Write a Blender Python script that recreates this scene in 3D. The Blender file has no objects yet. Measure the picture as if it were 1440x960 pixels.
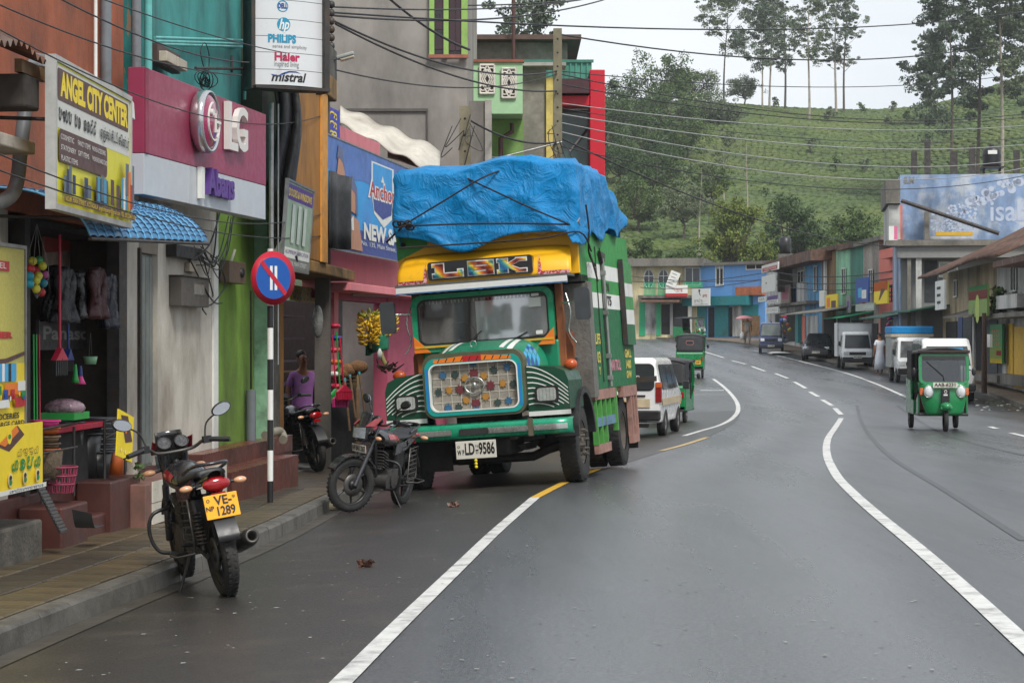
import bpy, math, random, bisect
import numpy as np
from mathutils import Vector, Matrix, noise
R = math.radians
pi = math.pi
rnd = random.Random(7)
SC = bpy.context.scene
COL = SC.collection

# ------------------------------------------------------------------ camera, sky, sun, exposure
CAMZ, FPX = 1.52, 3000.0
cam = bpy.data.cameras.new('camera'); camo = bpy.data.objects.new('camera', cam); COL.objects.link(camo)
camo.location = (0, 0, CAMZ); camo.rotation_euler = (R(90), 0, 0)
cam.lens = 75.0; cam.sensor_width = 36.0; cam.clip_start = .1; cam.clip_end = 6000
SC.camera = camo
SUN_EL, SUN_AZ = 50, 155         # soft overcast light from the upper right, a little behind the camera
w = bpy.data.worlds.new('World'); SC.world = w; w.use_nodes = True
nt = w.node_tree; nt.nodes.clear()
def wn(t, **k):
    n = nt.nodes.new(t)
    for a, b in k.items(): setattr(n, a, b)
    return n
sky = wn('ShaderNodeTexSky', sky_type='NISHITA', sun_disc=False, sun_elevation=R(SUN_EL), sun_rotation=R(SUN_AZ), air_density=1.0, dust_density=2.0)
tc = wn('ShaderNodeTexCoord'); mp = wn('ShaderNodeMapping'); mp.inputs['Scale'].default_value = (1, 1, 3.2)
ns = wn('ShaderNodeTexNoise'); ns.inputs['Scale'].default_value = 3.0; ns.inputs['Detail'].default_value = 5
cr = wn('ShaderNodeValToRGB')
cr.color_ramp.elements[0].position = .32; cr.color_ramp.elements[0].color = (7.0, 7.5, 8.05, 1)
cr.color_ramp.elements[1].position = .72; cr.color_ramp.elements[1].color = (9.5, 9.75, 10.0, 1)
mx = wn('ShaderNodeMix', data_type='RGBA'); mx.inputs[0].default_value = .9
bg = wn('ShaderNodeBackground'); bg.inputs['Strength'].default_value = .058
wo = wn('ShaderNodeOutputWorld')
L = nt.links.new
L(tc.outputs['Generated'], mp.inputs[0]); L(mp.outputs[0], ns.inputs['Vector']); L(ns.outputs[0], cr.inputs[0])
L(sky.outputs[0], mx.inputs[6]); L(cr.outputs[0], mx.inputs[7]); L(mx.outputs[2], bg.inputs[0]); L(bg.outputs[0], wo.inputs[0])
sl = bpy.data.lights.new('sun', 'SUN'); sl.energy = 1.5; sl.angle = R(14); sl.color = (1, .97, .92)
so = bpy.data.objects.new('sun', sl); COL.objects.link(so)
_d = Vector((math.sin(R(SUN_AZ)) * math.cos(R(SUN_EL)), math.cos(R(SUN_AZ)) * math.cos(R(SUN_EL)), math.sin(R(SUN_EL))))
so.rotation_euler = (-_d).to_track_quat('-Z', 'Y').to_euler()
SC.view_settings.view_transform = 'Standard'; SC.view_settings.look = 'None'
SC.view_settings.exposure = 1.05; SC.view_settings.gamma = 1
SC.cycles.use_denoising = True
SC.cycles.max_bounces = 6; SC.cycles.transparent_max_bounces = 12

# ------------------------------------------------------------------ materials
MATS = {}
def M(name, col, rough=.6, metal=0., var=.18, scale=6., bump=0., bscale=60., dirt=0., dcol=(.05, .042, .03), dscale=1.5, streak=1., coat=0., spec=.5, emit=0., col2=None, c2=.5, c2w=.03, c2scale=2.):
    """plain surface: colour varied by noise, dirt in patches (streak < 1 stretches them down the wall), fine relief"""
    if name in MATS: return MATS[name]
    m = bpy.data.materials.new(name); m.use_nodes = True; t = m.node_tree; N = t.nodes; l = t.links.new
    p = N['Principled BSDF']
    tcn = N.new('ShaderNodeTexCoord')
    base = None
    def mixc(fac, a, b):
        n = N.new('ShaderNodeMix'); n.data_type = 'RGBA'
        if isinstance(fac, float): n.inputs[0].default_value = fac
        else: l(fac, n.inputs[0])
        for i, v in ((6, a), (7, b)):
            if isinstance(v, tuple): n.inputs[i].default_value = (*v[:3], 1)
            else: l(v, n.inputs[i])
        return n.outputs[2]
    def nz(sc, det=4, sv=(1, 1, 1), rg=.6):
        mpn = N.new('ShaderNodeMapping'); mpn.inputs['Scale'].default_value = sv
        l(tcn.outputs['Object'], mpn.inputs[0])
        n = N.new('ShaderNodeTexNoise'); n.inputs['Scale'].default_value = sc; n.inputs['Detail'].default_value = det; n.inputs['Roughness'].default_value = rg
        l(mpn.outputs[0], n.inputs['Vector']); return n.outputs[0]
    def rng(v, a, b, c=0., d=1.):
        n = N.new('ShaderNodeMapRange'); n.inputs[1].default_value = a; n.inputs[2].default_value = b; n.inputs[3].default_value = c; n.inputs[4].default_value = d
        l(v, n.inputs[0]); return n.outputs[0]
    c = tuple(col)
    lo = tuple(max(0, x * (1 - var)) for x in c); hi = tuple(min(1, x * (1 + var)) for x in c)
    out = mixc(rng(nz(scale), .3, .7), lo, hi) if var > 0 else c
    if col2 is not None:
        out = mixc(rng(nz(c2scale, 6), c2 - c2w, c2 + c2w), out, col2)
    if dirt > 0:
        f = nz(dscale, 6, (1, 1, streak), .68)
        out = mixc(rng(f, .66 - dirt * .40, .75, 0, min(1., .42 + dirt)), out, dcol)
    if isinstance(out, tuple): p.inputs['Base Color'].default_value = (*out, 1)
    else: l(out, p.inputs['Base Color'])
    p.inputs['Roughness'].default_value = rough; p.inputs['Metallic'].default_value = metal
    if var > 0 and rough > .05:
        l(rng(nz(scale * 1.7), .3, .7, max(0, rough - .1), min(1, rough + .1)), p.inputs['Roughness'])
    p.inputs['Specular IOR Level'].default_value = spec
    if coat: p.inputs['Coat Weight'].default_value = coat; p.inputs['Coat Roughness'].default_value = .08
    if bump > 0:
        b = N.new('ShaderNodeBump'); b.inputs['Strength'].default_value = min(1, bump); b.inputs['Distance'].default_value = .02 * bump
        l(nz(bscale, 5), b.inputs['Height']); l(b.outputs[0], p.inputs['Normal'])
    if emit:
        p.inputs['Emission Color'].default_value = (*col, 1); p.inputs['Emission Strength'].default_value = emit
    MATS[name] = m
    return m
def nodes_of(m): return m.node_tree.nodes, m.node_tree.links.new, m.node_tree.nodes['Principled BSDF']
def glass_mat(name, tint=(.75, .8, .8), clear=.8):
    if name in MATS: return MATS[name]
    m = bpy.data.materials.new(name); m.use_nodes = True; N = m.node_tree.nodes; l = m.node_tree.links.new
    N.clear(); o = N.new('ShaderNodeOutputMaterial'); mixn = N.new('ShaderNodeMixShader'); fr = N.new('ShaderNodeFresnel'); fr.inputs[0].default_value = 1.5
    a = N.new('ShaderNodeMath'); a.operation = 'MULTIPLY_ADD'; a.inputs[1].default_value = .9; a.inputs[2].default_value = (1 - clear) * .4
    tr = N.new('ShaderNodeBsdfTransparent'); tr.inputs[0].default_value = (*tint, 1)
    g = N.new('ShaderNodeBsdfGlossy'); g.inputs['Roughness'].default_value = .04; g.inputs[0].default_value = (.9, .92, .95, 1)
    l(fr.outputs[0], a.inputs[0]); l(a.outputs[0], mixn.inputs[0]); l(tr.outputs[0], mixn.inputs[1]); l(g.outputs[0], mixn.inputs[2]); l(mixn.outputs[0], o.inputs[0])
    MATS[name] = m; return m

# ------------------------------------------------------------------ mesh builder
class MB:
    def __init__(s, X=None): s.v = []; s.f = []; s.sm = []; s.X = X
    def add(s, vs, fs, smooth=False, X=None):
        o = len(s.v)
        if X is not None: vs = [X @ Vector(v) for v in vs]
        if s.X is not None: vs = [s.X @ Vector(v) for v in vs]
        s.v += [tuple(v) for v in vs]; s.f += [tuple(i + o for i in f) for f in fs]; s.sm += [smooth] * len(fs)
        return s
    def bx(s, x0, x1, y0, y1, z0, z1, X=None):
        v = [(x, y, z) for x in (x0, x1) for y in (y0, y1) for z in (z0, z1)]
        return s.add(v, [(0, 1, 3, 2), (4, 6, 7, 5), (0, 4, 5, 1), (2, 3, 7, 6), (0, 2, 6, 4), (1, 5, 7, 3)], X=X)
    def box(s, c, d, rz=0, rx=0, ry=0):
        X = Matrix.Translation(c) @ Matrix.Rotation(rz, 4, 'Z') @ Matrix.Rotation(rx, 4, 'X') @ Matrix.Rotation(ry, 4, 'Y')
        a, b, e = d[0] / 2, d[1] / 2, d[2] / 2
        return s.bx(-a, a, -b, b, -e, e, X)
    def tube(s, pts, r, n=8, closed=False, caps=True):
        pts = [Vector(p) for p in pts]; k = len(pts); rs = r if isinstance(r, (list, tuple)) else [r] * k
        vs = []; up = None
        for i, p in enumerate(pts):
            if closed: t = pts[(i + 1) % k] - pts[i - 1]
            else: t = pts[min(i + 1, k - 1)] - pts[max(i - 1, 0)]
            if t.length < 1e-9: t = Vector((0, 0, 1))
            t.normalize()
            if up is None:
                up = Vector((0, 0, 1)) if abs(t.z) < .9 else Vector((1, 0, 0))
            a = t.cross(up)
            if a.length < 1e-6: a = t.orthogonal()
            a.normalize(); b = a.cross(t).normalized(); up = b
            for j in range(n):
                q = 2 * pi * j / n
                vs.append(p + (a * math.cos(q) + b * math.sin(q)) * rs[i])
        fs = []
        for i in range(k if closed else k - 1):
            i2 = (i + 1) % k
            for j in range(n):
                j2 = (j + 1) % n
                fs.append((i * n + j, i * n + j2, i2 * n + j2, i2 * n + j))
        s.add(vs, fs, True)
        if caps and not closed:
            s.add(vs[:n], [tuple(range(n))]); s.add(vs[-n:], [tuple(reversed(range(n)))])
        return s
    def cyl(s, p0, p1, r0, r1=None, n=14, caps=True): return s.tube([p0, p1], [r0, r0 if r1 is None else r1], n, caps=caps)
    def lathe(s, prof, n=20, X=None, smooth=True):
        """profile (r, h) turned about local Z"""
        vs = []; k = len(prof)
        for r, h in prof:
            for j in range(n):
                q = 2 * pi * j / n; vs.append((r * math.cos(q), r * math.sin(q), h))
        fs = [(i * n + j, i * n + (j + 1) % n, (i + 1) * n + (j + 1) % n, (i + 1) * n + j) for i in range(k - 1) for j in range(n)]
        s.add(vs, fs, smooth, X)
        return s
    def prism(s, poly, d0, d1, X=None, smooth=False):
        """outline in local XZ pushed through along Y from d0 to d1"""
        k = len(poly)
        v = [(x, d0, z) for x, z in poly] + [(x, d1, z) for x, z in poly]
        s.add(v, [tuple(range(k)), tuple(reversed(range(k, 2 * k)))], False, X)
        return s.add(v, [(i, i + k, (i + 1) % k + k, (i + 1) % k) for i in range(k)], smooth, X)
    def prismx(s, poly, x0, x1, smooth=False):
        """outline in local YZ pushed through along X"""
        return s.prism([(y, z) for y, z in poly], -x0, -x1, Matrix(((0, -1, 0, 0), (1, 0, 0, 0), (0, 0, 1, 0), (0, 0, 0, 1))), smooth)
    def grid(s, fn, nu, nv, smooth=True, closeu=False):
        vs = [fn(i / nu, j / nv) for j in range(nv + 1) for i in range(nu + (0 if closeu else 1))]
        w_ = nu if closeu else nu + 1
        fs = [(j * w_ + i, j * w_ + (i + 1) % w_, (j + 1) * w_ + (i + 1) % w_, (j + 1) * w_ + i) for j in range(nv) for i in range(nu)]
        return s.add(vs, fs, smooth)
    def sph(s, c, r, n=12, m=8, sc=(1, 1, 1), X=None):
        c = Vector(c)
        return s.grid(lambda u, v: (lambda p: (X @ p if X is not None else p))(Vector((c.x + r * sc[0] * math.sin(pi * v) * math.cos(2 * pi * u), c.y + r * sc[1] * math.sin(pi * v) * math.sin(2 * pi * u), c.z - r * sc[2] * math.cos(pi * v)))), n, m, True, True)
    def quad(s, a, b, c, d): return s.add([a, b, c, d], [(0, 1, 2, 3)])
    def ring(s, c, Rr, r, n=24, m=8, X=None):
        """torus about local Z at c"""
        pts = [Vector((Rr * math.cos(2 * pi * i / n), Rr * math.sin(2 * pi * i / n), 0)) for i in range(n)]
        X = (X or Matrix()) 
        pts = [X @ p + Vector(c) for p in pts]
        return s.tube(pts, r, m, closed=True)
    def text(s, st, X, size=1., ext=0., align='CENTER', sx=1., shear=0., bold=0., space=1., width=None, font=None):
        """lettering lying in local XZ, read from -Y; width fits the line to a length"""
        cu = bpy.data.curves.new('t', 'FONT'); cu.body = st; cu.size = size; cu.extrude = ext; cu.align_x = align; cu.align_y = 'CENTER'
        cu.shear = shear; cu.offset = bold; cu.space_character = space; cu.resolution_u = 3
        if font: cu.font = font
        o = bpy.data.objects.new('t', cu); COL.objects.link(o)
        bpy.context.view_layer.update()
        me = o.to_mesh(); vs = [tuple(v.co) for v in me.vertices]; fs = [tuple(p.vertices) for p in me.polygons]
        o.to_mesh_clear(); bpy.data.objects.remove(o); bpy.data.curves.remove(cu)
        if not vs: return s
        if width:
            xs = [v[0] for v in vs]; sx = width / max(1e-6, max(xs) - min(xs))
        return s.add([(x * sx, -z, y) for x, y, z in vs], fs, False, X)
    def build(s, name, mat=None, parent=None, bev=0, seg=2, flat=False, wn_=False, **props):
        me = bpy.data.meshes.new(name); me.from_pydata(s.v, [], s.f)
        if any(s.sm): me.polygons.foreach_set('use_smooth', s.sm)
        if mat is not None: me.materials.append(mat)
        me.validate(); me.update()
        o = bpy.data.objects.new(name, me); COL.objects.link(o)
        if parent is not None: o.parent = parent
        if bev:
            b = o.modifiers.new('bevel', 'BEVEL'); b.width = bev; b.segments = seg; b.limit_method = 'ANGLE'; b.angle_limit = R(40); b.harden_normals = False
        for k, v_ in props.items(): o[k] = v_
        return o
def fixnormals(o):
    import bmesh
    b = bmesh.new(); b.from_mesh(o.data); bmesh.ops.recalc_face_normals(b, faces=b.faces); b.to_mesh(o.data); b.free(); return o
def thing(name, label, cat, loc=(0, 0, 0), rz=0, group=None, rx=0, ry=0, scale=1):
    o = bpy.data.objects.new(name, None); COL.objects.link(o); o.empty_display_size = .2
    o.location = loc; o.rotation_euler = (rx, ry, rz); o.scale = (scale,) * 3
    o['label'] = label; o['category'] = cat
    if group: o['group'] = group
    return o
def tag(o, label, cat, group=None):
    o['label'] = label; o['category'] = cat
    if group: o['group'] = group
    return o
def struct(o): o['kind'] = 'structure'; return o
def stuff(o): o['kind'] = 'stuff'; return o
def copy_tree(o, parent=None):
    c = o.copy(); COL.objects.link(c); c.parent = parent
    for ch in list(o.children): copy_tree(ch, c)
    return c
def rrect(x0, x1, z0, z1, r, n=5):
    out = []
    for cx, cz, a in ((x1 - r, z0 + r, -90), (x1 - r, z1 - r, 0), (x0 + r, z1 - r, 90), (x0 + r, z0 + r, 180)):
        for i in range(n + 1):
            q = R(a + 90 * i / n); out.append((cx + r * math.cos(q), cz + r * math.sin(q)))
    return out
def arc(cx, cz, r, a0, a1, n=12): return [(cx + r * math.cos(R(a0 + (a1 - a0) * i / n)), cz + r * math.sin(R(a0 + (a1 - a0) * i / n))) for i in range(n + 1)]
def catmull(pts, k=8):
    P = [Vector(p) for p in pts]; out = []
    for i in range(len(P) - 1):
        a, b, c, d = P[max(i - 1, 0)], P[i], P[i + 1], P[min(i + 2, len(P) - 1)]
        for j in range(k):
            t = j / k
            out.append(.5 * ((2 * b) + (c - a) * t + (2 * a - 5 * b + 4 * c - d) * t * t + (3 * b - a - 3 * c + d) * t ** 3))
    return out + [P[-1]]
def interp(xs, ys, x): return float(np.interp(x, xs, ys))

# ------------------------------------------------------------------ the lie of the land
_PY = [-60, -20, 0, 15, 30, 42, 52, 62, 72, 84, 100, 115, 130, 150, 165, 180, 200, 230, 300]
_PZ = [.64, .213, 0, -.16, -.32, -.45, -.52, -.49, -.34, -.12, .12, .45, .86, 1.35, 1.58, 1.9, 2.2, 2.6, 3]
_sY = np.arange(-60, 300.5, .5)
_sZ = np.interp(_sY, _PY, _PZ)
_k = np.ones(17) / 17
_sZ = np.convolve(np.pad(_sZ, 8, mode='edge'), _k, 'valid')
def prof(y): return float(np.interp(y, _sY, _sZ))
# lane edge (left), centre line, right edge, kerbs: x as a function of distance along the street
EDGE_Y = [-5, 10.2, 15.6, 22, 27, 37, 44, 55, 65, 79, 88, 100]
EDGE_X = [-1.6, -.81, -.41, .1, .63, 2.6, 4.0, 5.8, 6.9, 7.9, 8.2, 8.3]
def cpoly(ys, xs, k=10):
    q = catmull([(a, b, 0) for a, b in zip(ys, xs)], k)
    return [p.x for p in q], [p.y for p in q]
EY, EX = cpoly(EDGE_Y, EDGE_X)
KY, KX = cpoly([-8, 5, 11.9, 16, 19.7, 24, 29, 35, 42, 48, 58, 70, 90, 110, 125, 138], [-3.9, -3.3, -2.87, -2.5, -2.2, -2.02, -1.75, -1.15, -.1, 1.0, 2.8, 4.2, 5.4, 5.9, 5.2, 2.5])
def kerbx(y): return interp(KY, KX, y)
def gz(x, y):
    z = prof(y)
    if y < 75:
        e = min(max(0., interp(EY, EX, y) - x), 2.6)
        z -= .055 * e * min(1., (75 - y) / 20)
    return z
def ray(px, py): return Vector(((px - 720) / FPX, 1, -(py - 480) / FPX))
def at(px, py, dz=0.):
    """ground point seen at photo pixel"""
    r = ray(px, py); lo = 4.
    y = lo
    while y < 260:
        if CAMZ + r.z * y <= gz(r.x * y, y) + dz: break
        y += .5
    a, b = y - .5, y
    for _ in range(25):
        m_ = (a + b) / 2
        if CAMZ + r.z * m_ <= gz(r.x * m_, m_) + dz: b = m_
        else: a = m_
    return Vector((r.x * b, b, CAMZ + r.z * b))
def P(px, py, Y): return Vector(((px - 720) / FPX * Y, Y, CAMZ - (py - 480) / FPX * Y))
class Fac:
    """a street front: u runs along it (left to right as one faces it), v into the building, w up from the ground datum z0"""
    def __init__(s, x0, y0, x1, y1, z0=None):
        s.o = Vector((x0, y0, gz(x0, y0) if z0 is None else z0)); d = Vector((x1 - x0, y1 - y0, 0)); s.len = d.length; s.d = d.normalized()
        s.n = Vector((-s.d.y, s.d.x, 0)); s.rz = math.atan2(s.d.y, s.d.x)
    def hit(s, px, py, v=0.):
        """photo pixel -> (u, w) on the plane v in front (-) or behind (+)"""
        r = ray(px, py); o = s.o + s.n * v
        den = r.dot(s.n); t = (o - Vector((0, 0, CAMZ))).dot(s.n) / den
        p = Vector((0, 0, CAMZ)) + r * t
        return ((p - o).dot(s.d), p.z - o.z)
    def u(s, px, v=0.): return s.hit(px, 480, v)[0]
    def w(s, px, py, v=0.): return s.hit(px, py, v)[1]
    def at(s, u, v, w): return s.o + s.d * u + s.n * v + Vector((0, 0, w))
    def thing(s, name, label, cat, u=0, v=0, w=0, group=None): return thing(name, label, cat, s.at(u, v, w), s.rz, group)

# ------------------------------------------------------------------ ground, road, kerbs, markings
def asphalt():
    m = M('asphalt', (.043, .044, .046), .5, var=.25, scale=1.2)
    N, l, p = nodes_of(m)
    for k in list(p.inputs['Base Color'].links) + list(p.inputs['Roughness'].links): m.node_tree.links.remove(k)
    tcn = N.new('ShaderNodeTexCoord')
    def noise_(sc, det, sv=(1, 1, 1)):
        mpn = N.new('ShaderNodeMapping'); mpn.inputs['Scale'].default_value = sv; mpn.inputs['Rotation'].default_value = (0, 0, R(8)); l(tcn.outputs['Object'], mpn.inputs[0])
        n = N.new('ShaderNodeTexNoise'); n.inputs['Scale'].default_value = sc; n.inputs['Detail'].default_value = det; n.inputs['Roughness'].default_value = .6; l(mpn.outputs[0], n.inputs['Vector']); return n.outputs[0]
    def rng(v, a, b, c, d):
        n = N.new('ShaderNodeMapRange'); n.inputs[1].default_value = a; n.inputs[2].default_value = b; n.inputs[3].default_value = c; n.inputs[4].default_value = d; l(v, n.inputs[0]); return n.outputs[0]
    def mix(f, a, b, mode='MIX'):
        n = N.new('ShaderNodeMix'); n.data_type = 'RGBA'; n.blend_type = mode
        l(f, n.inputs[0]) if not isinstance(f, float) else setattr(n.inputs[0], 'default_value', f)
        for i, v in ((6, a), (7, b)):
            if isinstance(v, tuple): n.inputs[i].default_value = (*v, 1)
            else: l(v, n.inputs[i])
        return n.outputs[2]
    speck = noise_(42, 4); wear = noise_(1.0, 5, (1.1, .10, 1)); patch = noise_(.5, 7, (1, .12, 1))
    base = mix(rng(speck, .40, .62, 0, 1), (.020, .021, .023), (.075, .077, .081))
    base = mix(rng(wear, .44, .60, 0, .6), base, (.082, .084, .088))
    base = mix(rng(patch, .50, .62, 0, .6), base, (.030, .027, .022))
    at_ = N.new('ShaderNodeAttribute'); at_.attribute_name = 'lane'
    ad = N.new('ShaderNodeMath'); ad.operation = 'MULTIPLY_ADD'; ad.inputs[1].default_value = 1.2; l(noise_(.25, 4, (1, .3, 1)), ad.inputs[0]); l(at_.outputs['Fac'], ad.inputs[2])
    dv = N.new('ShaderNodeMath'); dv.operation = 'DIVIDE'; dv.inputs[1].default_value = 10.; l(ad.outputs[0], dv.inputs[0])
    rp = N.new('ShaderNodeValToRGB'); rp.color_ramp.interpolation = 'EASE'
    for i, (q, v) in enumerate(((.0, .25), (.10, .45), (.17, 1.), (.25, .55), (.34, .95), (.42, .3), (.52, .5), (.60, .12), (.70, .5), (.85, .2))):
        e = rp.color_ramp.elements[i] if i < 2 else rp.color_ramp.elements.new(q); e.position = q; e.color = (v, v, v, 1)
    l(dv.outputs[0], rp.inputs[0]); tr = rng(rp.outputs[0], .1, 1, 0, .9)
    base = mix(tr, base, mix(rng(speck, .40, .62, 0, 1), (.105, .110, .118), (.150, .156, .166)))  # polished wheel tracks, with the lane's sky sheen painted into the pale tone
    l(base, p.inputs['Base Color'])
    wet = noise_(.7, 7, (1, .10, 1))
    l(rng(wet, .35, .68, .22, .42), p.inputs['Roughness'])
    p.inputs['Specular IOR Level'].default_value = .55
    b = N.new('ShaderNodeBump'); b.inputs['Strength'].default_value = .35; b.inputs['Distance'].default_value = .006; l(noise_(90, 2), b.inputs['Height']); l(b.outputs[0], p.inputs['Normal'])
    return m
AS = asphalt()
mb = MB(); offs = [-70, -35, -15, -8, -5, -3.6, -2.6, -1.8, -1, -.4, 0, .6, 1.4, 2.4, 3.4, 5, 7, 10, 14, 20, 35, 70]
ys = [-8 + .75 * i for i in range(250)]
vs = [(interp(EY, EX, y) + o, y, gz(interp(EY, EX, y) + o, y)) for y in ys for o in offs]
nn = len(offs)
mb.add(vs, [(j * nn + i, j * nn + i + 1, (j + 1) * nn + i + 1, (j + 1) * nn + i) for j in range(len(ys) - 1) for i in range(nn - 1)], True)
ro = struct(mb.build('road', AS)); la = ro.data.attributes.new('lane', 'FLOAT', 'POINT'); la.data.foreach_set('value', [o for y in ys for o in offs])
m_2 = MB(); so_ = [-2.6, -1.8, -1, -.4, 0]; sy = [-8 + .75 * i for i in range(94)]
m_2.add([(interp(EY, EX, y) + o, y, gz(interp(EY, EX, y) + o, y) + .004) for y in sy for o in so_], [(j * 5 + i, j * 5 + i + 1, (j + 1) * 5 + i + 1, (j + 1) * 5 + i) for j in range(93) for i in range(4)], True)
struct(m_2.build('road_shoulder', M('shoulder_asphalt', (.030, .0275, .025), .38, var=.35, scale=45, dirt=.4, dcol=(.07, .058, .045), dscale=1.3, bump=.35, bscale=90)))
mb = MB(); gx = [-3000, -800, -300, -100, 0, 100, 300, 800, 3000]; gy = [-1500, -300, -60, -20, 0, 30, 60, 100, 140, 180, 230, 300, 800, 4000]
mb.add([(x, y, prof(y) - .35) for y in gy for x in gx], [(j * 9 + i, j * 9 + i + 1, (j + 1) * 9 + i + 1, (j + 1) * 9 + i) for j in range(len(gy) - 1) for i in range(8)], True)
struct(mb.build('ground', M('earth', (.10, .075, .045), .9, var=.3, scale=.8)))

def ribbon(pts, wl, wr, dz, step=.4, taper=None):
    """sheet along a ground polyline: wl to its left, wr to its right, lying dz above the ground"""
    P_ = catmull([(p[0], p[1], 0) for p in pts], 12)
    out = [P_[0]]
    for p in P_[1:]:
        if (p - out[-1]).length >= step: out.append(p)
    out.append(P_[-1])
    mbn = MB(); v = []
    for i, p in enumerate(out):
        t = (out[min(i + 1, len(out) - 1)] - out[max(i - 1, 0)]).normalized(); n = Vector((-t.y, t.x, 0))
        for s_ in (-wr, 0, wl):
            q = p + n * s_; v.append((q.x, q.y, gz(q.x, q.y) + dz))
    k = len(out)
    mbn.add(v, [(i * 3 + j, i * 3 + j + 1, i * 3 + j + 4, i * 3 + j + 3) for i in range(k - 1) for j in (0, 1)])
    return mbn
WHITE = M('road_paint', (.60, .60, .575), .6, var=.12, scale=8, dirt=.44, dcol=(.11, .11, .11), dscale=3.5)
YELL = M('yellow_road_paint', (.62, .36, .03), .6, var=.1, scale=8, dirt=.25, dcol=(.09, .09, .09), dscale=3)
def line(pxs, w_, mat=WHITE, dz=.008, name='road_marking'):
    pts = [at(*p) for p in pxs]
    return struct(ribbon(pts, w_ / 2, w_ / 2, dz).build(name, mat))
line([(440, 1000), (492, 948), (560, 880), (648, 795), (700, 745), (752, 700)], .115, name='edge_line')
line([(752, 700), (775, 688), (800, 676), (840, 660)], .115, YELL, name='edge_line')
line([(930, 634), (960, 626), (994, 615)], .12, M('faded_yellow_paint', (.5, .36, .16), .6, dirt=.3, dcol=(.1, .1, .1), dscale=3), name='edge_line')
line([(962, 613), (985, 606), (1012, 598), (1030, 588), (1038, 576), (1034, 562), (1020, 546), (1003, 533)], .13, name='edge_line')
line([(985, 549), (1018, 549)], .5, name='parking_bay_line'); line([(970, 555), (1026, 555)], .12, name='parking_bay_line'); line([(975, 547), (1012, 546)], .1, name='parking_bay_line')
line([(1500, 958), (1440, 905), (1365, 836), (1290, 770), (1235, 725), (1200, 694), (1176, 668), (1163, 640), (1164, 618), (1174, 602), (1183, 588)], .135, name='centre_line')
for a, b in (((1183, 583), (1174, 574)), ((1171, 571), (1156, 562)), ((1151, 558), (1139, 551)), ((1133, 546), (1117, 537)), ((1108, 532), (1090, 525)), ((1076, 522), (1057, 515)), ((1049, 512), (1029, 507)), ((1018, 503), (985, 493))):
    line([a, b], .15, name='centre_dash')
line([(1060, 493), (1110, 504), (1180, 522), (1230, 539), (1278, 560)], .14, name='right_edge_line')
line([(1392, 600), (1402, 603)], .14, name='right_edge_line'); line([(1422, 609), (1460, 618)], .14, name='right_edge_line')

# loose grit and pale flecks on the asphalt
g = np.random.default_rng(3); m_ = MB()
for k in range(1500):
    y = 8.5 + 30 * g.random() ** 1.6; x = interp(EY, EX, y) + (g.random() * 6.2 - 2.5); s_ = .004 + .010 * g.random() ** 3; a = g.random() * 6; z = gz(x, y) + .008
    m_.add([(x + s_ * 1.8 * math.cos(a), y + s_ * 1.8 * math.sin(a), z), (x - s_ * math.sin(a), y + s_ * math.cos(a), z + .002), (x - s_ * 1.8 * math.cos(a), y - s_ * 1.8 * math.sin(a), z), (x + s_ * math.sin(a), y - s_ * math.cos(a), z)], [(0, 1, 2, 3)])
stuff(m_.build('road_grit', M('grit', (.24, .235, .22), .8, var=.4)))
for pxs in (((1440, 760), (1330, 690), (1250, 640), (1215, 600), (1205, 570)), ((1440, 640), (1340, 615), (1290, 590), (1262, 570))):
    line(pxs, .09, M('tyre_mark', (.048, .049, .052), .42, var=.3, scale=30), .005, 'tyre_mark')
# left pavement with kerb stones and pavers
CONC = M('wet_concrete', (.13, .125, .11), .5, var=.25, scale=3, dirt=.5, dcol=(.04, .038, .03), dscale=2, bump=.4, bscale=30)
KERBC = M('kerb_concrete', (.105, .098, .084), .55, var=.25, scale=4, dirt=.55, dcol=(.03, .027, .02), dscale=2.5, bump=.5, bscale=40)
KY2 = np.arange(5, 60, .5)
def paveZ(y): return gz(kerbx(y), y) + .14
mb = MB(); v = []
def wallx(y): return interp([4, 14, 19.2, 23.8, 27, 31.5, 41, 50, 60], [-4.7, -4.25, -3.85, -3.45, -3.15, -2.9, -1.65, .2, 2.2], y) - .1
for y in KY2:
    k = kerbx(y); z = paveZ(y)
    for x in (k - .16, wallx(y) - 1.6): v.append((x, y, z + (0.0 if x > k - .2 else .03)))
mb.add(v, [(2 * i, 2 * i + 2, 2 * i + 3, 2 * i + 1) for i in range(len(KY2) - 1)])
pave = struct(mb.build('pavement', M('pavement_mortar', (.05, .038, .024), .5, var=.3, scale=3)))
PVM = [M('paver_%d' % i, c, .42, var=.22, scale=5, dirt=.55, dcol=(.03, .021, .012), dscale=2.2, bump=.5, bscale=50) for i, c in enumerate(((.108, .078, .040), (.092, .070, .038), (.076, .060, .035), (.052, .043, .031)))]
_pm = {}
def piece(key, builder, mat):
    if key not in _pm:
        o = builder().build('paver', mat); _pm[key] = o.data; bpy.data.objects.remove(o)
    return _pm[key]
def inst(name, data, X, parent, bev=0):
    o = bpy.data.objects.new(name, data); COL.objects.link(o); o.parent = parent; o.matrix_local = X
    return o
def pvm(sx, sy, mi):
    def f():
        m_ = MB(); h = .012
        m_.bx(-sx / 2, sx / 2, -sy / 2, sy / 2, -.04, h - .006)
        v = [(-sx / 2, -sy / 2, h - .006), (sx / 2, -sy / 2, h - .006), (sx / 2, sy / 2, h - .006), (-sx / 2, sy / 2, h - .006)]
        t = [(x * (1 - .02 / sx), y * (1 - .02 / sy), h) for x, y, _ in v]
        return m_.add(v + t, [(4, 5, 6, 7), (0, 1, 5, 4), (1, 2, 6, 5), (2, 3, 7, 6), (3, 0, 4, 7)])
    return piece(('pv', round(sx, 3), round(sy, 3), mi), f, PVM[mi])
y = 10.6; r = 0; npv = 0
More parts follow.
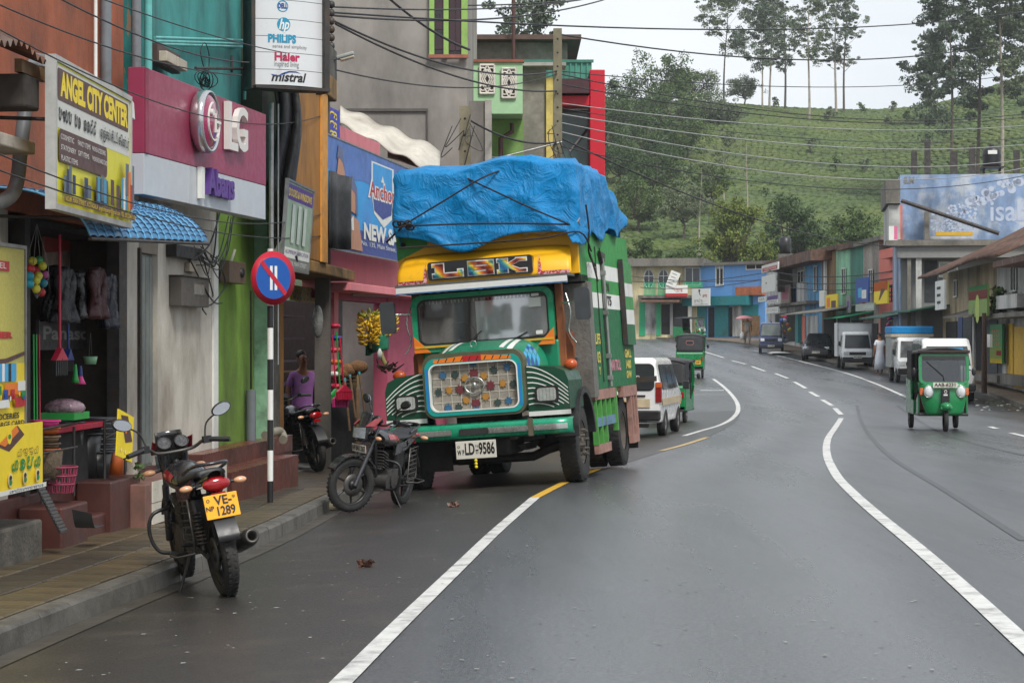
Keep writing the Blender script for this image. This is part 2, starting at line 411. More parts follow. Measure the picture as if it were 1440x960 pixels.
while y < 25.5:
    k = kerbx(y); sl_ = (kerbx(y + .4) - k) / .4; zz = (paveZ(y + .4) - paveZ(y)) / .4
    wd = (k - .16) - wallx(y); ncol = max(2, min(5, int(wd / .4)))
    cw = .385
    for c in range(ncol):
        x = k - .165 - .2 - c * .4
        mi = 3 if c == 1 and rnd.random() < .75 else rnd.choice((0, 0, 1, 1, 2))
        X = Matrix.Translation((x + sl_ * .2, y + .2, paveZ(y + .2) + rnd.uniform(-.002, .004) + .004)) @ Matrix.Rotation(-math.atan(sl_), 4, 'Z') @ Matrix.Rotation(math.atan(zz), 4, 'X') @ Matrix.Rotation(rnd.uniform(-.006, .006), 4, 'Y')
        inst('paver', pvm(cw, .385, mi), X, pave); npv += 1
    y += .4
kerb = bpy.data.objects.new('kerb', None)
mb = MB(); v = []
for y in KY2:
    k = kerbx(y)
    for dx, dz in ((-.155, .10), (-.02, .10), (-.02, -.2)): v.append((k + dx, y, gz(k, y) + dz))
mb.add(v, [(3 * i + j, 3 * i + 3 + j, 3 * i + 4 + j, 3 * i + 1 + j) for i in range(len(KY2) - 1) for j in (0, 1)])
kerb = struct(mb.build('kerb', M('kerb_bed', (.07, .065, .055), .7)))
y = 9.6; i = 0
while y < 34:
    ln = rnd.choice((.6, .75, .9)); y2 = y + ln - .012
    m_ = MB(); a = (kerbx(y), y); b = (kerbx(y2), y2); za = gz(*a); zb = gz(*b); vv = []
    for (x, yy), z in ((a, za), (b, zb)):
        for dx, dz in ((0.004, -.06), (-.012, .125), (-.03, .148), (-.15, .15), (-.15, -.06)): vv.append((x + dx + rnd.uniform(-.003, .003), yy, z + dz))
    m_.add(vv, [(j, (j + 1) % 5, (j + 1) % 5 + 5, j + 5) for j in range(5)] + [(4, 3, 2, 1, 0), (5, 6, 7, 8, 9)])
    m_.build('kerb_stone', KERBC, kerb); y += ln; i += 1
# gutter strip, lighter concrete with silt
KP = [(kerbx(y_), y_) for y_ in range(6, 36, 2)]
struct(ribbon(KP, 0, .17, .009).build('gutter', M('gutter_concrete', (.06, .054, .044), .5, var=.3, scale=3, dirt=.5, dcol=(.05, .04, .028), dscale=2)))

# right pavement
RK = [(9.3, 30), (11.6, 40), (13.2, 48), (14.2, 55), (15.1, 63), (16.6, 76), (17.0, 84), (17.1, 100), (16.9, 115), (16.7, 128), (16.2, 143), (15.6, 158), (14, 167), (10.6, 172), (4, 174.5), (-8, 176), (-30, 178)]
def rpave():
    P_ = [p for p in catmull([(a, b, 0) for a, b in RK], 8)]
    m_ = MB(); v = []
    for i, p in enumerate(P_):
        t = (P_[min(i + 1, len(P_) - 1)] - P_[max(i - 1, 0)]).normalized(); n = Vector((t.y, -t.x, 0)); g = gz(p.x, p.y)
        q = p + n * 5
        v += [(p.x, p.y, g - .1), (p.x, p.y, g + .13), (p.x + n.x * .16, p.y + n.y * .16, g + .14), (q.x, q.y, g + .2)]
    for j, nm, mt in ((0, 'far_kerb', M('far_kerb_concrete', (.16, .14, .11), .7, var=.3, scale=1.5, dirt=.5, dscale=.8)), (2, 'far_pavement', M('pavement_earth', (.17, .12, .075), .7, var=.3, scale=1., dirt=.45, dcol=(.08, .06, .045), dscale=.6))):
        m_2 = MB(); fs = []
        for i in range(len(P_) - 1):
            for jj in ((0, 1) if j == 0 else (2,)): fs.append((4 * i + jj, 4 * i + 4 + jj, 4 * i + 5 + jj, 4 * i + 1 + jj))
        m_2.add(v, fs); struct(m_2.build(nm, mt))
rpave()

# ------------------------------------------------------------------ tea hill
def hillz(x, y):
    base = interp([170, 185, 215, 260, 330, 400, 440, 462, 490, 560, 900], [1.2, 2.0, 6.5, 15, 30, 44.5, 50.2, 51.5, 49, 38, 20], y)
    u = x / max(y, 1)
    f = 1 + .10 * math.exp(-((u - .24) / .03) ** 2) - .07 * math.exp(-((u - .17) / .05) ** 2) * (1 - .7 * min(1, max(0, (y - 330) / 110)))
    n = noise.noise((x * .018, y * .018, 3.1)) * 2.6 + noise.noise((x * .05, y * .05, 1.7)) * .8
    return base * f + n * min(1, max(0, (y - 185) / 40)) * (1 if y < 400 else max(.15, 1 - (y - 400) / 60))
mb = MB(); hx = np.linspace(-160, 260, 150); hy = np.concatenate([np.linspace(176, 470, 120), np.linspace(485, 900, 14)])
mb.add([(float(x), float(y), hillz(float(x), float(y)) - (.6 if y < 180 else 0)) for y in hy for x in hx],
       [(j * 150 + i, j * 150 + i + 1, (j + 1) * 150 + i + 1, (j + 1) * 150 + i) for j in range(len(hy) - 1) for i in range(149)], True)
struct(mb.build('tea_hill', M('tea_ground', (.028, .042, .012), .95, var=.4, scale=.06, dirt=.3, dcol=(.05, .042, .02), dscale=.05)))
def teabushes():
    g = np.random.default_rng(5); vs = []; fs = []; k = 0
    ring6 = [(math.cos(2 * pi * j / 6), math.sin(2 * pi * j / 6)) for j in range(6)]
    row = 0; y = 190.
    while y < 470:
        row += 1; y += 1.12 + .18 * g.random() + .0016 * (y - 190)
        if row % 6 == 0: y += 1.2
        x0, x1 = y * .035, y * .245 + 4
        x = x0
        while x < x1:
            x += .80 + .3 * g.random() + .0012 * (y - 190)
            yy = y + 4 * noise.noise((x * .02, y * .01, 9)) + .10 * (x - x0) * (1 if y < 300 else .3) + g.normal() * .16
            if noise.noise((x * .03, yy * .03, 5)) > .55: continue
            if g.random() < .05: continue
            z = hillz(x, yy); h = .40 + .16 * g.random(); a = .60 + .16 * g.random() + .0008 * (y - 190); ph = g.random()
            o = len(vs)
            for rr, hh in ((1, 0), (.92, .6), (.55, .95)):
                for cx, cy in ring6: vs.append((x + cx * rr * a * (1 + .15 * g.normal()), yy + cy * rr * a * .62, z - .15 + hh * h * (1 + .12 * g.normal())))
            vs.append((x, yy, z - .15 + h))
            for q in (0, 6):
                for j in range(6): fs.append((o + q + j, o + q + (j + 1) % 6, o + q + 6 + (j + 1) % 6, o + q + 6 + j))
            for j in range(6): fs.append((o + 12 + j, o + 12 + (j + 1) % 6, o + 18))
    m_ = MB(); m_.v = vs; m_.f = fs; m_.sm = [False] * len(fs)
    return stuff(m_.build('tea_bushes', M('tea_leaf', (.046, .084, .010), .6, var=.5, scale=.5, col2=(.080, .110, .012), c2=.52, c2w=.12, c2scale=.045, dirt=.35, dcol=(.022, .04, .01), dscale=.07)))
teabushes()

# ------------------------------------------------------------------ trees
def leafmat(name, c, c2, scale=.5): return M(name, c, .55, var=.35, scale=scale * 3, col2=c2, c2=.5, c2w=.12, c2scale=scale, spec=.3)
def leaves(clumps, size, seed, flat=.6):
    """clumps: (centre, radius, count) -> small bent leaf faces scattered through each clump's volume"""
    g = np.random.default_rng(seed); V = []
    for (c, r, n) in clumps:
        d = g.normal(size=(n, 3)); d /= np.linalg.norm(d, axis=1)[:, None]
        rad = r * (g.random(n) ** .45)[:, None]
        p = np.array(c)[None] + d * rad * np.array([1, 1, flat])[None]
        a = g.normal(size=(n, 3)); a /= np.linalg.norm(a, axis=1)[:, None]
        b = np.cross(a, g.normal(size=(n, 3))); b /= np.linalg.norm(b, axis=1)[:, None]
        s = size * (.6 + .8 * g.random(n))[:, None]
        V.append(np.stack([p - a * s, p + b * s * .55, p + a * s, p - b * s * .55], 1))
    V = np.concatenate(V).reshape(-1, 3)
    m_ = MB(); m_.v = [tuple(x) for x in V.tolist()]; m_.f = [(4 * i, 4 * i + 1, 4 * i + 2, 4 * i + 3) for i in range(len(V) // 4)]; m_.sm = [False] * len(m_.f)
    return m_
BARK_P = M('pale_bark', (.33, .29, .23), .85, var=.3, scale=2, dirt=.3, dcol=(.12, .09, .06), dscale=.7, streak=.2)
BARK_D = M('dark_bark', (.10, .08, .06), .9, var=.3, scale=2)
EUC = leafmat('eucalypt_leaf', (.155, .19, .10), (.105, .135, .075), .25)
EUC2 = leafmat('eucalypt_leaf_blue', (.13, .17, .105), (.09, .12, .08), .25)
BRD = leafmat('broad_leaf', (.088, .135, .036), (.052, .088, .024), .3)
LIME = leafmat('lime_leaf', (.17, .20, .035), (.09, .13, .025), .4)
DRK = leafmat('dark_leaf', (.062, .105, .032), (.04, .072, .022), .4)
def euc(px, pybase, pytop, Y, w_0, label, seed, mat=EUC, bark=BARK_P, dens=1., lean=0., start=.35, name='eucalyptus_tree', tiers=12, z=None, grp='tall eucalyptus trees on the hill'):
    w_ = w_0 * 1.45; g = random.Random(seed); b = P(px, pybase, Y); zz = hillz(b.x, b.y) if z is None else z
    top = P(px, pytop, Y).z; h = top - zz
    t = thing(name, label, 'tree', (b.x, b.y, zz - .3), g.uniform(0, 6), grp)
    t.rotation_euler[2] = 0
    path = [(lean * h * q * q + .02 * h * math.sin(q * 4 + seed) * q, .01 * h * math.sin(q * 3 + 2 * seed), h * q) for q in [i / 10 for i in range(11)]]
    r0 = .008 * h + .06
    MB().tube(path, [r0 * (1 - .85 * i / 10) for i in range(11)], 6).build('trunk', bark, t)
    lim = MB(); cl = []
    def at_(q): 
        i = min(9, int(q * 10)); f = q * 10 - i; a, c = Vector(path[i]), Vector(path[i + 1]); return a.lerp(c, f)
    for i in range(tiers * 2):
        q = start + (1 - start) * (i + g.random()) / (tiers * 2); p = at_(min(.99, q)); an = g.uniform(0, 2 * pi)
        ln = w_ * (.45 + .6 * g.random()) * (1.05 - .75 * max(0, (q - start) / (1 - start)) ** 1.3) * (.6 if q < start + .12 else 1)
        e = p + Vector((math.cos(an) * ln, math.sin(an) * ln, ln * (.55 + .7 * g.random())))
        m_ = p.lerp(e, .5) + Vector((0, 0, -.06 * ln))
        lim.tube([p, m_, e], [r0 * .3 * (1.1 - q), r0 * .2 * (1.1 - q), .02], 4, caps=False)
        for k in range(7):
            c = p.lerp(e, .45 + .12 * k) + Vector((g.gauss(0, .14), g.gauss(0, .14), g.gauss(.04, .11))) * w_
            cl.append((tuple(c), w_ * g.uniform(.06, .17), int(g.uniform(28, 60) * dens)))
    for k in range(4): cl.append((tuple(at_(1) + Vector((g.gauss(0, .15) * w_, g.gauss(0, .15) * w_, g.uniform(-.2, .1) * w_))), w_ * .22, int(40 * dens)))
    lim.build('limbs', bark, t)
    leaves(cl, .016 * w_ + .075, seed).build('crown', mat, t)
    return t
def broad(px, pybase, pytop, Y, rpx, label, seed, mat=BRD, name='broadleaf_tree', dens=1., flat=.8, grp='leafy trees behind the shops', z=None, nb=24, leaf=None, bark=BARK_D):
    g = random.Random(seed); b = P(px, pybase, Y); zz = hillz(b.x, b.y) if z is None else z
    top = P(px, pytop, Y).z; h = max(1.5, top - zz); rr = rpx / FPX * Y * 1.15
    t = thing(name, label, 'tree', (b.x, b.y, zz - .2), 0, grp)
    rc = min(max(rr, h * .42), h * .6); tr = h - rc * 1.15
    MB().tube([(0, 0, 0), (.04 * h, 0, tr * .5), (-.02 * h, .02 * h, tr), (0, 0, tr + rc * .5)], [.02 * h + .05, .016 * h + .03, .012 * h, .006 * h], 7).build('trunk', bark, t)
    lim = MB(); cl = []
    for i in range(nb):
        an = g.uniform(0, 2 * pi); el = math.asin(g.uniform(-.8, 1)); d = g.uniform(.45, .9)
        e = Vector((math.cos(an) * math.cos(el) * rr * d, math.sin(an) * math.cos(el) * rr * d, tr + rc * .1 + math.sin(el) * rc * .8 * d + rc * .15))
        s_ = Vector((0, 0, tr * g.uniform(.6, .95)))
        lim.tube([s_, s_.lerp(e, .5) + Vector((0, 0, -.05 * h)), e], [.014 * h, .009 * h, .02], 4, caps=False)
        cl.append((tuple(e), rr * g.uniform(.2, .38), int(g.uniform(170, 260) * dens)))
        for k in range(2):
            e2 = e + Vector((g.gauss(0, .3), g.gauss(0, .3), g.gauss(0, .22))) * rr
            cl.append((tuple(e2), rr * g.uniform(.12, .22), int(g.uniform(40, 70) * dens)))
    lim.build('limbs', bark, t)
    leaves(cl, leaf or (.022 * rr + .06), seed, flat).build('crown', mat, t)
    return t
# skyline eucalypts, left to right
for i, (px, pb, pt, Y, w_, lab, ln) in enumerate((
    (1018, 150, -8, 420, 4.6, 'tall thin eucalyptus with open crown, leftmost of the skyline row', .03),
    (1072, 152, 18, 415, 4.4, 'forked eucalyptus second from the left of the skyline row', -.03),
    (1082, 150, -20, 425, 4.2, 'tall eucalyptus close behind the forked skyline tree', .04),
    (1104, 140, -30, 430, 4.0, 'dense tall eucalyptus in the middle of the skyline row', 0),
    (1138, 176, -26, 395, 3.8, 'eucalyptus with long bare dark trunk standing below the hill crest', .01),
    (1176, 140, -40, 430, 3.4, 'straight narrow eucalyptus, left of the close pair on the crest', .0),
    (1187, 141, -22, 432, 3.4, 'straight narrow eucalyptus, right of the close pair on the crest', .01))):
    euc(px, pb, pt, Y, w_, lab, 11 + i, (EUC, EUC2)[i % 2], BARK_P if i % 3 else BARK_D, 1.5, ln, (.42, .35, .3, .25, .38, .3, .3)[i])
# right-hand group, nearer and fuller
for i, (px, pb, pt, Y, w_, lab, ln, st) in enumerate((
    (1338, 245, -20, 290, 5.4, 'full dark eucalyptus at the left of the right-hand clump', -.02, .3),
    (1375, 240, -60, 300, 5.6, 'very tall eucalyptus in the middle of the right-hand clump', .02, .3),
    (1408, 190, -70, 290, 5.6, 'pale-trunked eucalyptus behind the roof water tank', .01, .4),
    (1448, 200, -50, 295, 5.0, 'eucalyptus at the right end of the right-hand clump', .0, .25),
    (1310, 150, 60, 380, 3.2, 'small eucalyptus left of the right-hand clump', .0, .25))):
    euc(px, pb, pt, Y, w_, lab, 31 + i, EUC2 if i != 2 else EUC, BARK_P if i in (2,) else BARK_D, 2.6, ln, st, grp='eucalyptus clump at the right')
# woods at the left end of the hill
for i, (px, pb, pt, Y, r_, lab, mt) in enumerate((
    (930, 170, 68, 380, 46, 'rounded leafy tree highest on the left shoulder of the hill', BRD),
    (880, 200, 105, 350, 44, 'broad dark tree just right of the red building', DRK),
    (975, 175, 88, 400, 34, 'grey green tree right of the rounded one on the shoulder', EUC),
    (905, 235, 150, 320, 46, 'dark tree in front of the left shoulder wood', DRK),
    (965, 230, 150, 330, 40, 'dark spreading tree lower in the left wood', BRD),
    (870, 270, 190, 300, 36, 'dark bush-like tree beside the blue tarpaulin', DRK),
    (1010, 200, 140, 370, 30, 'pale tree under the leftmost tall eucalyptus', EUC),
    (1046, 165, 100, 420, 22, 'small pale tree under the forked skyline eucalyptus', EUC), (850, 300, 130, 310, 40, 'tall dark tree hidden half behind the red building', DRK), (925, 290, 200, 290, 40, 'dark tree low on the slope above the cream house', DRK), (945, 200, 110, 360, 40, 'mid green tree filling the middle of the left wood', BRD), (985, 215, 120, 370, 34, 'grey green tree at the right edge of the left wood', EUC), (895, 330, 240, 260, 40, 'dark bushy tree just above the lorry corner', BRD), (1000, 300, 225, 270, 30, 'thin dark tree on the slope below the left wood', BRD), (960, 330, 255, 250, 30, 'loose grey tree low on the slope left of the lime one', EUC))):
    broad(px, pb, pt, Y, r_, lab, 51 + i, mt, grp='trees on the left shoulder of the hill', dens=.8)
for i, (px, pb, pt, Y, r_, lab, mt, dn) in enumerate((
    (1030, 372, 264, 205, 44, 'yellow green tree behind the blue shop', LIME, 1.2),
    (1108, 368, 268, 215, 48, 'dark green tree right of the yellow green one', DRK, 1.2),
    (1210, 360, 286, 210, 44, 'mid green tree behind the mural building corner', BRD, 1.1),
    (1165, 372, 315, 205, 30, 'low olive bush behind the far shop roofs', BRD, .9),
    (960, 380, 335, 200, 34, 'low green bush behind the cream balcony house', BRD, .9),
    (1075, 372, 335, 200, 26, 'low yellow green bush beside the dark tree', LIME, .8),
    (905, 370, 325, 205, 28, 'low bush behind the corner of the truck', BRD, .8))):
    broad(px, pb, pt, Y, r_, lab, 71 + i, mt, dens=dn)
for i, (px, pb, pt, Y, lab) in enumerate(((1051, 290, 195, 270, 'dead pale tree with bare forked branches on the tea slope'), (1018, 275, 190, 285, 'slim tree with thin leaves on the tea slope'), (984, 330, 230, 235, 'slim dark trunk with thin crown left of the yellow green tree'))):
    euc(px, pb, pt, Y, 2.2, lab, 90 + i, EUC, BARK_P, .12 if i == 0 else .6, 0, .45, 'slender_tree', 5, grp='slender trees on the tea slope')
for i, (px, py, Y) in enumerate(((1170, 152, 400), (1212, 143, 425), (1245, 168, 380), (1277, 160, 390), (1216, 205, 330), (1175, 208, 330), (1140, 195, 345), (1092, 140, 428), (1255, 142, 430), (1320, 160, 380), (1165, 160, 395), (1420, 160, 380))):
    p = P(px, py, Y); z = hillz(p.x, p.y); t = thing('shrub', '%s dark shrub from the left among those dotted on the tea slope' % ('first', 'second', 'third', 'fourth', 'fifth', 'sixth', 'seventh', 'eighth', 'ninth', 'tenth', 'eleventh', 'last')[sorted((1170, 1212, 1245, 1277, 1216, 1175, 1140, 1092, 1255, 1320, 1165, 1420)).index(px)], 'shrub', (p.x, p.y, z - .1), 0, 'shrubs dotted on the tea slope')
    g = random.Random(i); MB().cyl((0, 0, 0), (0, 0, 1.2), .08, .04, 5).build('stem', BARK_D, t)
    leaves([((g.gauss(0, .4), g.gauss(0, .4), 1.2 + .5 * k), .8 - .1 * k, 60) for k in range(3)], .22, 200 + i).build('foliage', BRD if i % 2 else EUC, t)
# tree over the roofs on the left
euc(757, 120, -35, 160, 4.0, 'feathery tree rising behind the roof of the grey block', 120, EUC2, BARK_D, 1.6, 0, .45, 'roadside_tree', 9, z=2., grp=None)

# ------------------------------------------------------------------ lettering and boards
def C3(r, g, b): 
    f = lambda c: (c / 255 / 12.92 if c / 255 <= .04045 else ((c / 255 + .055) / 1.055) ** 2.4)
    return (f(r), f(g), f(b))
def paint(name, rgb, rough=.5, **k): return M('paint_' + name, C3(*rgb), rough, var=k.pop('var', .06), **k)
PW = paint('white', (222, 222, 216), dirt=.2, dcol=(.25, .24, .2)); PK = paint('black', (28, 27, 28)); PR = paint('red', (176, 30, 34)); PY = paint('yellow', (236, 208, 40)); PG = paint('green', (30, 132, 66))
PB = paint('blue', (32, 74, 150)); PBR = paint('brown', (84, 52, 48)); PPU = paint('purple', (86, 52, 128)); PORN = paint('orange', (226, 120, 30)); PSKY = paint('sky_blue', (70, 160, 206)); PGREY = paint('grey', (128, 128, 126)); PPINK = paint('pink', (214, 110, 150))
STEEL = M('grey_steel', (.30, .30, .30), .4, .7, var=.2, dirt=.3, dscale=4); IRON = M('dark_iron', (.045, .042, .04), .55, .3, var=.3, dirt=.4, dcol=(.09, .045, .02), dscale=4)
RUST = M('rusted_sheet', (.16, .075, .045), .8, .1, var=.35, scale=3, col2=(.075, .045, .035), c2=.5, c2w=.12, c2scale=2., dirt=.35, dcol=(.24, .2, .17), dscale=1.3, streak=.3)
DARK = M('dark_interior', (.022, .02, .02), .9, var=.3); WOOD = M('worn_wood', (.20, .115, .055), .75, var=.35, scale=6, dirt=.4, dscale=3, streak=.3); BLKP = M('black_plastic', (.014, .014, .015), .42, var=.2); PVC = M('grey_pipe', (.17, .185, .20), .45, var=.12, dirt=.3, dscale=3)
# rounded letter shapes drawn as strokes on a unit box, for the Sinhala lines
_G = [
    [arc(.35, .45, .33, 200, -60, 14) + [(.62, .1)], arc(.72, .45, .22, 160, 20, 8) + [(.95, .1), (.8, .0)]],
    [arc(.3, .3, .25, 90, 400, 14), [(.52, .4), (.55, .75), (.8, .8), (.92, .55), (.85, .1), (.6, .05)]],
    [arc(.45, .4, .4, 150, -160, 18), arc(.45, .38, .16, 0, 300, 10)],
    [[(.05, .7), (.1, .95), (.3, .95), (.35, .6)], arc(.4, .35, .33, 120, 390, 14), [(.72, .5), (.9, .9), (1., .8)]],
    [arc(.25, .5, .22, -90, 200, 12), arc(.7, .5, .26, 170, -170, 14), [(.45, .1), (.7, .0), (.95, .15)]],
    [arc(.4, .35, .35, 60, 380, 14), [(.6, .65), (.55, 1.05), (.85, 1.15), (.95, .95)]],
]
def strokes(mb, x0, x1, z0, h, n, th, y, seed=0, X=None, slant=0.):
    g = random.Random(seed); cw = (x1 - x0) / n
    for i in range(n):
        for pl in _G[g.randrange(len(_G))]:
            pts = [(x0 + cw * (i + .08 + .84 * px) + slant * pz * h, z0 + h * pz) for px, pz in pl]
            L_, R_ = [], []
            for k in range(len(pts)):
                a = Vector(pts[max(k - 1, 0)]); b = Vector(pts[min(k + 1, len(pts) - 1)]); d = (b - a); d = d.normalized() if d.length > 1e-9 else Vector((1, 0)); nn_ = Vector((-d.y, d.x)) * th / 2
                L_.append((pts[k][0] + nn_.x, y, pts[k][1] + nn_.y)); R_.append((pts[k][0] - nn_.x, y, pts[k][1] - nn_.y))
            m = len(pts); mb.add(L_ + R_, [(k, k + 1, m + k + 1, m + k) for k in range(m - 1)], X=X)
class Board:
    """flat sign: panel W x H standing on its lower-left corner, print laid on its face in thin layers"""
    def __init__(s, t, W, H, th=.03, mat=None, frame=None, fw=.03, name='panel'):
        s.t, s.W, s.H, s.k, s.mx = t, W, H, 0, lambda f: f
        MB().bx(0, W, 0, th, 0, H).build(name, mat or PW, t)
        if frame:
            f = MB(); f.bx(-fw, W + fw, -.012, th + .012, H + .002, H + fw); f.bx(-fw, W + fw, -.012, th + .012, -fw, -.002); f.bx(-fw, -.002, -.012, th + .012, -.002, H + .002); f.bx(W + .002, W + fw, -.012, th + .012, -.002, H + .002)
            f.build('frame', frame, t)
        s.lay = {}
    def y(s): s.k += 1; return -.0015 * s.k
    def mb(s, mat, name): 
        key = (mat.name, name)
        if key not in s.lay: s.lay[key] = (MB(), mat, name)
        return s.lay[key][0]
    def rect(s, fx0, fx1, fz0, fz1, mat, name='print', r=0):
        y = s.y(); fx0, fx1 = s.mx(fx0), s.mx(fx1); p = rrect(fx0 * s.W, fx1 * s.W, fz0 * s.H, fz1 * s.H, r) if r else [(fx0 * s.W, fz0 * s.H), (fx1 * s.W, fz0 * s.H), (fx1 * s.W, fz1 * s.H), (fx0 * s.W, fz1 * s.H)]
        s.mb(mat, name).add([(a, y, b) for a, b in p], [tuple(range(len(p)))]); return s
    def poly(s, pts, mat, name='print'):
        y = s.y(); s.mb(mat, name).add([(s.mx(a) * s.W, y, b * s.H) for a, b in pts], [tuple(range(len(pts)))]); return s
    def disc(s, fx, fz, r, mat, name='print', n=24, sx=1, sz=1): return s.poly([(fx + r * sx * math.cos(2 * pi * i / n) / s.W, fz + r * sz * math.sin(2 * pi * i / n) / s.H) for i in range(n)], mat, name)
    def text(s, st, fx0, fx1, fz, fh, mat, bold=0., ext=.0, name='lettering', shear=0., font=None):
        bold *= .4; y = s.y(); fx0, fx1 = s.mx(fx0), s.mx(fx1); X = Matrix.Translation(((fx0 + fx1) / 2 * s.W, y - ext, fz * s.H))
        s.mb(mat, name).text(st, X, fh * s.H / .72, ext, width=(fx1 - fx0) * s.W, bold=bold, shear=shear, font=font); return s
    def sinh(s, fx0, fx1, fz0, fh, n, mat, th=.12, seed=0, name='lettering', slant=0):
        strokes(s.mb(mat, name), fx0 * s.W, fx1 * s.W, fz0 * s.H, fh * s.H, n, th * fh * s.H, s.y(), seed, slant=slant); return s
    def done(s):
        for mb_, mat, name in s.lay.values(): fixfront(mb_.build(name, mat, s.t))
def fixfront(o):
    """print faces the reader: every layer polygon turned towards -Y"""
    me = o.data; import bmesh
    b = bmesh.new(); b.from_mesh(me)
    for f in b.faces:
        if f.normal.y > .5: f.normal_flip()
    b.to_mesh(me); b.free()
def sign(F, x0, x1, yt, yb, v, label, mat, frame=None, name='sign_board', th=.03, cat='sign', fw=.03, tilt=0, pn='panel'):
    """board on a street front: left edge at photo column x0 from yt down to yb, right edge at column x1"""
    u0, w1 = F.hit(x0, yt, v); _, w0 = F.hit(x0, yb, v); u1 = F.u(x1, v)
    t = F.thing(name, label, cat, u0, v, w0)
    if tilt: t.rotation_euler = (tilt, 0, F.rz)
    return Board(t, u1 - u0, w1 - w0, th, mat, frame, fw, pn)

# ------------------------------------------------------------------ left street, from the camera outwards
FA = Fac(-4.25, 14, -3.85, 19.2, paveZ(16.5)); FB = Fac(-3.85, 19.2, -3.45, 23.8, paveZ(21)); FG = Fac(-3.45, 23.8, -3.15, 27, paveZ(25)); FO = Fac(-3.15, 27, -2.9, 31.5, paveZ(29)); FP = Fac(-2.9, 31.9, -1.6, 41, paveZ(36))
ORNG = M('orange_plaster', C3(158, 86, 56), .8, var=.18, scale=2, dirt=.52, dcol=(.05, .03, .02), dscale=.9, streak=.5, bump=.5, bscale=25)
TEAL = M('teal_plaster', C3(62, 146, 142), .7, var=.18, scale=2.5, dirt=.5, dcol=(.02, .06, .06), dscale=1.2, streak=.3, bump=.3, bscale=25)
PEEL = M('peeling_teal_plaster', C3(30, 112, 106), .8, var=.3, scale=3, col2=C3(150, 110, 84), c2=.58, c2w=.02, c2scale=3.5, dirt=.35, dcol=(.02, .03, .03), dscale=2)
WHTP = M('white_plaster', C3(190, 184, 172), .8, var=.1, scale=2, dirt=.55, dcol=C3(120, 108, 92), dscale=1.1, streak=.5, bump=.4, bscale=22)
GREP = M('grey_plaster', C3(128, 120, 110), .85, var=.15, scale=2, dirt=.4, dcol=(.08, .075, .07), dscale=1.2, streak=.4)
LIMP = M('lime_green_plaster', C3(112, 146, 54), .75, var=.14, scale=2.2, dirt=.6, dcol=C3(70, 82, 40), dscale=1.3, streak=.4, bump=.5, bscale=18)
OCHP = M('ochre_plaster', C3(156, 104, 34), .75, var=.2, scale=2, dirt=.52, dcol=C3(70, 50, 26), dscale=1.6, streak=.35, bump=.4, bscale=22)
PNKP = M('pink_plaster', C3(216, 128, 134), .75, var=.08, scale=2, dirt=.25, dcol=C3(120, 80, 80), dscale=1.2, streak=.4)
DPNK = M('dark_pink_plaster', C3(168, 74, 96), .75, var=.1, scale=2, dirt=.25, dcol=C3(90, 50, 60), dscale=1.2)
GCON = M('grey_concrete_wall', C3(146, 141, 134), .9, var=.16, scale=.9, dirt=.62, dcol=C3(84, 80, 76), dscale=.5, streak=.35, bump=.4, bscale=10)
REDC = M('red_cement', C3(78, 42, 36), .5, var=.25, scale=3, dirt=.45, dcol=(.045, .03, .026), dscale=1.6, bump=.3, bscale=30)
MOSS = M('mossy_concrete', (.10, .09, .075), .8, var=.35, scale=4, dirt=.6, dcol=(.022, .022, .016), dscale=2.2, bump=.8, bscale=22)
MOSSO = M('mossy_ochre_concrete', C3(140, 104, 52), .8, var=.3, scale=4, dirt=.6, dcol=(.03, .027, .016), dscale=2, streak=.4, bump=.6, bscale=22)

# --- orange shop
sh = FA.thing('shop_building', 'orange plastered shop with a dark open front crammed with household goods', 'shop')
uL = FA.u(-140); uR = FA.u(170); u0 = FA.u(30)
FL = .42
MB().bx(uL - 2, uR + .1, 0, 3.2, 2.72, 6.5).build('upper_wall', ORNG, sh, .01)
MB().bx(uL - 2, u0 - .35, 0, .25, FL, 2.72).build('pillar', WHTP, sh)
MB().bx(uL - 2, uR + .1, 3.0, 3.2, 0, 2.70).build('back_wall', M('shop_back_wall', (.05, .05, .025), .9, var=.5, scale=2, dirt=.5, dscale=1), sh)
MB().bx(uR + .02, uR + .1, .02, 3.0, FL, 2.7).build('side_wall', M('grubby_shaded_wall', (.045, .038, .03), .9, dirt=.5, dscale=1.5), sh)  # dirt, with the shop's inner shade put into the dark wall colours
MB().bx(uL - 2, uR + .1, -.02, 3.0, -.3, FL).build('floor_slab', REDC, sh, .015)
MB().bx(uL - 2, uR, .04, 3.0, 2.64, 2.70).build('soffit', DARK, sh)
for a, b in ((28, 36), (162, 173)):
    MB().bx(FA.u(a), FA.u(b), -.04, .08, FL, 2.7).build('door_post', IRON, sh)
# plinth and steps in front
def block(F, x0, x1, v0, v1, w1, mat, label, name='step', parent=None, w0=-.2, bev=.02):
    u0_, u1_ = F.u(x0, v0), F.u(x1, v0)
    o = MB().bx(u0_, u1_, v0, v1, w0, w1).build(name, mat, parent, bev)
    return o
block(FA, -260, 60, -.42, -.03, .30, MOSS, '', 'plinth', sh)
block(FA, 88, 124, -.40, -.03, .34, REDC, '', 'step', sh)
block(FA, 125, 158, -.30, -.03, .17, REDC, '', 'step', sh)
u_a, u_b = FA.u(158, -.36), FA.u(198, -.36)
MB().bx(u_a, u_b, -.36, -.03, -.2, .44).build('step', REDC, sh, .02)
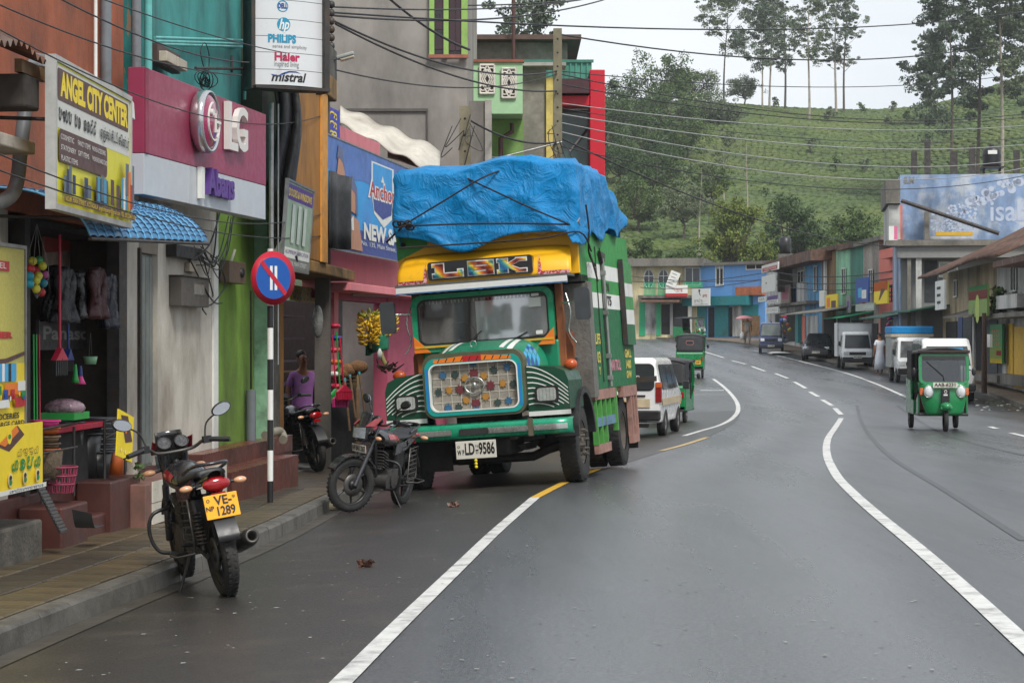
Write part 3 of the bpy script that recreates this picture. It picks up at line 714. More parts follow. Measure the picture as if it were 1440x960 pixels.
# rusty roof and rainwater pipe at the very left
t = FA.thing('rusty_roof', 'rusty corrugated roof edge above the pipe at the upper left corner', 'roof')
rw = FA.w(30, 84, -.9)
def rusty(u, v):
    uu = FA.u(-140) - 1 + u * (FA.u(62, -.9) - FA.u(-140) + 1); vv = -.95 + v * 1.0
    return (uu, vv, rw + .06 + .42 * v + .022 * math.sin(uu * 2 * pi / .12) - .03 * math.sin(u * 9))
MB().grid(rusty, 150, 4).build('roof_sheet', RUST, t)
MB().bx(FA.u(-140), FA.u(58, -.8), -.85, -.80, rw - .06, rw + .03).build('rafter', WOOD, t)
MB().bx(FA.u(-140), FA.u(60, -.9), -.88, -.3, rw - .30, rw - .07).build('eaves_board', M('charred_board', (.05, .042, .036), .9, var=.4, dirt=.4), t, .02)
MB().bx(FA.u(-60, -.7), FA.u(40, -.7), -.75, -.4, FA.w(30, 215, -.7), FA.w(30, 197, -.7)).build('ledge', M('ledge_board', C3(190, 180, 165), .8, dirt=.6, dscale=3), t, .01)
t = FA.thing('drain_pipe', 'thick dark grey rainwater pipe bending below the rusty roof', 'pipe')
def fp(F, x, y, v): u_, w_ = F.hit(x, y, v); return (u_, v, w_)
MB().tube(catmull([fp(FA, 44, 88, -.62), fp(FA, 40, 120, -.6), fp(FA, 30, 200, -.58), fp(FA, 24, 255, -.56), fp(FA, 12, 278, -.56), fp(FA, -14, 288, -.56)], 6), .055, 10).build('pipe', PVC, t)
MB().box(fp(FA, 56, 92, -.62), (.16, .14, .11), 0, .2, .5).build('gutter_end', PVC, t, .01)
# awning of curved sheets
t = FA.thing('awning', 'blue curved corrugated awning over the household shop', 'awning')
AWN = M('blue_awning', C3(42, 118, 168), .42, var=.12, scale=9, dirt=.3, dcol=C3(40, 70, 90), dscale=6)
AWL = M('awning_rib', C3(96, 160, 196), .45, var=.15)
ua0, ua1 = FA.u(2, -.1), FA.u(290, -.78); wf = FA.w(290, 340, -.78); npan = 17
for i in range(npan):
    a = ua0 + (ua1 - ua0) * i / npan; b = a + (ua1 - ua0) / npan
    def pan(u, v, a=a, b=b):
        q = v * 1.45; vv = -.80 * math.sin(q) / math.sin(1.45); ww = wf - .15 * (1 - (a - ua0) / (ua1 - ua0)) + .38 * (math.cos(q) - math.cos(1.45)) / (1 - math.cos(1.45))
        return (a + (b - a - .004) * u, vv, ww + .018 * math.sin(pi * u) + .004 * math.sin(v * 60))
    o = MB().grid(pan, 5, 26).build('awning_panel', AWN, t)
    MB().tube([Vector(pan(0, k / 12)) + Vector((0, 0, .006)) for k in range(13)], .009, 4).build('rib', AWL, o)
m_ = MB()
for k in range(1, 15):
    q = 1.45 * k / 15; m_.tube([(ua0 + (ua1 - ua0) * j / 51, -.80 * math.sin(q) / math.sin(1.45), wf - .15 * (1 - j / 51) + .383 * (math.cos(q) - math.cos(1.45)) / (1 - math.cos(1.45)) + .018 * abs(math.sin(pi * (j % 3) / 3)) * 1.1 + .002) for j in range(52)], .005, 4)
m_.build('cross_seam', M('awning_seam', C3(40, 84, 120), .6), t)
f = MB(); f.tube([(ua0, -.8, wf - .17), (ua1, -.8, wf - .02)], .016, 6); f.build('front_rail', IRON, t)
for q in (.05, .5, .97):
    uu = ua0 + (ua1 - ua0) * q; MB().tube([(uu, -.78, wf), (uu, 0, wf + .02)], .014, 6).build('bracket', IRON, t)
# the two posters at the left edge
b = sign(FA, -60, 34, 338, 640, -.46, 'tall pale yellow shop poster in a grey frame at the left edge', M('pale_yellow_print', C3(186, 176, 84), .5, var=.12, scale=30), STEEL, 'poster', .02)
b.rect(0, 1, 0, .42, PY); b.poly([(0, .43), (.3, .41), (.7, .42), (1, .46), (1, .48), (.7, .445), (.3, .435), (0, .455)], PBR)
b.text('FOR HER', .2, .80, .56, .03, PR, .01); b.rect(.3, .75, .88, .93, PR); b.text('ANGEL', .36, .70, .905, .03, PW)
b.text('GROCERIES', .45, .90, .155, .028, PK, .004); b.text('RECHARGE CARD', .36, .98, .115, .026, PK, .004)
for i, (x, z, ww, hh, mt) in enumerate(((.55, .33, .3, .09, PSKY), (.62, .33, .04, .09, PW), (.72, .33, .04, .09, PK), (.66, .26, .34, .06, PORN), (.86, .28, .12, .05, PW), (.5, .25, .1, .06, PG), (.62, .24, .08, .05, PB), (.74, .24, .06, .05, PR), (.8, .2, .18, .05, PR), (.55, .2, .16, .04, PW), (.9, .24, .07, .04, PG))): b.rect(x, min(.99, x + ww), z, z + hh, mt)
for i in range(7): b.disc(.5 + .07 * i, .245 + .01 * (i % 3), .018, (PR, PY, PB, PW)[i % 4])
b.done()
b = sign(FA, -40, 60, 605, 706, -.50, 'bright yellow soap poster leaning on the plinth under the tall one', PY, None, 'poster', .012)
b.poly([(.33, .72), (.62, .99), (.72, .84), (.5, .62)], PBR); b.poly([(.36, .75), (.6, .99), (.64, .9), (.44, .7)], PORN); b.disc(.50, .84, .055, PY); b.disc(.5, .84, .035, PG, sz=.5)
b.sinh(.60, .93, .52, .14, 4, PBR, .09, 3, slant=.1); b.sinh(.52, .96, .33, .17, 4, PG, .24, 8, slant=.05)
for x in (.5, .7, .88): b.disc(x, .2, .052, paint('cream', (226, 214, 160))); b.disc(x, .21, .03, paint('skin_print', (180, 120, 90))); b.disc(x, .235, .03, PK, sz=.5); b.disc(x, .165, .032, PG, sz=.6)
b.rect(0, 1, 0, .07, PW); b.sinh(.45, .95, .015, .04, 16, PK, .2, 4); b.done()
# goods in the open front
def shopitem(o, label, cat, group=None): return tag(o, label, cat, group)
BC = [C3(214, 206, 70), C3(190, 50, 54), C3(40, 150, 170), C3(60, 150, 96), C3(190, 90, 150)]
net = FA.thing('net_bag', 'net bag hanging full of coloured plastic balls', 'bag')
for i, (x, y, c) in enumerate(((46, 367, 0), (55, 366, 3), (60, 374, 0), (50, 380, 1), (42, 388, 2), (54, 388, 0), (63, 386, 4), (43, 378, 1), (51, 394, 0), (61, 398, 2), (42, 399, 2), (51, 406, 0), (58, 411, 1))):
    u_, v_, w_ = fp(FA, x, y, -.12 - .03 * (i % 3)); MB().sph((u_, v_, w_), .036, 12, 8).build('ball', M('ball_%d' % c, BC[c], .35, var=.05), net)
m_ = MB()
for a, z in ((0, 0), (1, 0), (2, 0), (3, 0)):
    ang = a * pi / 2; c = Vector(fp(FA, 52, 390, -.14)); top = Vector(fp(FA, 52, 315, -.14))
    m_.tube([top, c + Vector((.09 * math.cos(ang), .09 * math.sin(ang), .12)), c + Vector((.1 * math.cos(ang), .1 * math.sin(ang), 0)), c + Vector((0, 0, -.17))], .003, 4)
m_.build('netting', PGREY, net)
def garment(x0, x1, y0, y1, v, mat, label, seed):
    u0_, w1_ = FA.hit(x0, y0, v); u1_ = FA.u(x1, v); w0_ = FA.w(x0, y1, v); g = random.Random(seed)
    def fn(u, q): 
        uu = u0_ + (u1_ - u0_) * (u if u < .5 else u); return (uu, v + .05 * math.sin(u * 9 + seed) * q + .02 * math.sin(u * 23 + q * 8), w1_ + (w0_ - w1_) * q - (.06 * abs(u - .5) if q < .2 else 0))
    m_ = MB().grid(fn, 16, 14); m_2 = MB(); o = m_.build('garment_bag', mat); s_ = o.modifiers.new('thick', 'SOLIDIFY'); s_.thickness = .05
    for p in o.data.polygons: pass
    o.matrix_world = Matrix.Translation(FA.o) @ Matrix.Rotation(FA.rz, 4, 'Z')
    return tag(o, label, 'garment', 'garments hanging in plastic')
PLB = M('black_plastic_film', (.012, .012, .013), .3, var=.3, scale=8, bump=1., bscale=14, coat=.1)
PLG = M('clear_film_over_cloth', (.022, .021, .026), .4, var=.6, scale=6, bump=1., bscale=18); PLR = M('maroon_film', (.055, .008, .012), .45, var=.3, bump=.8, bscale=14); PLN = M('navy_film', (.014, .016, .03), .4, var=.3, bump=.8, bscale=14)
garment(66, 82, 372, 452, -.02, PLB, 'black garment in a plastic cover beside the net of balls', 1); garment(78, 96, 374, 454, -.10, PLG, 'grey garment in shiny clear plastic left of the maroon one', 2)
garment(104, 124, 378, 448, .02, PLB, 'black garment between the clear plastic and the maroon cover', 4); garment(124, 140, 374, 448, -.06, PLR, 'maroon garment hanging in plastic cover', 3); garment(141, 157, 384, 462, -.02, PLN, 'navy garment hanging at the right end of the row', 5)
def broom(F, x, ytop, ybot, v, mat, hmat, label, w_=.32, hd=.12, group='brooms at the shop front', x2=None, bristle=BLKP, mir=1):
    u0_, w1_ = F.hit(x, ytop, v); u1_, w0_ = F.hit(x if x2 is None else x2, ybot, v); t = F.thing('broom', label, 'broom', u1_, v, w0_, group)
    MB().cyl((0, 0, hd + .02), (u0_ - u1_, 0, w1_ - w0_), .012, n=8).build('handle', mat, t)
    MB().prism([(-w_ / 2, hd), (w_ / 2, hd), (w_ * .2, hd + .06), (.015, hd + .10), (-.015, hd + .10), (-w_ * .2, hd + .06)], -.025, .025).build('broom_head', hmat, t, .006)
    m_ = MB()
    for i in range(18):
        q = -w_ / 2 + w_ * (i + .5) / 18; m_.bx(q - w_ * .022, q + w_ * .022, -.022 + .003 * (i % 3), .022, 0 + .006 * (i % 2), hd - .001)
    m_.build('bristles', bristle, t)
    return t
RP = M('red_plastic', C3(196, 40, 70), .35, var=.08); GP = M('green_plastic', C3(40, 160, 70), .38, var=.08); PP = M('pink_plastic', C3(226, 60, 140), .38, var=.06); BP = M('blue_plastic', C3(40, 60, 130), .38, var=.08); ORP = M('orange_plastic', C3(190, 96, 40), .45, var=.12)
broom(FA, 84, 330, 528, -.15, RP, RP, 'red broom with wide black bristles hanging upright in the shop front', .36, .13); broom(FA, 96, 430, 522, .1, BP, BP, 'blue-handled broom half hidden behind the red one', .22, .1)
t = FA.thing('brush', 'small pink and blue brush hanging beside the broom', 'brush', *(lambda q: (q[0], q[1], q[2]))(fp(FA, 113, 540, -.12)), group='small brushes'); MB().lathe([(.012, .16), (.02, .1), (.02, .07)], 10).build('handle', BP, t); MB().lathe([(.02, .07), (.035, .03), (.05, 0), (.001, 0)], 10).build('bristles', PP, t)
t = FA.thing('brush', 'small green brush hanging beside the pink one', 'brush', *fp(FA, 106, 538, -.12), group='small brushes'); MB().lathe([(.01, .16), (.018, .1), (.02, .07)], 10).build('handle', GP, t); MB().lathe([(.02, .07), (.028, .03), (.034, 0), (.001, 0)], 10).build('bristles', GP, t)
t = FA.thing('hanging_basket', 'small pale green basket hung on strings', 'basket', *fp(FA, 127, 512, -.05)); MB().lathe([(.001, 0), (.05, 0), (.065, .07), (.06, .07), (.045, .008)], 14).build('bowl', M('pale_green_plastic', C3(120, 170, 130), .4), t); m_ = MB(); m_.tube([(-.05, 0, .07), (0, 0, .28)], .004, 4); m_.tube([(.05, 0, .07), (0, 0, .28)], .004, 4); m_.build('string', IRON, t)
b = sign(FA, 55, 150, 450, 492, .35, 'dark electronics sign with large pale letters at the back of the shop', M('dark_sign', (.03, .028, .028), .5), None, 'shop_sign', .03); b.text('Panasonic', .05, .98, .55, .45, PGREY, .01); b.done()
b = sign(FA, 62, 162, 318, 372, .5, 'faded red and white banner high at the back of the shop', M('banner_white', C3(150, 130, 118), .7, dirt=.4, dscale=2), None, 'banner', .02); b.poly([(0, .3), (.5, .55), (.5, 1), (0, 1)], M('banner_red', C3(140, 52, 44), .7)); b.rect(.45, .7, .5, .85, M('banner_red', (0, 0, 0))); b.text('PHONE', .06, .3, .8, .14, PW); b.done()
# racks, buckets and baskets on the floor of the shop front
t = FA.thing('display_rack', 'dark metal rack holding baskets and buckets at the shop front', 'rack')
m_ = MB()
for x in (59, 104):
    a = fp(FA, x, 600, -.2); bt = fp(FA, x - (2 if x > 80 else 0), 692, -.2); m_.tube([a, (a[0], a[1], .36)], .012, 6)
for y in (600, 634, 672): m_.tube([fp(FA, 56, y + 4, -.2), fp(FA, 108, y - 6, -.2)], .011, 6)
m_.build('frame', IRON, t)
m_ = MB()
for y in (592, 610): m_.tube([fp(FA, 148, y + (0 if y < 600 else 6), -.25), fp(FA, 176, y - 8, -.25)], .011, 6)
for x in (147, 176): a = fp(FA, x, 590, -.25); m_.tube([a, (a[0], a[1], .45)], .012, 6)
m_.build('rail', IRON, t)
def bucket(x, y, v, r, h, mat, label, cat='bucket', name='bucket', rim=True, group='buckets and tubs'):
    p = fp(FA, x, y, v); t = FA.thing(name, label, cat, p[0], p[1], p[2], group)
    MB().lathe([(.001, 0), (r * .78, 0), (r, h), (r * .95, h), (r * .74, .012)], 18).build('bucket_body', mat, t)
    if rim: MB().ring((0, 0, h), r, .010, 18, 6).build('rim', mat, t)
    return t
BKT = M('black_bucket', (.026, .027, .03), .38, var=.2); GYT = M('grey_tub', (.07, .075, .085), .4, var=.15)
for i in range(7): bucket(140, 640 - 7.2 * i, -.05, .155, .06, GYT, 'dark tub in the tall nested stack, %s' % ('lowest', 'second from the bottom', 'third from the bottom', 'middle one', 'third from the top', 'second from the top', 'topmost')[i], group='nested stack of dark tubs')
bucket(134, 672, -.06, .15, .24, BKT, 'black bucket under the stack of nested tubs'); bucket(118, 672, .02, .16, .40, BKT, 'deep black bin left of the nested tubs'); bucket(92, 660, .1, .17, .42, BKT, 'black bin behind the rack')
bucket(161, 668, -.12, .10, .26, ORP, 'orange clay-coloured pot at the right of the tubs', 'pot', 'plant_pot'); bucket(161, 630, -.12, .11, .035, GP, 'green rimmed dish on the orange pot', 'dish', 'dish'); bucket(161, 622, -.12, .115, .035, ORP, 'orange dish on top of the green dish', 'dish', 'dish')
for i, (y, c, l) in enumerate(((636, ORP, 'lowest orange tub stacked by the poster'), (628, M('brown_plastic', (.10, .06, .03), .4), 'brown tub in the stack by the poster'), (618, M('tan_plastic', (.2, .12, .06), .4), 'tan tub in the stack by the poster'), (606, ORP, 'bright orange tub near the top of the stack by the poster'), (596, PP, 'pink tub on top of the stack by the poster'))): bucket(64, y + 4, -.08, .12, .05, c, l, 'tub', 'tub', group='tubs stacked by the poster')
t = FA.thing('wicker_basket', 'brown wicker basket beside the yellow poster', 'basket', *fp(FA, 66, 672, -.15)); MB().lathe([(.001, 0), (.11, 0), (.13, .22), (.12, .22), (.1, .01)], 16).build('basket_body', M('wicker', (.15, .11, .07), .8, var=.5, scale=40, bump=1, bscale=80), t)
t = FA.thing('laundry_basket', 'dark pink plastic basket behind the leaning rubber mat', 'basket', *fp(FA, 85, 692, -.24)); m_ = MB().lathe([(.001, 0), (.10, 0)], 16)
for k in range(16): q = k * pi / 8; m_.tube([(.10 * math.cos(q), .10 * math.sin(q), 0), (.14 * math.cos(q), .14 * math.sin(q), .21)], .006, 4)
for z in (.07, .14, .21): m_.ring((0, 0, z), .10 + .04 * z / .21, .008, 16, 5)
m_.build('basket_body', M('rose_plastic', C3(150, 60, 84), .45), t)
t = FA.thing('tray', 'bright green plastic tray holding goods in clear wrap', 'tray', *fp(FA, 91, 589, -.1)); MB().bx(-.22, .22, -.14, .14, 0, .006).build('base', GP, t)
m_ = MB(); m_.bx(-.22, .22, -.15, -.135, .0, .06); m_.bx(-.22, .22, .135, .15, 0, .06); m_.bx(-.235, -.22, -.15, .15, 0, .06); m_.bx(.22, .235, -.15, .15, 0, .06); m_.build('side', GP, t)
o = MB().sph((0, 0, 0), .15, 14, 8, (1.2, .8, .55)).build('wrapped_parcel', M('clear_wrap', C3(160, 130, 140), .2, var=.6, scale=14, bump=1, bscale=20, coat=.5)); o.location = FA.at(*(lambda q: (q[0], q[1], q[2] + .07))(fp(FA, 91, 585, -.1))); tag(o, 'clear plastic parcel of mixed small goods lying in the green tray', 'parcel')
MB()
t = FA.thing('shelf', 'low dark shelf piled with red trays behind the rack', 'shelf'); u_, _, w_ = fp(FA, 62, 602, -.05)
MB().bx(FA.u(60), FA.u(130), -.12, .35, w_ - .05, w_).build('shelf_board', RP, t, .005); MB().bx(FA.u(60), FA.u(132), -.05, .3, FL, w_ - .06).build('shelf_side', DARK, t)
for i, (x, c, l) in enumerate(((47, GP, 'green'), (51, GP, 'second green'), (55, RP, 'red'))):
    o = MB().tube([fp(FA, x, 470, .0), fp(FA, x + 1, 590, -.02)], .008, 6).build('pole', c); o.matrix_world = Matrix.Translation(FA.o) @ Matrix.Rotation(FA.rz, 4, 'Z'); tag(o, '%s broom handle standing just right of the tall poster' % l, 'pole', 'broom handles by the poster')
# leaning rubber mat
t = FA.thing('rubber_mat', 'black ribbed rubber mat leaning on the step', 'mat', *fp(FA, 90, 748, -.55)); t.rotation_euler[0] = R(-28)
MB().bx(-.09, .09, 0, .012, 0, .50).build('sheet', BLKP, t)
for i in range(16): MB().bx(-.088, .088, -.008, -.001, .012 + .03 * i, .030 + .03 * i).build('ridge', M('worn_rubber', (.05, .046, .04), .6), t)
o = MB().grid(lambda u, v: (u * .40, -v * .16, .012 + .16 * (1 - min(1, u * 3)) ** 2 * (1 - .2 * v)), 14, 3).build('rubber_strip', M('dull_strip', (.06, .065, .07), .4)); o.matrix_world = Matrix.Translation(FA.at(*fp(FA, 101, 746, -.5))) @ Matrix.Rotation(FA.rz, 4, 'Z'); tag(o, 'flat dark strip curling onto the pavement from the leaning mat', 'strip')
# small tilted yellow sign on the rail
b = sign(FA, 164, 186, 574, 640, -.42, 'small yellow soap sign tilted on the shop rail', PY, None, 'poster', .012); b.t.rotation_euler[1] = R(10)
b.poly([(.15, .9), (.6, .95), (.95, .45), (.5, .35)], PBR); b.disc(.5, .65, .04, PORN)
for x in (.25, .5, .75): b.disc(x, .16, .018, PW)
b.done()
o = leaves([((0, 0, -.1 * k), .07, 30) for k in range(5)], .022, 5).build('weed', leafmat('weed_leaf', (.07, .13, .03), (.05, .09, .02), 2)); o.location = FA.at(*fp(FA, 196, 655, -.42)); tag(o, 'straggly green weed growing down beside the step', 'plant')

# Angel City Center board
u0_, w1_ = FA.hit(78, 86, -1.0); _, w0_ = FA.hit(72, 284, -1.0); u1_ = FA.u(187, -.90)
t = FA.thing('sign_board', 'big yellow and white shop board lettered ANGEL CITY CENTER', 'sign', u0_, -1.0, w0_); t.rotation_euler[2] = FA.rz + .05
b = Board(t, u1_ - u0_, w1_ - w0_, .05, M('board_yellow', C3(214, 206, 52), .5, var=.05, dirt=.15, dcol=C3(140, 130, 60)), M('board_frame', C3(176, 176, 172), .5, dirt=.4), .045)
b.rect(.02, .985, .54, .985, paint('board_white', (206, 206, 198), dirt=.2)); b.rect(.02, .97, .735, .965, PBR, r=.03); b.text('ANGEL CITY CENTER', .05, .96, .85, .165, PY, .03)
b.sinh(.03, .19, .60, .085, 4, PK, .22, 11); b.sinh(.22, .30, .60, .085, 2, PK, .22, 12); b.sinh(.33, .50, .60, .085, 4, PK, .22, 13); b.text('ஏஞ்சல் சிட்டி சென்டர்', .55, .97, .635, .075, PK, .006)
b.rect(.02, .64, .30, .535, PBR, r=.05)
for i, (a, x) in enumerate((('COSMETIC', .04), ('STATIONERY', .04), ('PLASTIC ITEMS', .04))): b.text(a, x, x + (.16, .18, .2)[i], .48 - .075 * i, .038, PW)
for i, a in enumerate(('FANCY ITEMS', 'GIFT ITEMS')): b.text(a, .24, .40 - .02 * i, .48 - .075 * i, .038, PW)
for i, a in enumerate(('PHONE ACCESSORIES', 'PHONE RECHARGE CARD')): b.text(a, .42, .60 + .02 * i, .48 - .075 * i, .036, PW)
STN = paint('stone_print', (92, 104, 112)); TQ = paint('turquoise_print', (70, 140, 170)); DKB = paint('navy_print', (40, 52, 84))
for x, z, ww, hh, mt in ((.06, .09, .05, .12, STN), (.09, .09, .03, .17, DKB), (.115, .09, .035, .2, STN), (.155, .09, .04, .14, DKB), (.30, .09, .05, .15, DKB), (.34, .09, .05, .10, STN), (.45, .08, .16, .19, DKB), (.465, .09, .04, .19, TQ), (.55, .09, .04, .19, TQ), (.51, .1, .035, .2, STN), (.64, .09, .05, .2, PBR), (.72, .06, .05, .2, PBR), (.79, .09, .09, .24, TQ), (.82, .08, .03, .26, PW), (.85, .2, .05, .26, STN), (.89, .1, .04, .3, PORN), (.92, .1, .03, .2, PR), (.945, .12, .03, .34, STN)): b.rect(x, x + ww, z, z + hh, mt)
b.rect(.02, .985, .012, .062, PBR); b.text('NO.89, MAIN STREET, KOTAGALA. angelcitycenter@gmail.com  TEL: 052 2244 110', .03, .975, .037, .036, PY)
b.done(); MB().prism([(b.W + .02, b.H - .12), (b.W + .16, b.H - .13), (b.W + .12, b.H + .0), (b.W + .02, b.H + .02)], -.01, .01).build('bent_flap', PW, t)
m_ = MB(); m_.tube([(.1, .06, b.H * .6), (.1, .6, b.H * .62)], .015, 6); m_.tube([(b.W - .1, .06, b.H * .6), (b.W - .1, .6, b.H * .62)], .015, 6); m_.build('bracket', IRON, t)

# --- teal and white shop
sh = FB.thing('shop_building', 'white fronted shop with teal upper storey and narrow steel door', 'shop')
uw0, uw1 = FB.u(142), FB.u(304); ud0, ud1 = FB.u(195), FB.u(222); SF = .46
wt = FB.w(215, 290); wd = FB.w(200, 355)
MB().bx(FB.u(173), ud0, 0, 4, -.2, wt + .4).build('wall', WHTP, sh); MB().bx(ud1, uw1 - .004, 0, 4, -.2, wt + .4).build('wall', WHTP, sh); MB().bx(ud0 + .003, ud1 - .003, .003, 4, wd, wt + .4).build('lintel', GREP, sh); MB().bx(ud0 + .003, ud1 - .003, .0, 4, -.2, SF).build('threshold', REDC, sh)
d_ = MB().bx(ud0 + .004, ud1 - .004, .06, .09, SF, wd - .004).build('door', M('steel_door', C3(128, 134, 130), .5, .3, var=.15, dirt=.35, dscale=2, streak=.3), sh)
for i in range(5):
    a = ud0 + .02 + (ud1 - ud0 - .04) * i / 5; MB().bx(a, a + (ud1 - ud0 - .04) / 5 - .012, .045, .058, SF + .03, wd - .03).build('slat', M('steel_door', (0, 0, 0)), d_)
MB().bx(ud0 - .05, ud0 + .002, -.03, .0, SF, wd + .04).build('door_frame', IRON, sh)
MB().bx(FB.u(300, -.02), FB.u(306, -.02), -.03, -.002, 0, wt).build('corner_bead', PW, sh)
# plinth with white tile front
MB().bx(FB.u(205, -.5), FB.u(320, -.5), -.5, -.003, -.25, .42).build('plinth', M('plinth_side', C3(120, 84, 74), .6, dirt=.4, dscale=2), sh, .01)
for i in range(4):
    for j in range(2):
        a = FB.u(215 + 26 * i, -.515); bb = FB.u(215 + 26 * (i + 1), -.515); MB().bx(a + .004, bb - .004, -.515, -.502, .04 + .2 * j, .232 + .2 * j).build('tile', M('white_tile', C3(206, 200, 186), .35, var=.06, dirt=.3, dcol=C3(120, 110, 95)), sh)
# teal upper storey: peeling corner, flat wall, ledge pipes
wT = FB.w(220, -60)
MB().bx(FA.u(140) - FA.len - .05, FB.u(222), .25, 4, wt + .402, wT + 2).build('corner_wall', PEEL, sh); MB().bx(FB.u(222) + .003, FB.u(345), .05, 4, wt + .402, wT + 2).build('upper_wall', TEAL, sh)
for x, r_, mt in ((140.5, .017, PW), (155, .052, PVC), (197, .050, PVC), (214, .04, M('teal_pipe', C3(96, 170, 166), .5))):
    u_ = FB.u(x, -.1); MB().tube([(u_, -.06, wt + .3), (u_, -.06, wT + 1.5)], r_, 10).build('drain_pipe', mt, sh)
for dy in (0, 5, 9): MB().tube([fp(FB, 218, 53 + dy, -.02), fp(FB, 340, 57 + dy, -.02)], .018, 6).build('conduit', M('teal_pipe', (0, 0, 0)), sh)
MB().tube([fp(FB, 340, 57, -.02), fp(FB, 344, 70, -.02), fp(FB, 344, 140, -.02)], .02, 6).build('conduit', M('teal_pipe', (0, 0, 0)), sh)
def boxthing(F, x0, x1, y0, y1, v, th, mat, name, label, cat, parts=()):
    u0_, w1_ = F.hit(x0, y0, v); u1_ = F.u(x1, v); w0_ = F.w(x0, y1, v); t = F.thing(name, label, cat, u0_, v, w0_); W, H = u1_ - u0_, w1_ - w0_
    MB().bx(0, W, 0, th, 0, H).build('case', mat, t, .008)
    return t, W, H
t, W, H = boxthing(FB, 222, 254, 60, 88, -.12, .1, M('meter_board', (.06, .035, .028), .6), 'meter_panel', 'dark board with two pale electricity meters on the teal wall', 'meter')
for a in (.02, .5):
    MB().bx(a * W, (a + .42) * W, -.09, -.002, .08 * H, .6 * H).build('meter', M('meter_case', C3(176, 168, 150), .5, dirt=.3), t, .008)
m_ = MB().tube([fp(FB, 275, 96, -.15), fp(FB, 352, 97, -.25)], .018, 6); m_.tube([fp(FB, 326, 78, -.2), fp(FB, 326, 102, -.2)], .016, 6); o = m_.build('iron_bracket', IRON); o.matrix_world = Matrix.Translation(FB.o) @ Matrix.Rotation(FB.rz, 4, 'Z'); tag(o, 'rusty iron bracket across the teal wall above the cable coil', 'bracket')
m_ = MB(); c = Vector(fp(FB, 289, 112, -.12)); g = random.Random(3)
for k in range(9): m_.ring(c + Vector((g.gauss(0, .03), g.gauss(0, .02), g.gauss(0, .02))), g.uniform(.05, .13), .006, 14, 4, Matrix.Rotation(R(90) + g.gauss(0, .4), 4, 'X') @ Matrix.Rotation(g.gauss(0, .5), 4, 'Y') @ Matrix.Diagonal((1.3, .7, 1, 1)))
m_.tube(catmull([fp(FB, 290, 105, -.1), fp(FB, 282, 75, -.1), fp(FB, 288, 60, -.1), fp(FB, 294, 78, -.1), fp(FB, 293, 104, -.1)], 5), .006, 4)
o = m_.build('cable_coil', BLKP); o.matrix_world = Matrix.Translation(FB.o) @ Matrix.Rotation(FB.rz, 4, 'Z'); tag(o, 'coil of black cable hanging on the teal wall', 'cable')
# big pink and white fascia sign
FS = Fac(-3.45, 20.0, -2.8, 24.2, paveZ(21))
u1_ = FS.u(374); wT_ = FS.w(203, 94); wM = FS.w(203, 215); wB = FS.w(203, 273)
t = FS.thing('fascia_sign', 'large pink and white shop fascia with a round emblem and letters LG', 'sign', FS.u(203), 0, wB); W = u1_ - FS.u(203); H = wT_ - wB; hm = wM - wB
PINK = M('sign_pink', C3(146, 52, 80), .45, var=.06, dirt=.3, dcol=C3(90, 36, 56), dscale=.9, streak=.4); SWH = M('sign_white', C3(186, 190, 194), .45, var=.05, dirt=.25, dcol=C3(130, 128, 124), dscale=1, streak=.3)
MB().bx(0, W, 0, .16, hm, H).build('pink_panel', PINK, t, .006); MB().bx(0, .10, -.012, -.002, hm + .005, H - .005).build('edge_band', M('sign_dark_pink', C3(134, 36, 66), .5), t)
for i in range(3): MB().bx(W * i / 3 + .002, W * (i + 1) / 3 - .002, .004, .16, 0, hm - .004).build('white_panel', SWH, t, .004)
def loc(px, py, v=0): u_, w_ = FS.hit(px, py, v); return u_ - FS.u(203), w_ - wB
cx, cz = loc(294, 171, -.12); R0 = (loc(294, 127, -.12)[1] - loc(294, 216, -.12)[1]) / 2
e = MB().lathe([(.0001, .0), (R0 * .9, 0), (R0, .04), (R0, .12), (R0 * .96, .15), (R0 * .9, .15), (R0 * .88, .13)], 36, Matrix.Translation((cx, .0, cz)) @ Matrix.Rotation(R(90), 4, 'X')).build('emblem', M('chrome_rim', (.6, .6, .6), .2, .9, var=.05), t)
MB().lathe([(R0 * .88, .125), (R0 * .7, .16), (R0 * .4, .18), (.0001, .185)], 36, Matrix.Translation((cx, 0, cz)) @ Matrix.Rotation(R(90), 4, 'X')).build('emblem_face', M('emblem_magenta', C3(150, 16, 76), .18, var=.04, coat=.8), e)
m_ = MB(); q = arc(cx, cz, R0 * .62, 100, 350, 20); q2 = arc(cx, cz, R0 * .575, 350, 100, 20)
m_.prism([(a, b_) for a, b_ in q + q2], -.182, -.160); m_.bx(cx - R0 * .035, cx + R0 * .035, -.200, -.180, cz - R0 * .3, cz + R0 * .25); m_.bx(cx - R0 * .03, cx + R0 * .2, -.205, -.181, cz - R0 * .35, cz - R0 * .25); m_.prism(arc(cx - .32 * R0, cz + .25 * R0, R0 * .11, 0, 360, 14)[:-1], -.200, -.17)
m_.bx(cx + R0 * .2, cx + R0 * .6, -.19, -.160, cz - .04 * R0, cz + .04 * R0); m_.build('emblem_lines', PW, e)
LET = M('white_letters', C3(216, 212, 206), .4, var=.03, dirt=.2, dcol=C3(130, 120, 110))
for ch, x0, x1 in (('L', 315, 328), ('G', 327, 343)):
    a0, b0 = loc(x0, 214, -.02); a1, _ = loc(x1, 214, -.02); _, b1 = loc(x0, 145 if ch == 'L' else 152, -.02)
    MB().text(ch, Matrix.Translation(((a0 + a1) / 2, -.04, (b0 + b1) / 2)), (b1 - b0) / .73, .03, width=(a1 - a0), bold=.012).build('letter', LET, t)
a0, b0 = loc(288, 278, -.02); a1, _ = loc(325, 278, -.02); _, b1 = loc(290, 240, -.02)
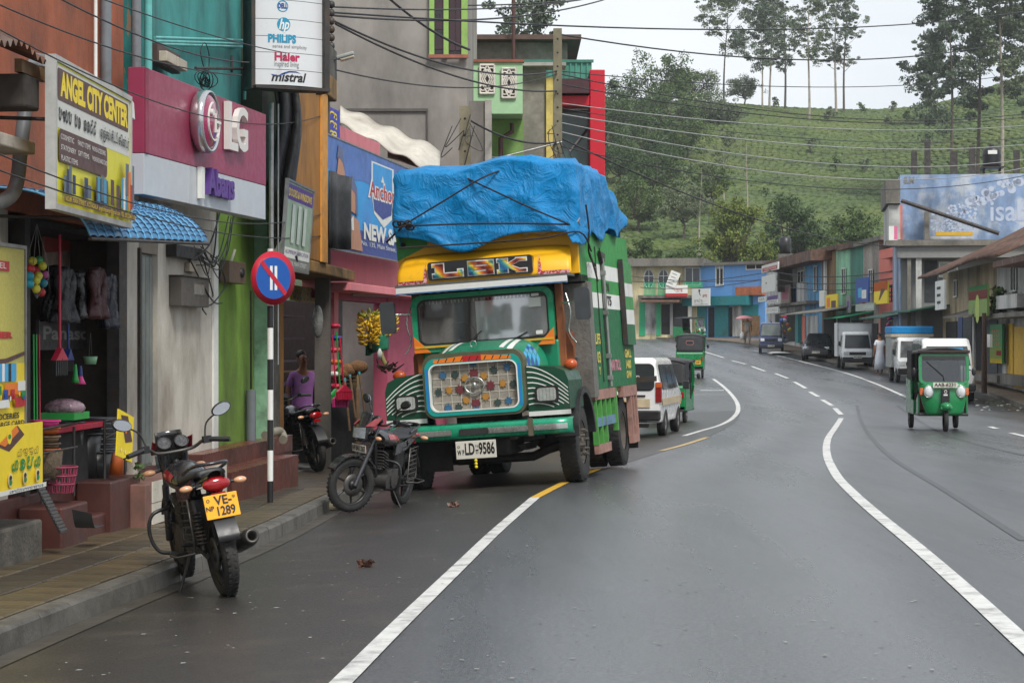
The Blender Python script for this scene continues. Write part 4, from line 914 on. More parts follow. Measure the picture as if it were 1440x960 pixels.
MB().text('Abans', Matrix.Translation(((a0 + a1) / 2, -.035, (b0 + b1) / 2 + .02)), (b1 - b0) / .76, .03, width=(a1 - a0), bold=.014).build('lettering', PPU, t)
a2, _ = loc(280, 278, -.02); MB().bx(a2, a2 + .10, -.05, -.001, b0 - .02, b1 + .02).build('lettering_block', PW, t)
# meter box on the white wall, junctions and cables
t, W, H = boxthing(FB, 256, 294, 388, 430, -.14, .135, M('grey_box', (.085, .075, .066), .45, var=.2, dirt=.3), 'electric_box', 'grey steel electric box on the white wall with cables around it', 'electric box')
MB().bx(.42 * W, .8 * W, -.008, -.001, .42 * H, .78 * H).build('window', M('box_window', C3(130, 130, 126), .2), t); MB().bx(-.01, W + .01, -.02, .14, H + .001, H + .012).build('lid', IRON, t)
t, W, H = boxthing(FB, 267, 278, 369, 382, -.06, .055, M('fuse_white', C3(180, 170, 150), .5, dirt=.3), 'fuse_box', 'small pale fuse box above the electric box', 'fuse box')
t, W, H = boxthing(FB, 249, 285, 343, 361, -.12, .115, BLKP, 'junction_box', 'black cable junction under the blue awning end', 'junction box')
t, W, H = boxthing(FG, 323, 346, 366, 397, -.12, .115, M('old_meter', C3(104, 86, 72), .6, dirt=.4), 'electric_box', 'brown old meter box on the green wall beside the traffic sign', 'electric box'); MB().lathe([(.001, .03), (.05, .03), (.06, 0)], 14, Matrix.Translation((W * .7, -.001, H * .5)) @ Matrix.Rotation(R(90), 4, 'X')).build('dial', BLKP, t)
m_ = MB(); g = random.Random(5)
for k in range(11):
    a = Vector(fp(FB, 262 + g.uniform(0, 30), 345 + g.uniform(-5, 30), -.1)); bq = Vector(fp(FB, 318 + g.uniform(-12, 12), 292 + g.uniform(-4, 14), -.12)) if k < 6 else Vector(fp(FB, 300 + g.uniform(-8, 14), 400 + g.uniform(-40, 30), -.08))
    mid = a.lerp(bq, .5) + Vector((g.uniform(-.1, .1), -.06, -g.uniform(.1, .35)))
    m_.tube(catmull([a, mid, bq], 7), g.uniform(.006, .011), 5)
m_.tube(catmull([fp(FB, 296, 360, -.08), fp(FB, 312, 380, -.1), fp(FB, 316, 402, -.1), fp(FB, 300, 426, -.08), fp(FB, 285, 432, -.08), fp(FB, 290, 442, -.05)], 6), .009, 5)
o = m_.build('cable_tangle', BLKP); o.matrix_world = Matrix.Translation(FB.o) @ Matrix.Rotation(FB.rz, 4, 'Z'); tag(o, 'tangle of black cables between the awning end and the green wall', 'cable')
o = MB().tube(catmull([fp(FB, 330, 352, -.06), fp(FB, 322, 376, -.06), fp(FB, 318, 392, -.06)], 4), .02, 8).build('conduit', M('pale_conduit', C3(160, 158, 140), .5)); o.matrix_world = Matrix.Translation(FB.o) @ Matrix.Rotation(FB.rz, 4, 'Z'); tag(o, 'loose pale conduit pipe dangling in the cable tangle', 'pipe')

# --- lime green bay with red tiled steps
sh = FG.thing('shop_building', 'lime green plastered bay behind red tiled steps', 'shop')
ug0, ug1 = FG.u(304) + .003, FG.u(374); wg = FG.w(330, 285)
MB().bx(ug0, ug1, .05, 4, .3, wg + .3).build('wall', LIMP, sh); MB().bx(FG.u(346), FG.u(384), -.2, 4, wg + .303, 7).build('upper_wall', M('dull_green_wall', C3(48, 58, 46), .8, dirt=.4, dscale=1.5), sh)
MB().bx(FG.u(368, -.05), FG.u(375, -.05), -.12, .045, .3, wg + .3).build('corner_post', M('peeling_mint', C3(120, 160, 130), .7, var=.2, dirt=.35, dscale=4), sh)
u_ = FG.u(366, -.02); MB().tube([(u_, -.01, 1.4), (u_, -.01, wg)], .012, 6).build('cable_duct', BLKP, sh)
u_ = FG.u(352, -.02); MB().tube([(u_, -.03, .36), (u_, -.03, 1.18)], .06, 10).build('drain_pipe', PVC, sh); MB().tube([(u_, -.03, 1.19), (u_, -.03, 2.4)], .014, 6).build('conduit', BLKP, sh)
MB().tube(catmull([fp(FG, 373, 612, -.3), fp(FG, 392, 606, -.35), fp(FG, 398, 614, -.4), fp(FG, 398, 618, -.42)], 5), .055, 10).build('waste_pipe', M('pale_pipe', C3(130, 124, 110), .5, dirt=.3), sh)
TILE = M('red_tile', C3(100, 56, 48), .38, var=.2, scale=5, dirt=.45, dcol=(.05, .032, .026), dscale=2.2, streak=.5)
top = .56
for k, (v0, v1, h) in enumerate(((-.20, .05, top), (-.52, -.2, top - .19))):
    a, b_ = FG.u(323, -.5) , FG.u(418 if k else 410, v0)
    st = MB().bx(a, b_, v0, v1 - .002, -.3, h - .012).build('step', REDC, sh)
    n = 9; dw = (b_ - a) / n
    for i in range(n):
        MB().bx(a + dw * i + .004, a + dw * (i + 1) - .004, v0 - .012, v0 - .001, (h - .2 if k == 0 else -.1), h - .006).build('tile', TILE, st)
    MB().bx(a, b_ + .012, v0 - .014, v1 - .004, h - .011, h).build('tread', M('red_tread', C3(106, 56, 46), .3, var=.2, dirt=.4, dscale=2), st)
    MB().bx(b_ + .001, b_ + .013, v0, v1 - .003, -.1, h - .012).build('tile', TILE, st)
# --- ochre shop with the man in the doorway
sh = FO.thing('shop_building', 'ochre shop with a mossy balcony slab and a dark doorway', 'shop')
wbal0, wbal1 = FO.w(420, 388), FO.w(420, 372)
MB().bx(FO.u(383), FO.u(397), -.02, .3, 0, wbal0).build('pillar', OCHP, sh, .01); MB().bx(FO.u(385, -.04), FO.u(394, -.04), -.04, -.022, 0, wbal0 - .2).build('moss_strip', MOSS, sh)
MB().bx(FO.u(376), FO.u(458), -.45, .3, wbal0, wbal1).build('balcony_slab', MOSSO, sh, .02)
MB().bx(FO.u(414, -.45), FO.u(461, -.45), -.45, -.39, wbal1 + .002, FO.w(420, 105)).build('upper_wall', OCHP, sh, .01); MB().bx(FO.u(453, -.48), FO.u(461, -.48), -.48, -.452, wbal1 + .003, FO.w(420, 105)).build('wall_edge', M('light_ochre', C3(206, 142, 60), .7, dirt=.3, dscale=2), sh)
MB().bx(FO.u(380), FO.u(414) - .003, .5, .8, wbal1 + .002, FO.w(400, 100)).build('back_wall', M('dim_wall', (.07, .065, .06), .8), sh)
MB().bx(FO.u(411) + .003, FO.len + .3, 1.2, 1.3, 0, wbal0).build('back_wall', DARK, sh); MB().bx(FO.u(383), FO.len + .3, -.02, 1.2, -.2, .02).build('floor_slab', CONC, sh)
b = sign(FO, 409, 455, 400, 422, .12, 'yellow lettered strip sign under the balcony slab', M('yellow_strip', C3(168, 140, 30), .6, dirt=.4, dscale=4), None, 'strip_sign', .02); b.sinh(.05, .95, .15, .6, 9, PK, .2, 21); b.done()
# concrete beam and lamp above
t = FO.thing('concrete_balcony', 'mossy stained concrete balcony corner behind the brand lightbox', 'balcony'); a = FO.u(440, -.4); 
MB().bx(FO.u(425, -.5), FO.u(474, -.5), -.5, .2, FO.w(450, 124, -.5), FO.w(450, 92, -.5)).build('slab', MOSSO, t, .02)
MB().bx(FO.u(425, -.4), FO.u(472, -.4), -.42, -.2, FO.w(450, 90, -.5), FO.w(450, 40, -.5)).build('parapet', MOSS, t, .02)
t = thing('street_lamp', 'small flat street lamp head sticking out beside the lightbox', 'lamp', P(476, 84, 30.5)); t.rotation_euler[1] = R(-16)
MB().bx(-.02, .24, -.09, .09, 0, .05).build('lamp_hood', M('lamp_grey', C3(150, 152, 148), .5, dirt=.3), t, .015); MB().bx(.02, .23, -.075, .075, -.035, -.002).build('lamp_glass', M('lamp_glass', C3(176, 170, 140), .3), t, .01); MB().tube([(-.02, 0, .02), (-.35, .1, -.05)], .02, 8).build('lamp_arm', STEEL, t)
b = sign(FO, 397, 433, 254, 375, -.50, 'window maker sign board standing on the balcony slab', M('mint_print', C3(150, 170, 150), .5, dirt=.25), STEEL, 'sign_board', .02, tilt=R(4)); b.rect(0, 1, .80, .98, PPU); b.text('DOORS & WINDOWS', .05, .95, .88, .09, PY, .004); b.rect(0, 1, .12, .24, PW); b.text('ALUMINIUM FABRICATION', .05, .95, .19, .05, PPU); b.rect(0, 1, .01, .11, PGREY); b.text('No.118, MAIN STREET', .1, .9, .06, .05, PW)
for x in (.2, .42, .64): b.rect(x, x + .12, .3, .76, M('print_glass', C3(196, 206, 196), .4))
b.done()
# black sheeting draped between the lightbox and the ochre wall
def drape(u, v):
    x = 384 + 32 * u + 5 * math.sin(v * 7); y = 118 + 232 * v * (1 - .08 * math.sin(u * 5)); q = P(x, y, 26.0 + .4 * u + .10 * math.sin(u * 11 + v * 4)); return (q.x, q.y, q.z)
o = MB().grid(drape, 18, 30).build('black_sheeting', M('black_sheet', (.016, .016, .017), .5, var=.3, bump=1, bscale=8)); s_ = o.modifiers.new('t', 'SOLIDIFY'); s_.thickness = .03; tag(o, 'ragged black plastic sheeting hanging below the lightbox', 'sheeting')
# lightbox on its pole
FX = Fac(-3.2, 24.6, -2.27, 25.6, 0); FX.z = 0
pL, pR_ = P(352, 480, 24.6), P(456, 480, 25.0); FX = Fac(pL.x, pL.y, pR_.x, pR_.y, paveZ(24.8))
t = FX.thing('lightbox_sign', 'tall curved white lightbox listing electronics brands', 'sign', 0, 0, FX.w(352, 122)); W = FX.len; H = FX.w(352, -90) - FX.w(352, 122)
rows = 6; hh = FX.w(352, 88) - FX.w(352, 122) if False else H
def curve(x): return -.10 * math.sin(pi * x / W)
ed = [FX.w(353, y) - FX.w(352, 122) for y in (119, 97, 73, 50, 26, -1, -30, -60, -90)]
LB = M('lightbox_white', C3(212, 214, 216), .35, var=.02, dirt=.08, dcol=C3(140, 140, 140))
for i in range(len(ed) - 1): MB().grid(lambda u, v, a=ed[i] + .003, b_=ed[i + 1] - .003: (.03 + (W - .06) * u, curve(.03 + (W - .06) * u), a + (b_ - a) * v), 10, 1).build('face_panel', LB, t)
m_ = MB(); m_.bx(-.02, .028, -.10, .2, -.03, H); m_.bx(W - .028, W + .03, -.10, .2, -.03, H); m_.bx(-.02, W + .03, .03, .2, 0, H); m_.prism([(W * k / 8, -.11 * math.sin(pi * k / 8) - .02) for k in range(9)] + [(W, .2), (0, .2)], 0, .035, Matrix.Translation((0, 0, .005)) @ Matrix.Rotation(R(-90), 4, 'X') @ Matrix.Diagonal((1, 1, -1, 1)))
m_.build('frame', IRON, t)
def lbt(st, x0, x1, y0, y1, mat, bold=0, ext=0, shear=0):
    a = FX.hit(x0, y1)[0]; b_ = FX.hit(x1, y1)[0]; w0_ = FX.w((x0 + x1) / 2, y1) - FX.w(352, 122); w1_ = FX.w((x0 + x1) / 2, y0) - FX.w(352, 122)
    mm = MB().text(st, Matrix.Translation(((a + b_) / 2, 0, (w0_ + w1_) / 2)), (w1_ - w0_) / .73, 0, width=b_ - a, bold=bold, shear=shear)
    mm.v = [(x, curve(x) - .004, z) for x, _, z in mm.v]; fixfront(mm.build('lettering', mat, t))
HPB = paint('print_cyan', (24, 140, 176)); 
lbt('DELL', 387, 400, 7, 14, PB, .004); lbt('PHILIPS', 374, 412, 51, 62, HPB, .006); lbt('sense and simplicity', 380, 428, 65, 70, PGREY); lbt('Haier', 382, 417, 76, 88, paint('print_crimson', (180, 30, 80)), .005); lbt('inspired living', 382, 416, 88, 96, PGREY); lbt('mistral', 377, 426, 104, 117, PK, .004, 0, .25)
def lbdisc(x, y, rpx, mat, hole=0, dy=.004):
    u_, w_ = FX.hit(x, y); w_ -= FX.w(352, 122); r = rpx * .00826; n = 28; m_ = MB()
    o_ = [(u_ + r * math.cos(2 * pi * i / n), w_ + r * math.sin(2 * pi * i / n)) for i in range(n)]
    if hole: 
        i_ = [(u_ + r * hole * math.cos(2 * pi * i / n), w_ + r * hole * math.sin(2 * pi * i / n)) for i in range(n)]
        m_.add([(x_, curve(x_) - dy, z) for x_, z in o_ + i_], [(i, (i + 1) % n, n + (i + 1) % n, n + i) for i in range(n)])
    else: m_.add([(x_, curve(x_) - dy, z) for x_, z in o_], [tuple(range(n))])
    fixfront(m_.build('emblem', mat, t))
lbdisc(393.5, 10.5, 8, HPB, .86); lbdisc(395, 36, 9.5, HPB); lbt('hp', 388, 402, 29, 44, PW, .004, 0, .3)
m_ = MB(); q = [FX.hit(x, y) for x, y in ((378, 105), (388, 107.5), (392, 104.5), (402, 101.5), (412, 102), (420, 105.5), (412, 103.5), (402, 103.5), (393, 107), (388, 109), (380, 107))]; q = [(a, b_ - FX.w(352, 122)) for a, b_ in q]; m_.add([(a, curve(a) - .005, b_) for a, b_ in q], [tuple(range(len(q)))]); fixfront(m_.build('emblem', PB, t))
t = thing('steel_pole', 'slim steel pole standing under the lightbox', 'pole', P(381.5, 480, 25.3) * 1); t.location.z = paveZ(25); MB().cyl((0, 0, 0), (0, 0, 4.6), .03, n=10).build('pole', STEEL, t); MB().cyl((.07, .1, 1.5), (.07, .1, 4.6), .012, n=8).build('conduit', STEEL, t)

# --- pink shop: banner, fruit stall
sh = FP.thing('shop_building', 'pink shop behind the truck with brooms and bananas in its doorway', 'shop')
wp1, wp0 = FP.w(470, 352), FP.w(470, 400)
MB().bx(0, FP.len + 4, 0, .25, wp0 + .003, FP.w(470, 196)).build('upper_wall', PNKP, sh); MB().bx(0, FP.len + 4, -.5, .25, wp0 - .12, wp0).build('canopy_slab', PNKP, sh, .01)
MB().bx(FP.u(470), FP.u(476), 0, .25, 0, wp0 - .121).build('pillar', PNKP, sh); MB().bx(FP.u(545), FP.len + 4, 0, .25, 0, wp0 - .121).build('wall', DPNK, sh); MB().bx(0, FP.u(545) - .003, .02, .24, FP.w(500, 423), wp0 - .122).build('lintel', DPNK, sh)
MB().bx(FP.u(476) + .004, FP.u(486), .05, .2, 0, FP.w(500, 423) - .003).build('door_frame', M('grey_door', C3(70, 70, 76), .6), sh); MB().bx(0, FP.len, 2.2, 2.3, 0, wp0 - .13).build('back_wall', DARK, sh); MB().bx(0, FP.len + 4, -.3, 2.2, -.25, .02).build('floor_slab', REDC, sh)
for k in range(5): MB().bx(FP.u(486), FP.u(540), 1.4, 1.7, .8 + .38 * k, .83 + .38 * k).build('shelf', M('shelf_grey', (.08, .08, .1), .6), sh)
MB().bx(FP.u(467), FP.u(536), .02, .25, FP.w(470, 196) + .002, FP.w(470, 172)).build('parapet', PNKP, sh)
m_ = MB(); m_.tube([fp(FP, 495, 414, -.1), fp(FP, 560, 416, -.3)], .025, 6); m_.build('awning_pole', PGREY, sh)
# big blue banner
u0_, w1_ = FP.hit(460, 190, -.55); w0_ = FP.w(460, 347, -.55); u1_ = FP.u(604, -.55)
t = FP.thing('banner', 'large blue dairy banner with a shield emblem lettered Anchor', 'banner', u0_, -.55, w0_)
BAN = M('banner_blue', C3(40, 150, 214), .5, var=.12, scale=1.5, col2=C3(70, 130, 200), c2=.66, c2w=.1, c2scale=.6, bump=.6, bscale=4)
b = Board(t, u1_ - u0_, w1_ - w0_, .02, BAN, STEEL, .025); b.mx = lambda f: (FP.u(460 + 144 * (f - .105 * max(0, math.sin(pi * f)) ** .6), -.55) - u0_) / (u1_ - u0_); NV = paint('banner_navy', (52, 70, 140))
b.rect(0, 1, 0, .22, NV); b.poly([(0, .72), (.2, .64), (.45, .7), (.7, .66), (1, .74), (1, 1), (0, 1)], M('banner_lilac', C3(76, 112, 176), .5, var=.2, scale=3))
b.poly([(.535, .93), (.735, .93), (.735, .62), (.73, .42), (.65, .20 + .1), (.56, .42), (.535, .62)], PW); b.poly([(.548, .915), (.722, .915), (.722, .62), (.71, .44), (.64, .40), (.565, .46), (.548, .62)], BAN); b.poly([(.548, .6), (.722, .6), (.715, .45), (.64, .38), (.56, .45)], NV)
b.text('Anchor', .50, .755, .645, .17, PW, .06); b.text('Anchor', .515, .745, .645, .15, PR, .015); b.poly([(.62, .75), (.635, .82), (.65, .75)], PW)
b.text('NEW SARAWANA', .45, 1.03, .215, .15, PW, .04); b.text('No. 135, Main Street, Kotagala. TEL. 051 2222', .43, 1.0, .10, .045, PW)
SKIN_P = paint('print_skin', (186, 132, 104)); HAIR_P = paint('print_hair', (92, 100, 132))
b.poly([(.15, .68), (.17, .83), (.22, .84), (.25, .7), (.22, .66)], SKIN_P); b.poly([(.15, .82), (.17, .95), (.22, .93), (.25, .72), (.22, .80), (.18, .84)], HAIR_P)
b.poly([(.28, .02), (.29, .25), (.33, .34), (.40, .30), (.44, .02)], SKIN_P); b.poly([(.30, .38), (.30, .58), (.33, .62), (.37, .55), (.36, .36)], SKIN_P); b.poly([(.30, .6), (.33, .72), (.38, .6), (.39, .34), (.365, .36), (.36, .55)], HAIR_P); b.poly([(.315, .30), (.34, .34), (.345, .2), (.32, .2)], PW); b.done()
o = MB().grid(lambda u, v: (u * (FP.u(491, -.7) - FP.u(462, -.7)), -.03 * math.sin(u * 9), -v * (FP.w(462, 240, -.7) - FP.w(462, 349, -.7)) * (1 - .03 * u)), 12, 4).build('black_cloth', M('black_cloth', (.018, .018, .019), .6, var=.3)); o.location = FP.at(FP.u(462, -.7), -.7, FP.w(462, 240, -.7)); o.rotation_euler[2] = FP.rz; o.modifiers.new('t', 'SOLIDIFY').thickness = .02; tag(o, 'black cloth covering the lower left corner of the blue banner', 'cloth')
b = sign(FP, 461, 478, 149, 192, -.3, 'small blue upright sign with yellow letters above the banner', paint('sign_blue', (44, 48, 160)), None, 'sign_board', .04); 
for k in range(3): b.sinh(.1, .8, .05 + .31 * k, .25, 1, PY, .25, 30 + k)
b.done()
# brooms, bananas, crates on the pavement before the pink shop
g = random.Random(9)
def bananas(c, r, h, n, label):
    t = thing('banana_bunch', label, 'bananas', c, 0, 'banana bunches hanging at the pink shop')
    MB().tube([(0, 0, .1), (0, 0, -h * .55), (.03, 0, -h)], [.03, .025, .02], 7).build('stalk', M('banana_stalk', C3(120, 110, 60), .7), t)
    tmpl = []
    pts = [(0, 0, 0), (.035, 0, -.012), (.07, 0, -.004), (.095, 0, .025)]
    mbn = MB().tube(pts, [.007, .017, .016, .005], 6); me = None
    YB = (M('banana_yellow', C3(214, 176, 44), .45, var=.2, scale=20), M('banana_green', C3(150, 160, 50), .45, var=.15))
    for mi in (0, 1):
        if ('banana', mi) not in _pm: o_ = mbn.build('banana', YB[mi]); _pm[('banana', mi)] = o_.data; bpy.data.objects.remove(o_)
    for k in range(n):
        q = (k + .5) / n; z = .06 - q * h * .95; a = k * 2.4; rr = r * (.75 + .35 * math.sin(pi * min(1, q * 1.1)))
        X = Matrix.Translation((rr * .55 * math.cos(a), rr * .55 * math.sin(a), z)) @ Matrix.Rotation(a, 4, 'Z') @ Matrix.Rotation(g.uniform(-.3, .9), 4, 'Y') @ Matrix.Diagonal((1.15, 1.15, 1.15, 1))
        inst('banana', _pm[('banana', 1 if q < .16 and g.random() < .7 else 0)], X, t)
    return t
bananas(P(519, 443, 33.5), .17, .52, 120, 'largest yellow banana bunch, at the left of the hanging three'); bananas(P(536, 447, 33.8), .13, .34, 56, 'middle banana bunch of the hanging three'); bananas(P(546, 449, 34.0), .12, .26, 28, 'small banana bunch beside the truck cab')
m_ = MB().tube(catmull([P(534, 460, 33.7), P(537, 500, 33.7), P(548, 520, 33.5)], 5), .035, 8); tag(m_.build('bare_stalk', M('banana_stalk', (0, 0, 0))), 'long bare banana stem hanging under the bunches', 'stem')
o = MB().grid(lambda u, v: tuple(P(514 + 28 * u, 478 + 22 * v - 9 * u, 33.9 + .2 * math.sin(u * 6))), 8, 6).build('green_cloth', M('green_net', C3(22, 110, 80), .7, var=.3, scale=12)); o.modifiers.new('t', 'SOLIDIFY').thickness = .06; tag(o, 'green netting sack behind the banana bunches', 'sack')
t = thing('fruit_stall', 'wooden fruit stall box with a yellow side panel', 'stall', P(501, 595, 33), FP.rz + .9); t.location.z = paveZ(33) 
zt = P(501, 524, 33).z - t.location.z
MB().bx(0, .95, 0, .8, .0, zt - .22).build('cupboard', DARK, t); 
for k in range(4): MB().bx(-.02, .8, -.03 - .0 * k, -.002, zt - .22 + .055 * k, zt - .172 + .055 * k).build('plank', M('stall_wood', C3(150, 120, 70), .7, var=.3, dirt=.4, dscale=4), t)
MB().bx(-.04, 1.0, -.05, .85, zt, zt + .03).build('top_board', WOOD, t); MB().bx(.82, 1.02, -.04, -.002, .1, zt - .01).build('side_panel', M('stall_yellow', C3(196, 160, 40), .6, var=.2, dirt=.4, dscale=5), t); MB().bx(-.04, .0, -.03, .03, 0, zt - .24).build('post', WOOD, t)
m_ = MB()
for k in range(14): 
    a = Vector(P(532 + g.uniform(0, 25), 518 + g.uniform(-4, 6), 32.6)); m_.tube([a, a + Vector((g.uniform(-.15, .2), g.uniform(-.1, .1), g.uniform(-.05, .14)))], [.022, .008], 5)
tag(m_.build('dried_roots', M('root_brown', C3(74, 52, 44), .8)), 'heap of dark dried roots lying on the fruit stall', 'roots')
tag(MB().lathe([(.001, 0), (.03, 0), (.04, .1), (.015, .16), (.001, .17)], 10, Matrix.Translation(P(534, 505, 32.6))).build('bottle', PW), 'small white bottle on the fruit stall', 'bottle')
FQ = Fac(P(462, 480, 31.8).x, 31.8, P(520, 480, 32.4).x, 32.4, paveZ(32))
COIR = M('coir', C3(132, 96, 64), .95, var=.4, scale=30, bump=1, bscale=60)
for i, (xt, xb, yt, yb, l) in enumerate(((491, 508, 520, 588, 'left coir broom with round brown head leaning at the stall'), (504, 522, 516, 586, 'middle coir broom with round brown head leaning at the stall'), (484, 500, 524, 606, 'coir broom with its pole in front of the others'))):
    a, bq = P(xt, yt, 32.2), P(xb - 8, yb, 31.7); t = thing('coir_broom', l, 'broom', bq, 0, 'coir brooms leaning at the fruit stall'); d = a - bq
    MB().cyl((0, 0, 0), d, .018, n=8).build('handle', WOOD, t); MB().sph(d, .13, 14, 9, (1.15, .8, .8)).build('broom_head', COIR, t); MB().cyl(d * .9, d * .84, .03, .02, n=10).build('ferrule', M('teal_plastic', C3(30, 130, 140), .4), t)
for i, (x, y0, y1, c, l) in enumerate(((467, 470, 545, RP, 'red'), (473, 466, 550, GP, 'green'), (478, 474, 540, RP, 'second red'))):
    broom(FQ, x, y0, y1 + 22, -.05 - .08 * i, c, (GP, PP, RP)[i], '%s long-handled plastic broom standing by the concrete pole' % l, .30, .12, 'plastic brooms by the concrete pole', x + 6, (GP, PP, RP)[i])
for i in range(6):
    c = (RP, BP, RP, ORP, PW, RP)[i]; o = MB().sph((0, 0, 0), .09, 10, 6, (1.2, .8, .5)).build('plastic_scoop', c, None); o.location = P(469 + 3 * (i % 2), 458 + 17 * i, 32.1); tag(o, '%s plastic scoop hanging %s in the string by the concrete pole' % (('pink red', 'blue', 'red', 'orange', 'white', 'dark red')[i], ('first', 'second', 'third', 'fourth', 'fifth', 'last')[i]), 'scoop', 'plastic scoops on a string')
# concrete utility pole with bags
p = P(452, 645, 31); t = thing('utility_pole', 'grey concrete utility pole beside the man in the doorway', 'pole', (p.x + .02, 31, paveZ(31)))
MB().prism([(-.115, 0), (.115, 0), (.085, 9), (-.085, 9)], -.10, .10).build('shaft', M('pole_concrete', C3(96, 90, 84), .85, var=.2, scale=3, dirt=.45, dcol=(.05, .045, .04), dscale=1.5, streak=.3, bump=.5, bscale=25), t, .02)
m_ = MB(); 
for k in range(7): z = 6.0 + .12 * k; m_.sph((.14, -.16, z), .05, 8, 6, (1, 1, 1.2)); m_.tube([(.1, -.15, z), (-.2, -.18, z)], .015, 5)
m_.build('insulator_rack', IRON, t)
o = MB().sph((0, 0, 0), .13, 10, 10, (.6, .5, 1.8)).build('plastic_bag', M('bag_film', C3(130, 130, 128), .25, var=.3, scale=9, bump=1, bscale=18)); o.location = P(447, 452, 30.4); tag(o, 'crumpled clear plastic bag hung on the concrete pole', 'bag')

# --- buildings behind: grey block, green balcony house, yellow, red
def blockb(name, label, x0, x1, Y, yt, depth, mat, part='wall', yb=None, cat='building'):
    a, b_ = P(x0, yt, Y), P(x1, yt, Y); z0 = prof(Y) - .5 if yb is None else P(x0, yb, Y).z
    t = thing(name, label, cat, (a.x, Y, z0)); MB().bx(0, b_.x - a.x, 0, depth, 0, a.z - z0).build(part, mat, t); return t, b_.x - a.x, a.z - z0, Y / FPX
t, W, H, s = blockb('grey_building', 'tall bare grey concrete building with a green framed window', 456, 657, 43, -260, 12, GCON)
z_ = lambda py: P(0, py, 43).z - t.location.z
xx = lambda px: P(px, 0, 43).x - t.location.x
m_ = MB(); m_.bx(xx(478), xx(602), -.05, -.002, z_(157), z_(153)); m_.bx(xx(478), xx(480), -.05, -.002, z_(250), z_(157) - .002); m_.bx(xx(600), xx(602), -.05, -.002, z_(250), z_(157) - .002); m_.build('blocked_opening', M('dark_cement', C3(88, 84, 80), .9), t)
wn_ = MB().bx(xx(607), xx(657) + .02, -.06, -.002, z_(78), z_(-60)).build('window', M('window_dark', (.03, .025, .028), .3), t)
GRF = M('lime_frame', C3(140, 176, 90), .6, var=.1, dirt=.25)
for a, b_ in ((604, 611), (624, 631), (649, 658)): MB().bx(xx(a), xx(b_), -.12, -.062, z_(78), z_(-60)).build('frame', GRF, wn_)
MB().bx(xx(603), xx(659), -.16, -.10, z_(83), z_(78) - .003).build('sill', M('red_sill', C3(150, 90, 74), .7), wn_)
for k in range(5): MB().bx(xx(612), xx(623), -.075, -.063, z_(70 - 28 * k), z_(56 - 28 * k)).build('shutter_slat', M('maroon_wood', C3(60, 40, 46), .5), wn_)
for k in range(2): MB().bx(xx(632 + 9 * k), xx(640 + 9 * k), -.08, -.063, z_(72), z_(-58)).build('shutter', M('maroon_wood', (0, 0, 0)), wn_)
# lower wing with pale edging
t2, W2, H2, _ = blockb('grey_wing', 'low grey wing with a pale cement edge below the green window', 600, 690, 44.5, 142, 3, GCON); MB().bx(W2 - .12, W2 + .02, -.06, -.002, 0, H2 + .01).build('edge_band', M('pale_cement', C3(170, 166, 158), .8, dirt=.4), t2)
# white tarpaulin roof over the pink shop
def awn(u, v): x = 478 + 140 * u; y = 150 + 62 * u + (26 + 10 * u) * v + 3 * math.sin(u * 20 + v * 4); q = P(x, y, 41.5 - 1.2 * v + .1 * math.sin(u * 13)); return (q.x, q.y, q.z)
o = MB().grid(awn, 30, 6).build('tarpaulin_roof', M('dirty_canvas', C3(196, 190, 178), .7, var=.15, dirt=.4, dcol=C3(110, 100, 88), dscale=1.5)); o.modifiers.new('t', 'SOLIDIFY').thickness = .03; tag(o, 'dirty white canvas roof sloping down behind the blue banner', 'roof')
o = MB().grid(lambda u, v: (lambda q: (q.x, q.y, q.z))(P(545 + 75 * u, 208 + 24 * u + 14 * v, 41 - .6 * v + .02 * math.sin(u * 150))), 90, 3).build('tin_roof', RUST); tag(o, 'brown rusty tin roof edge under the canvas', 'roof')
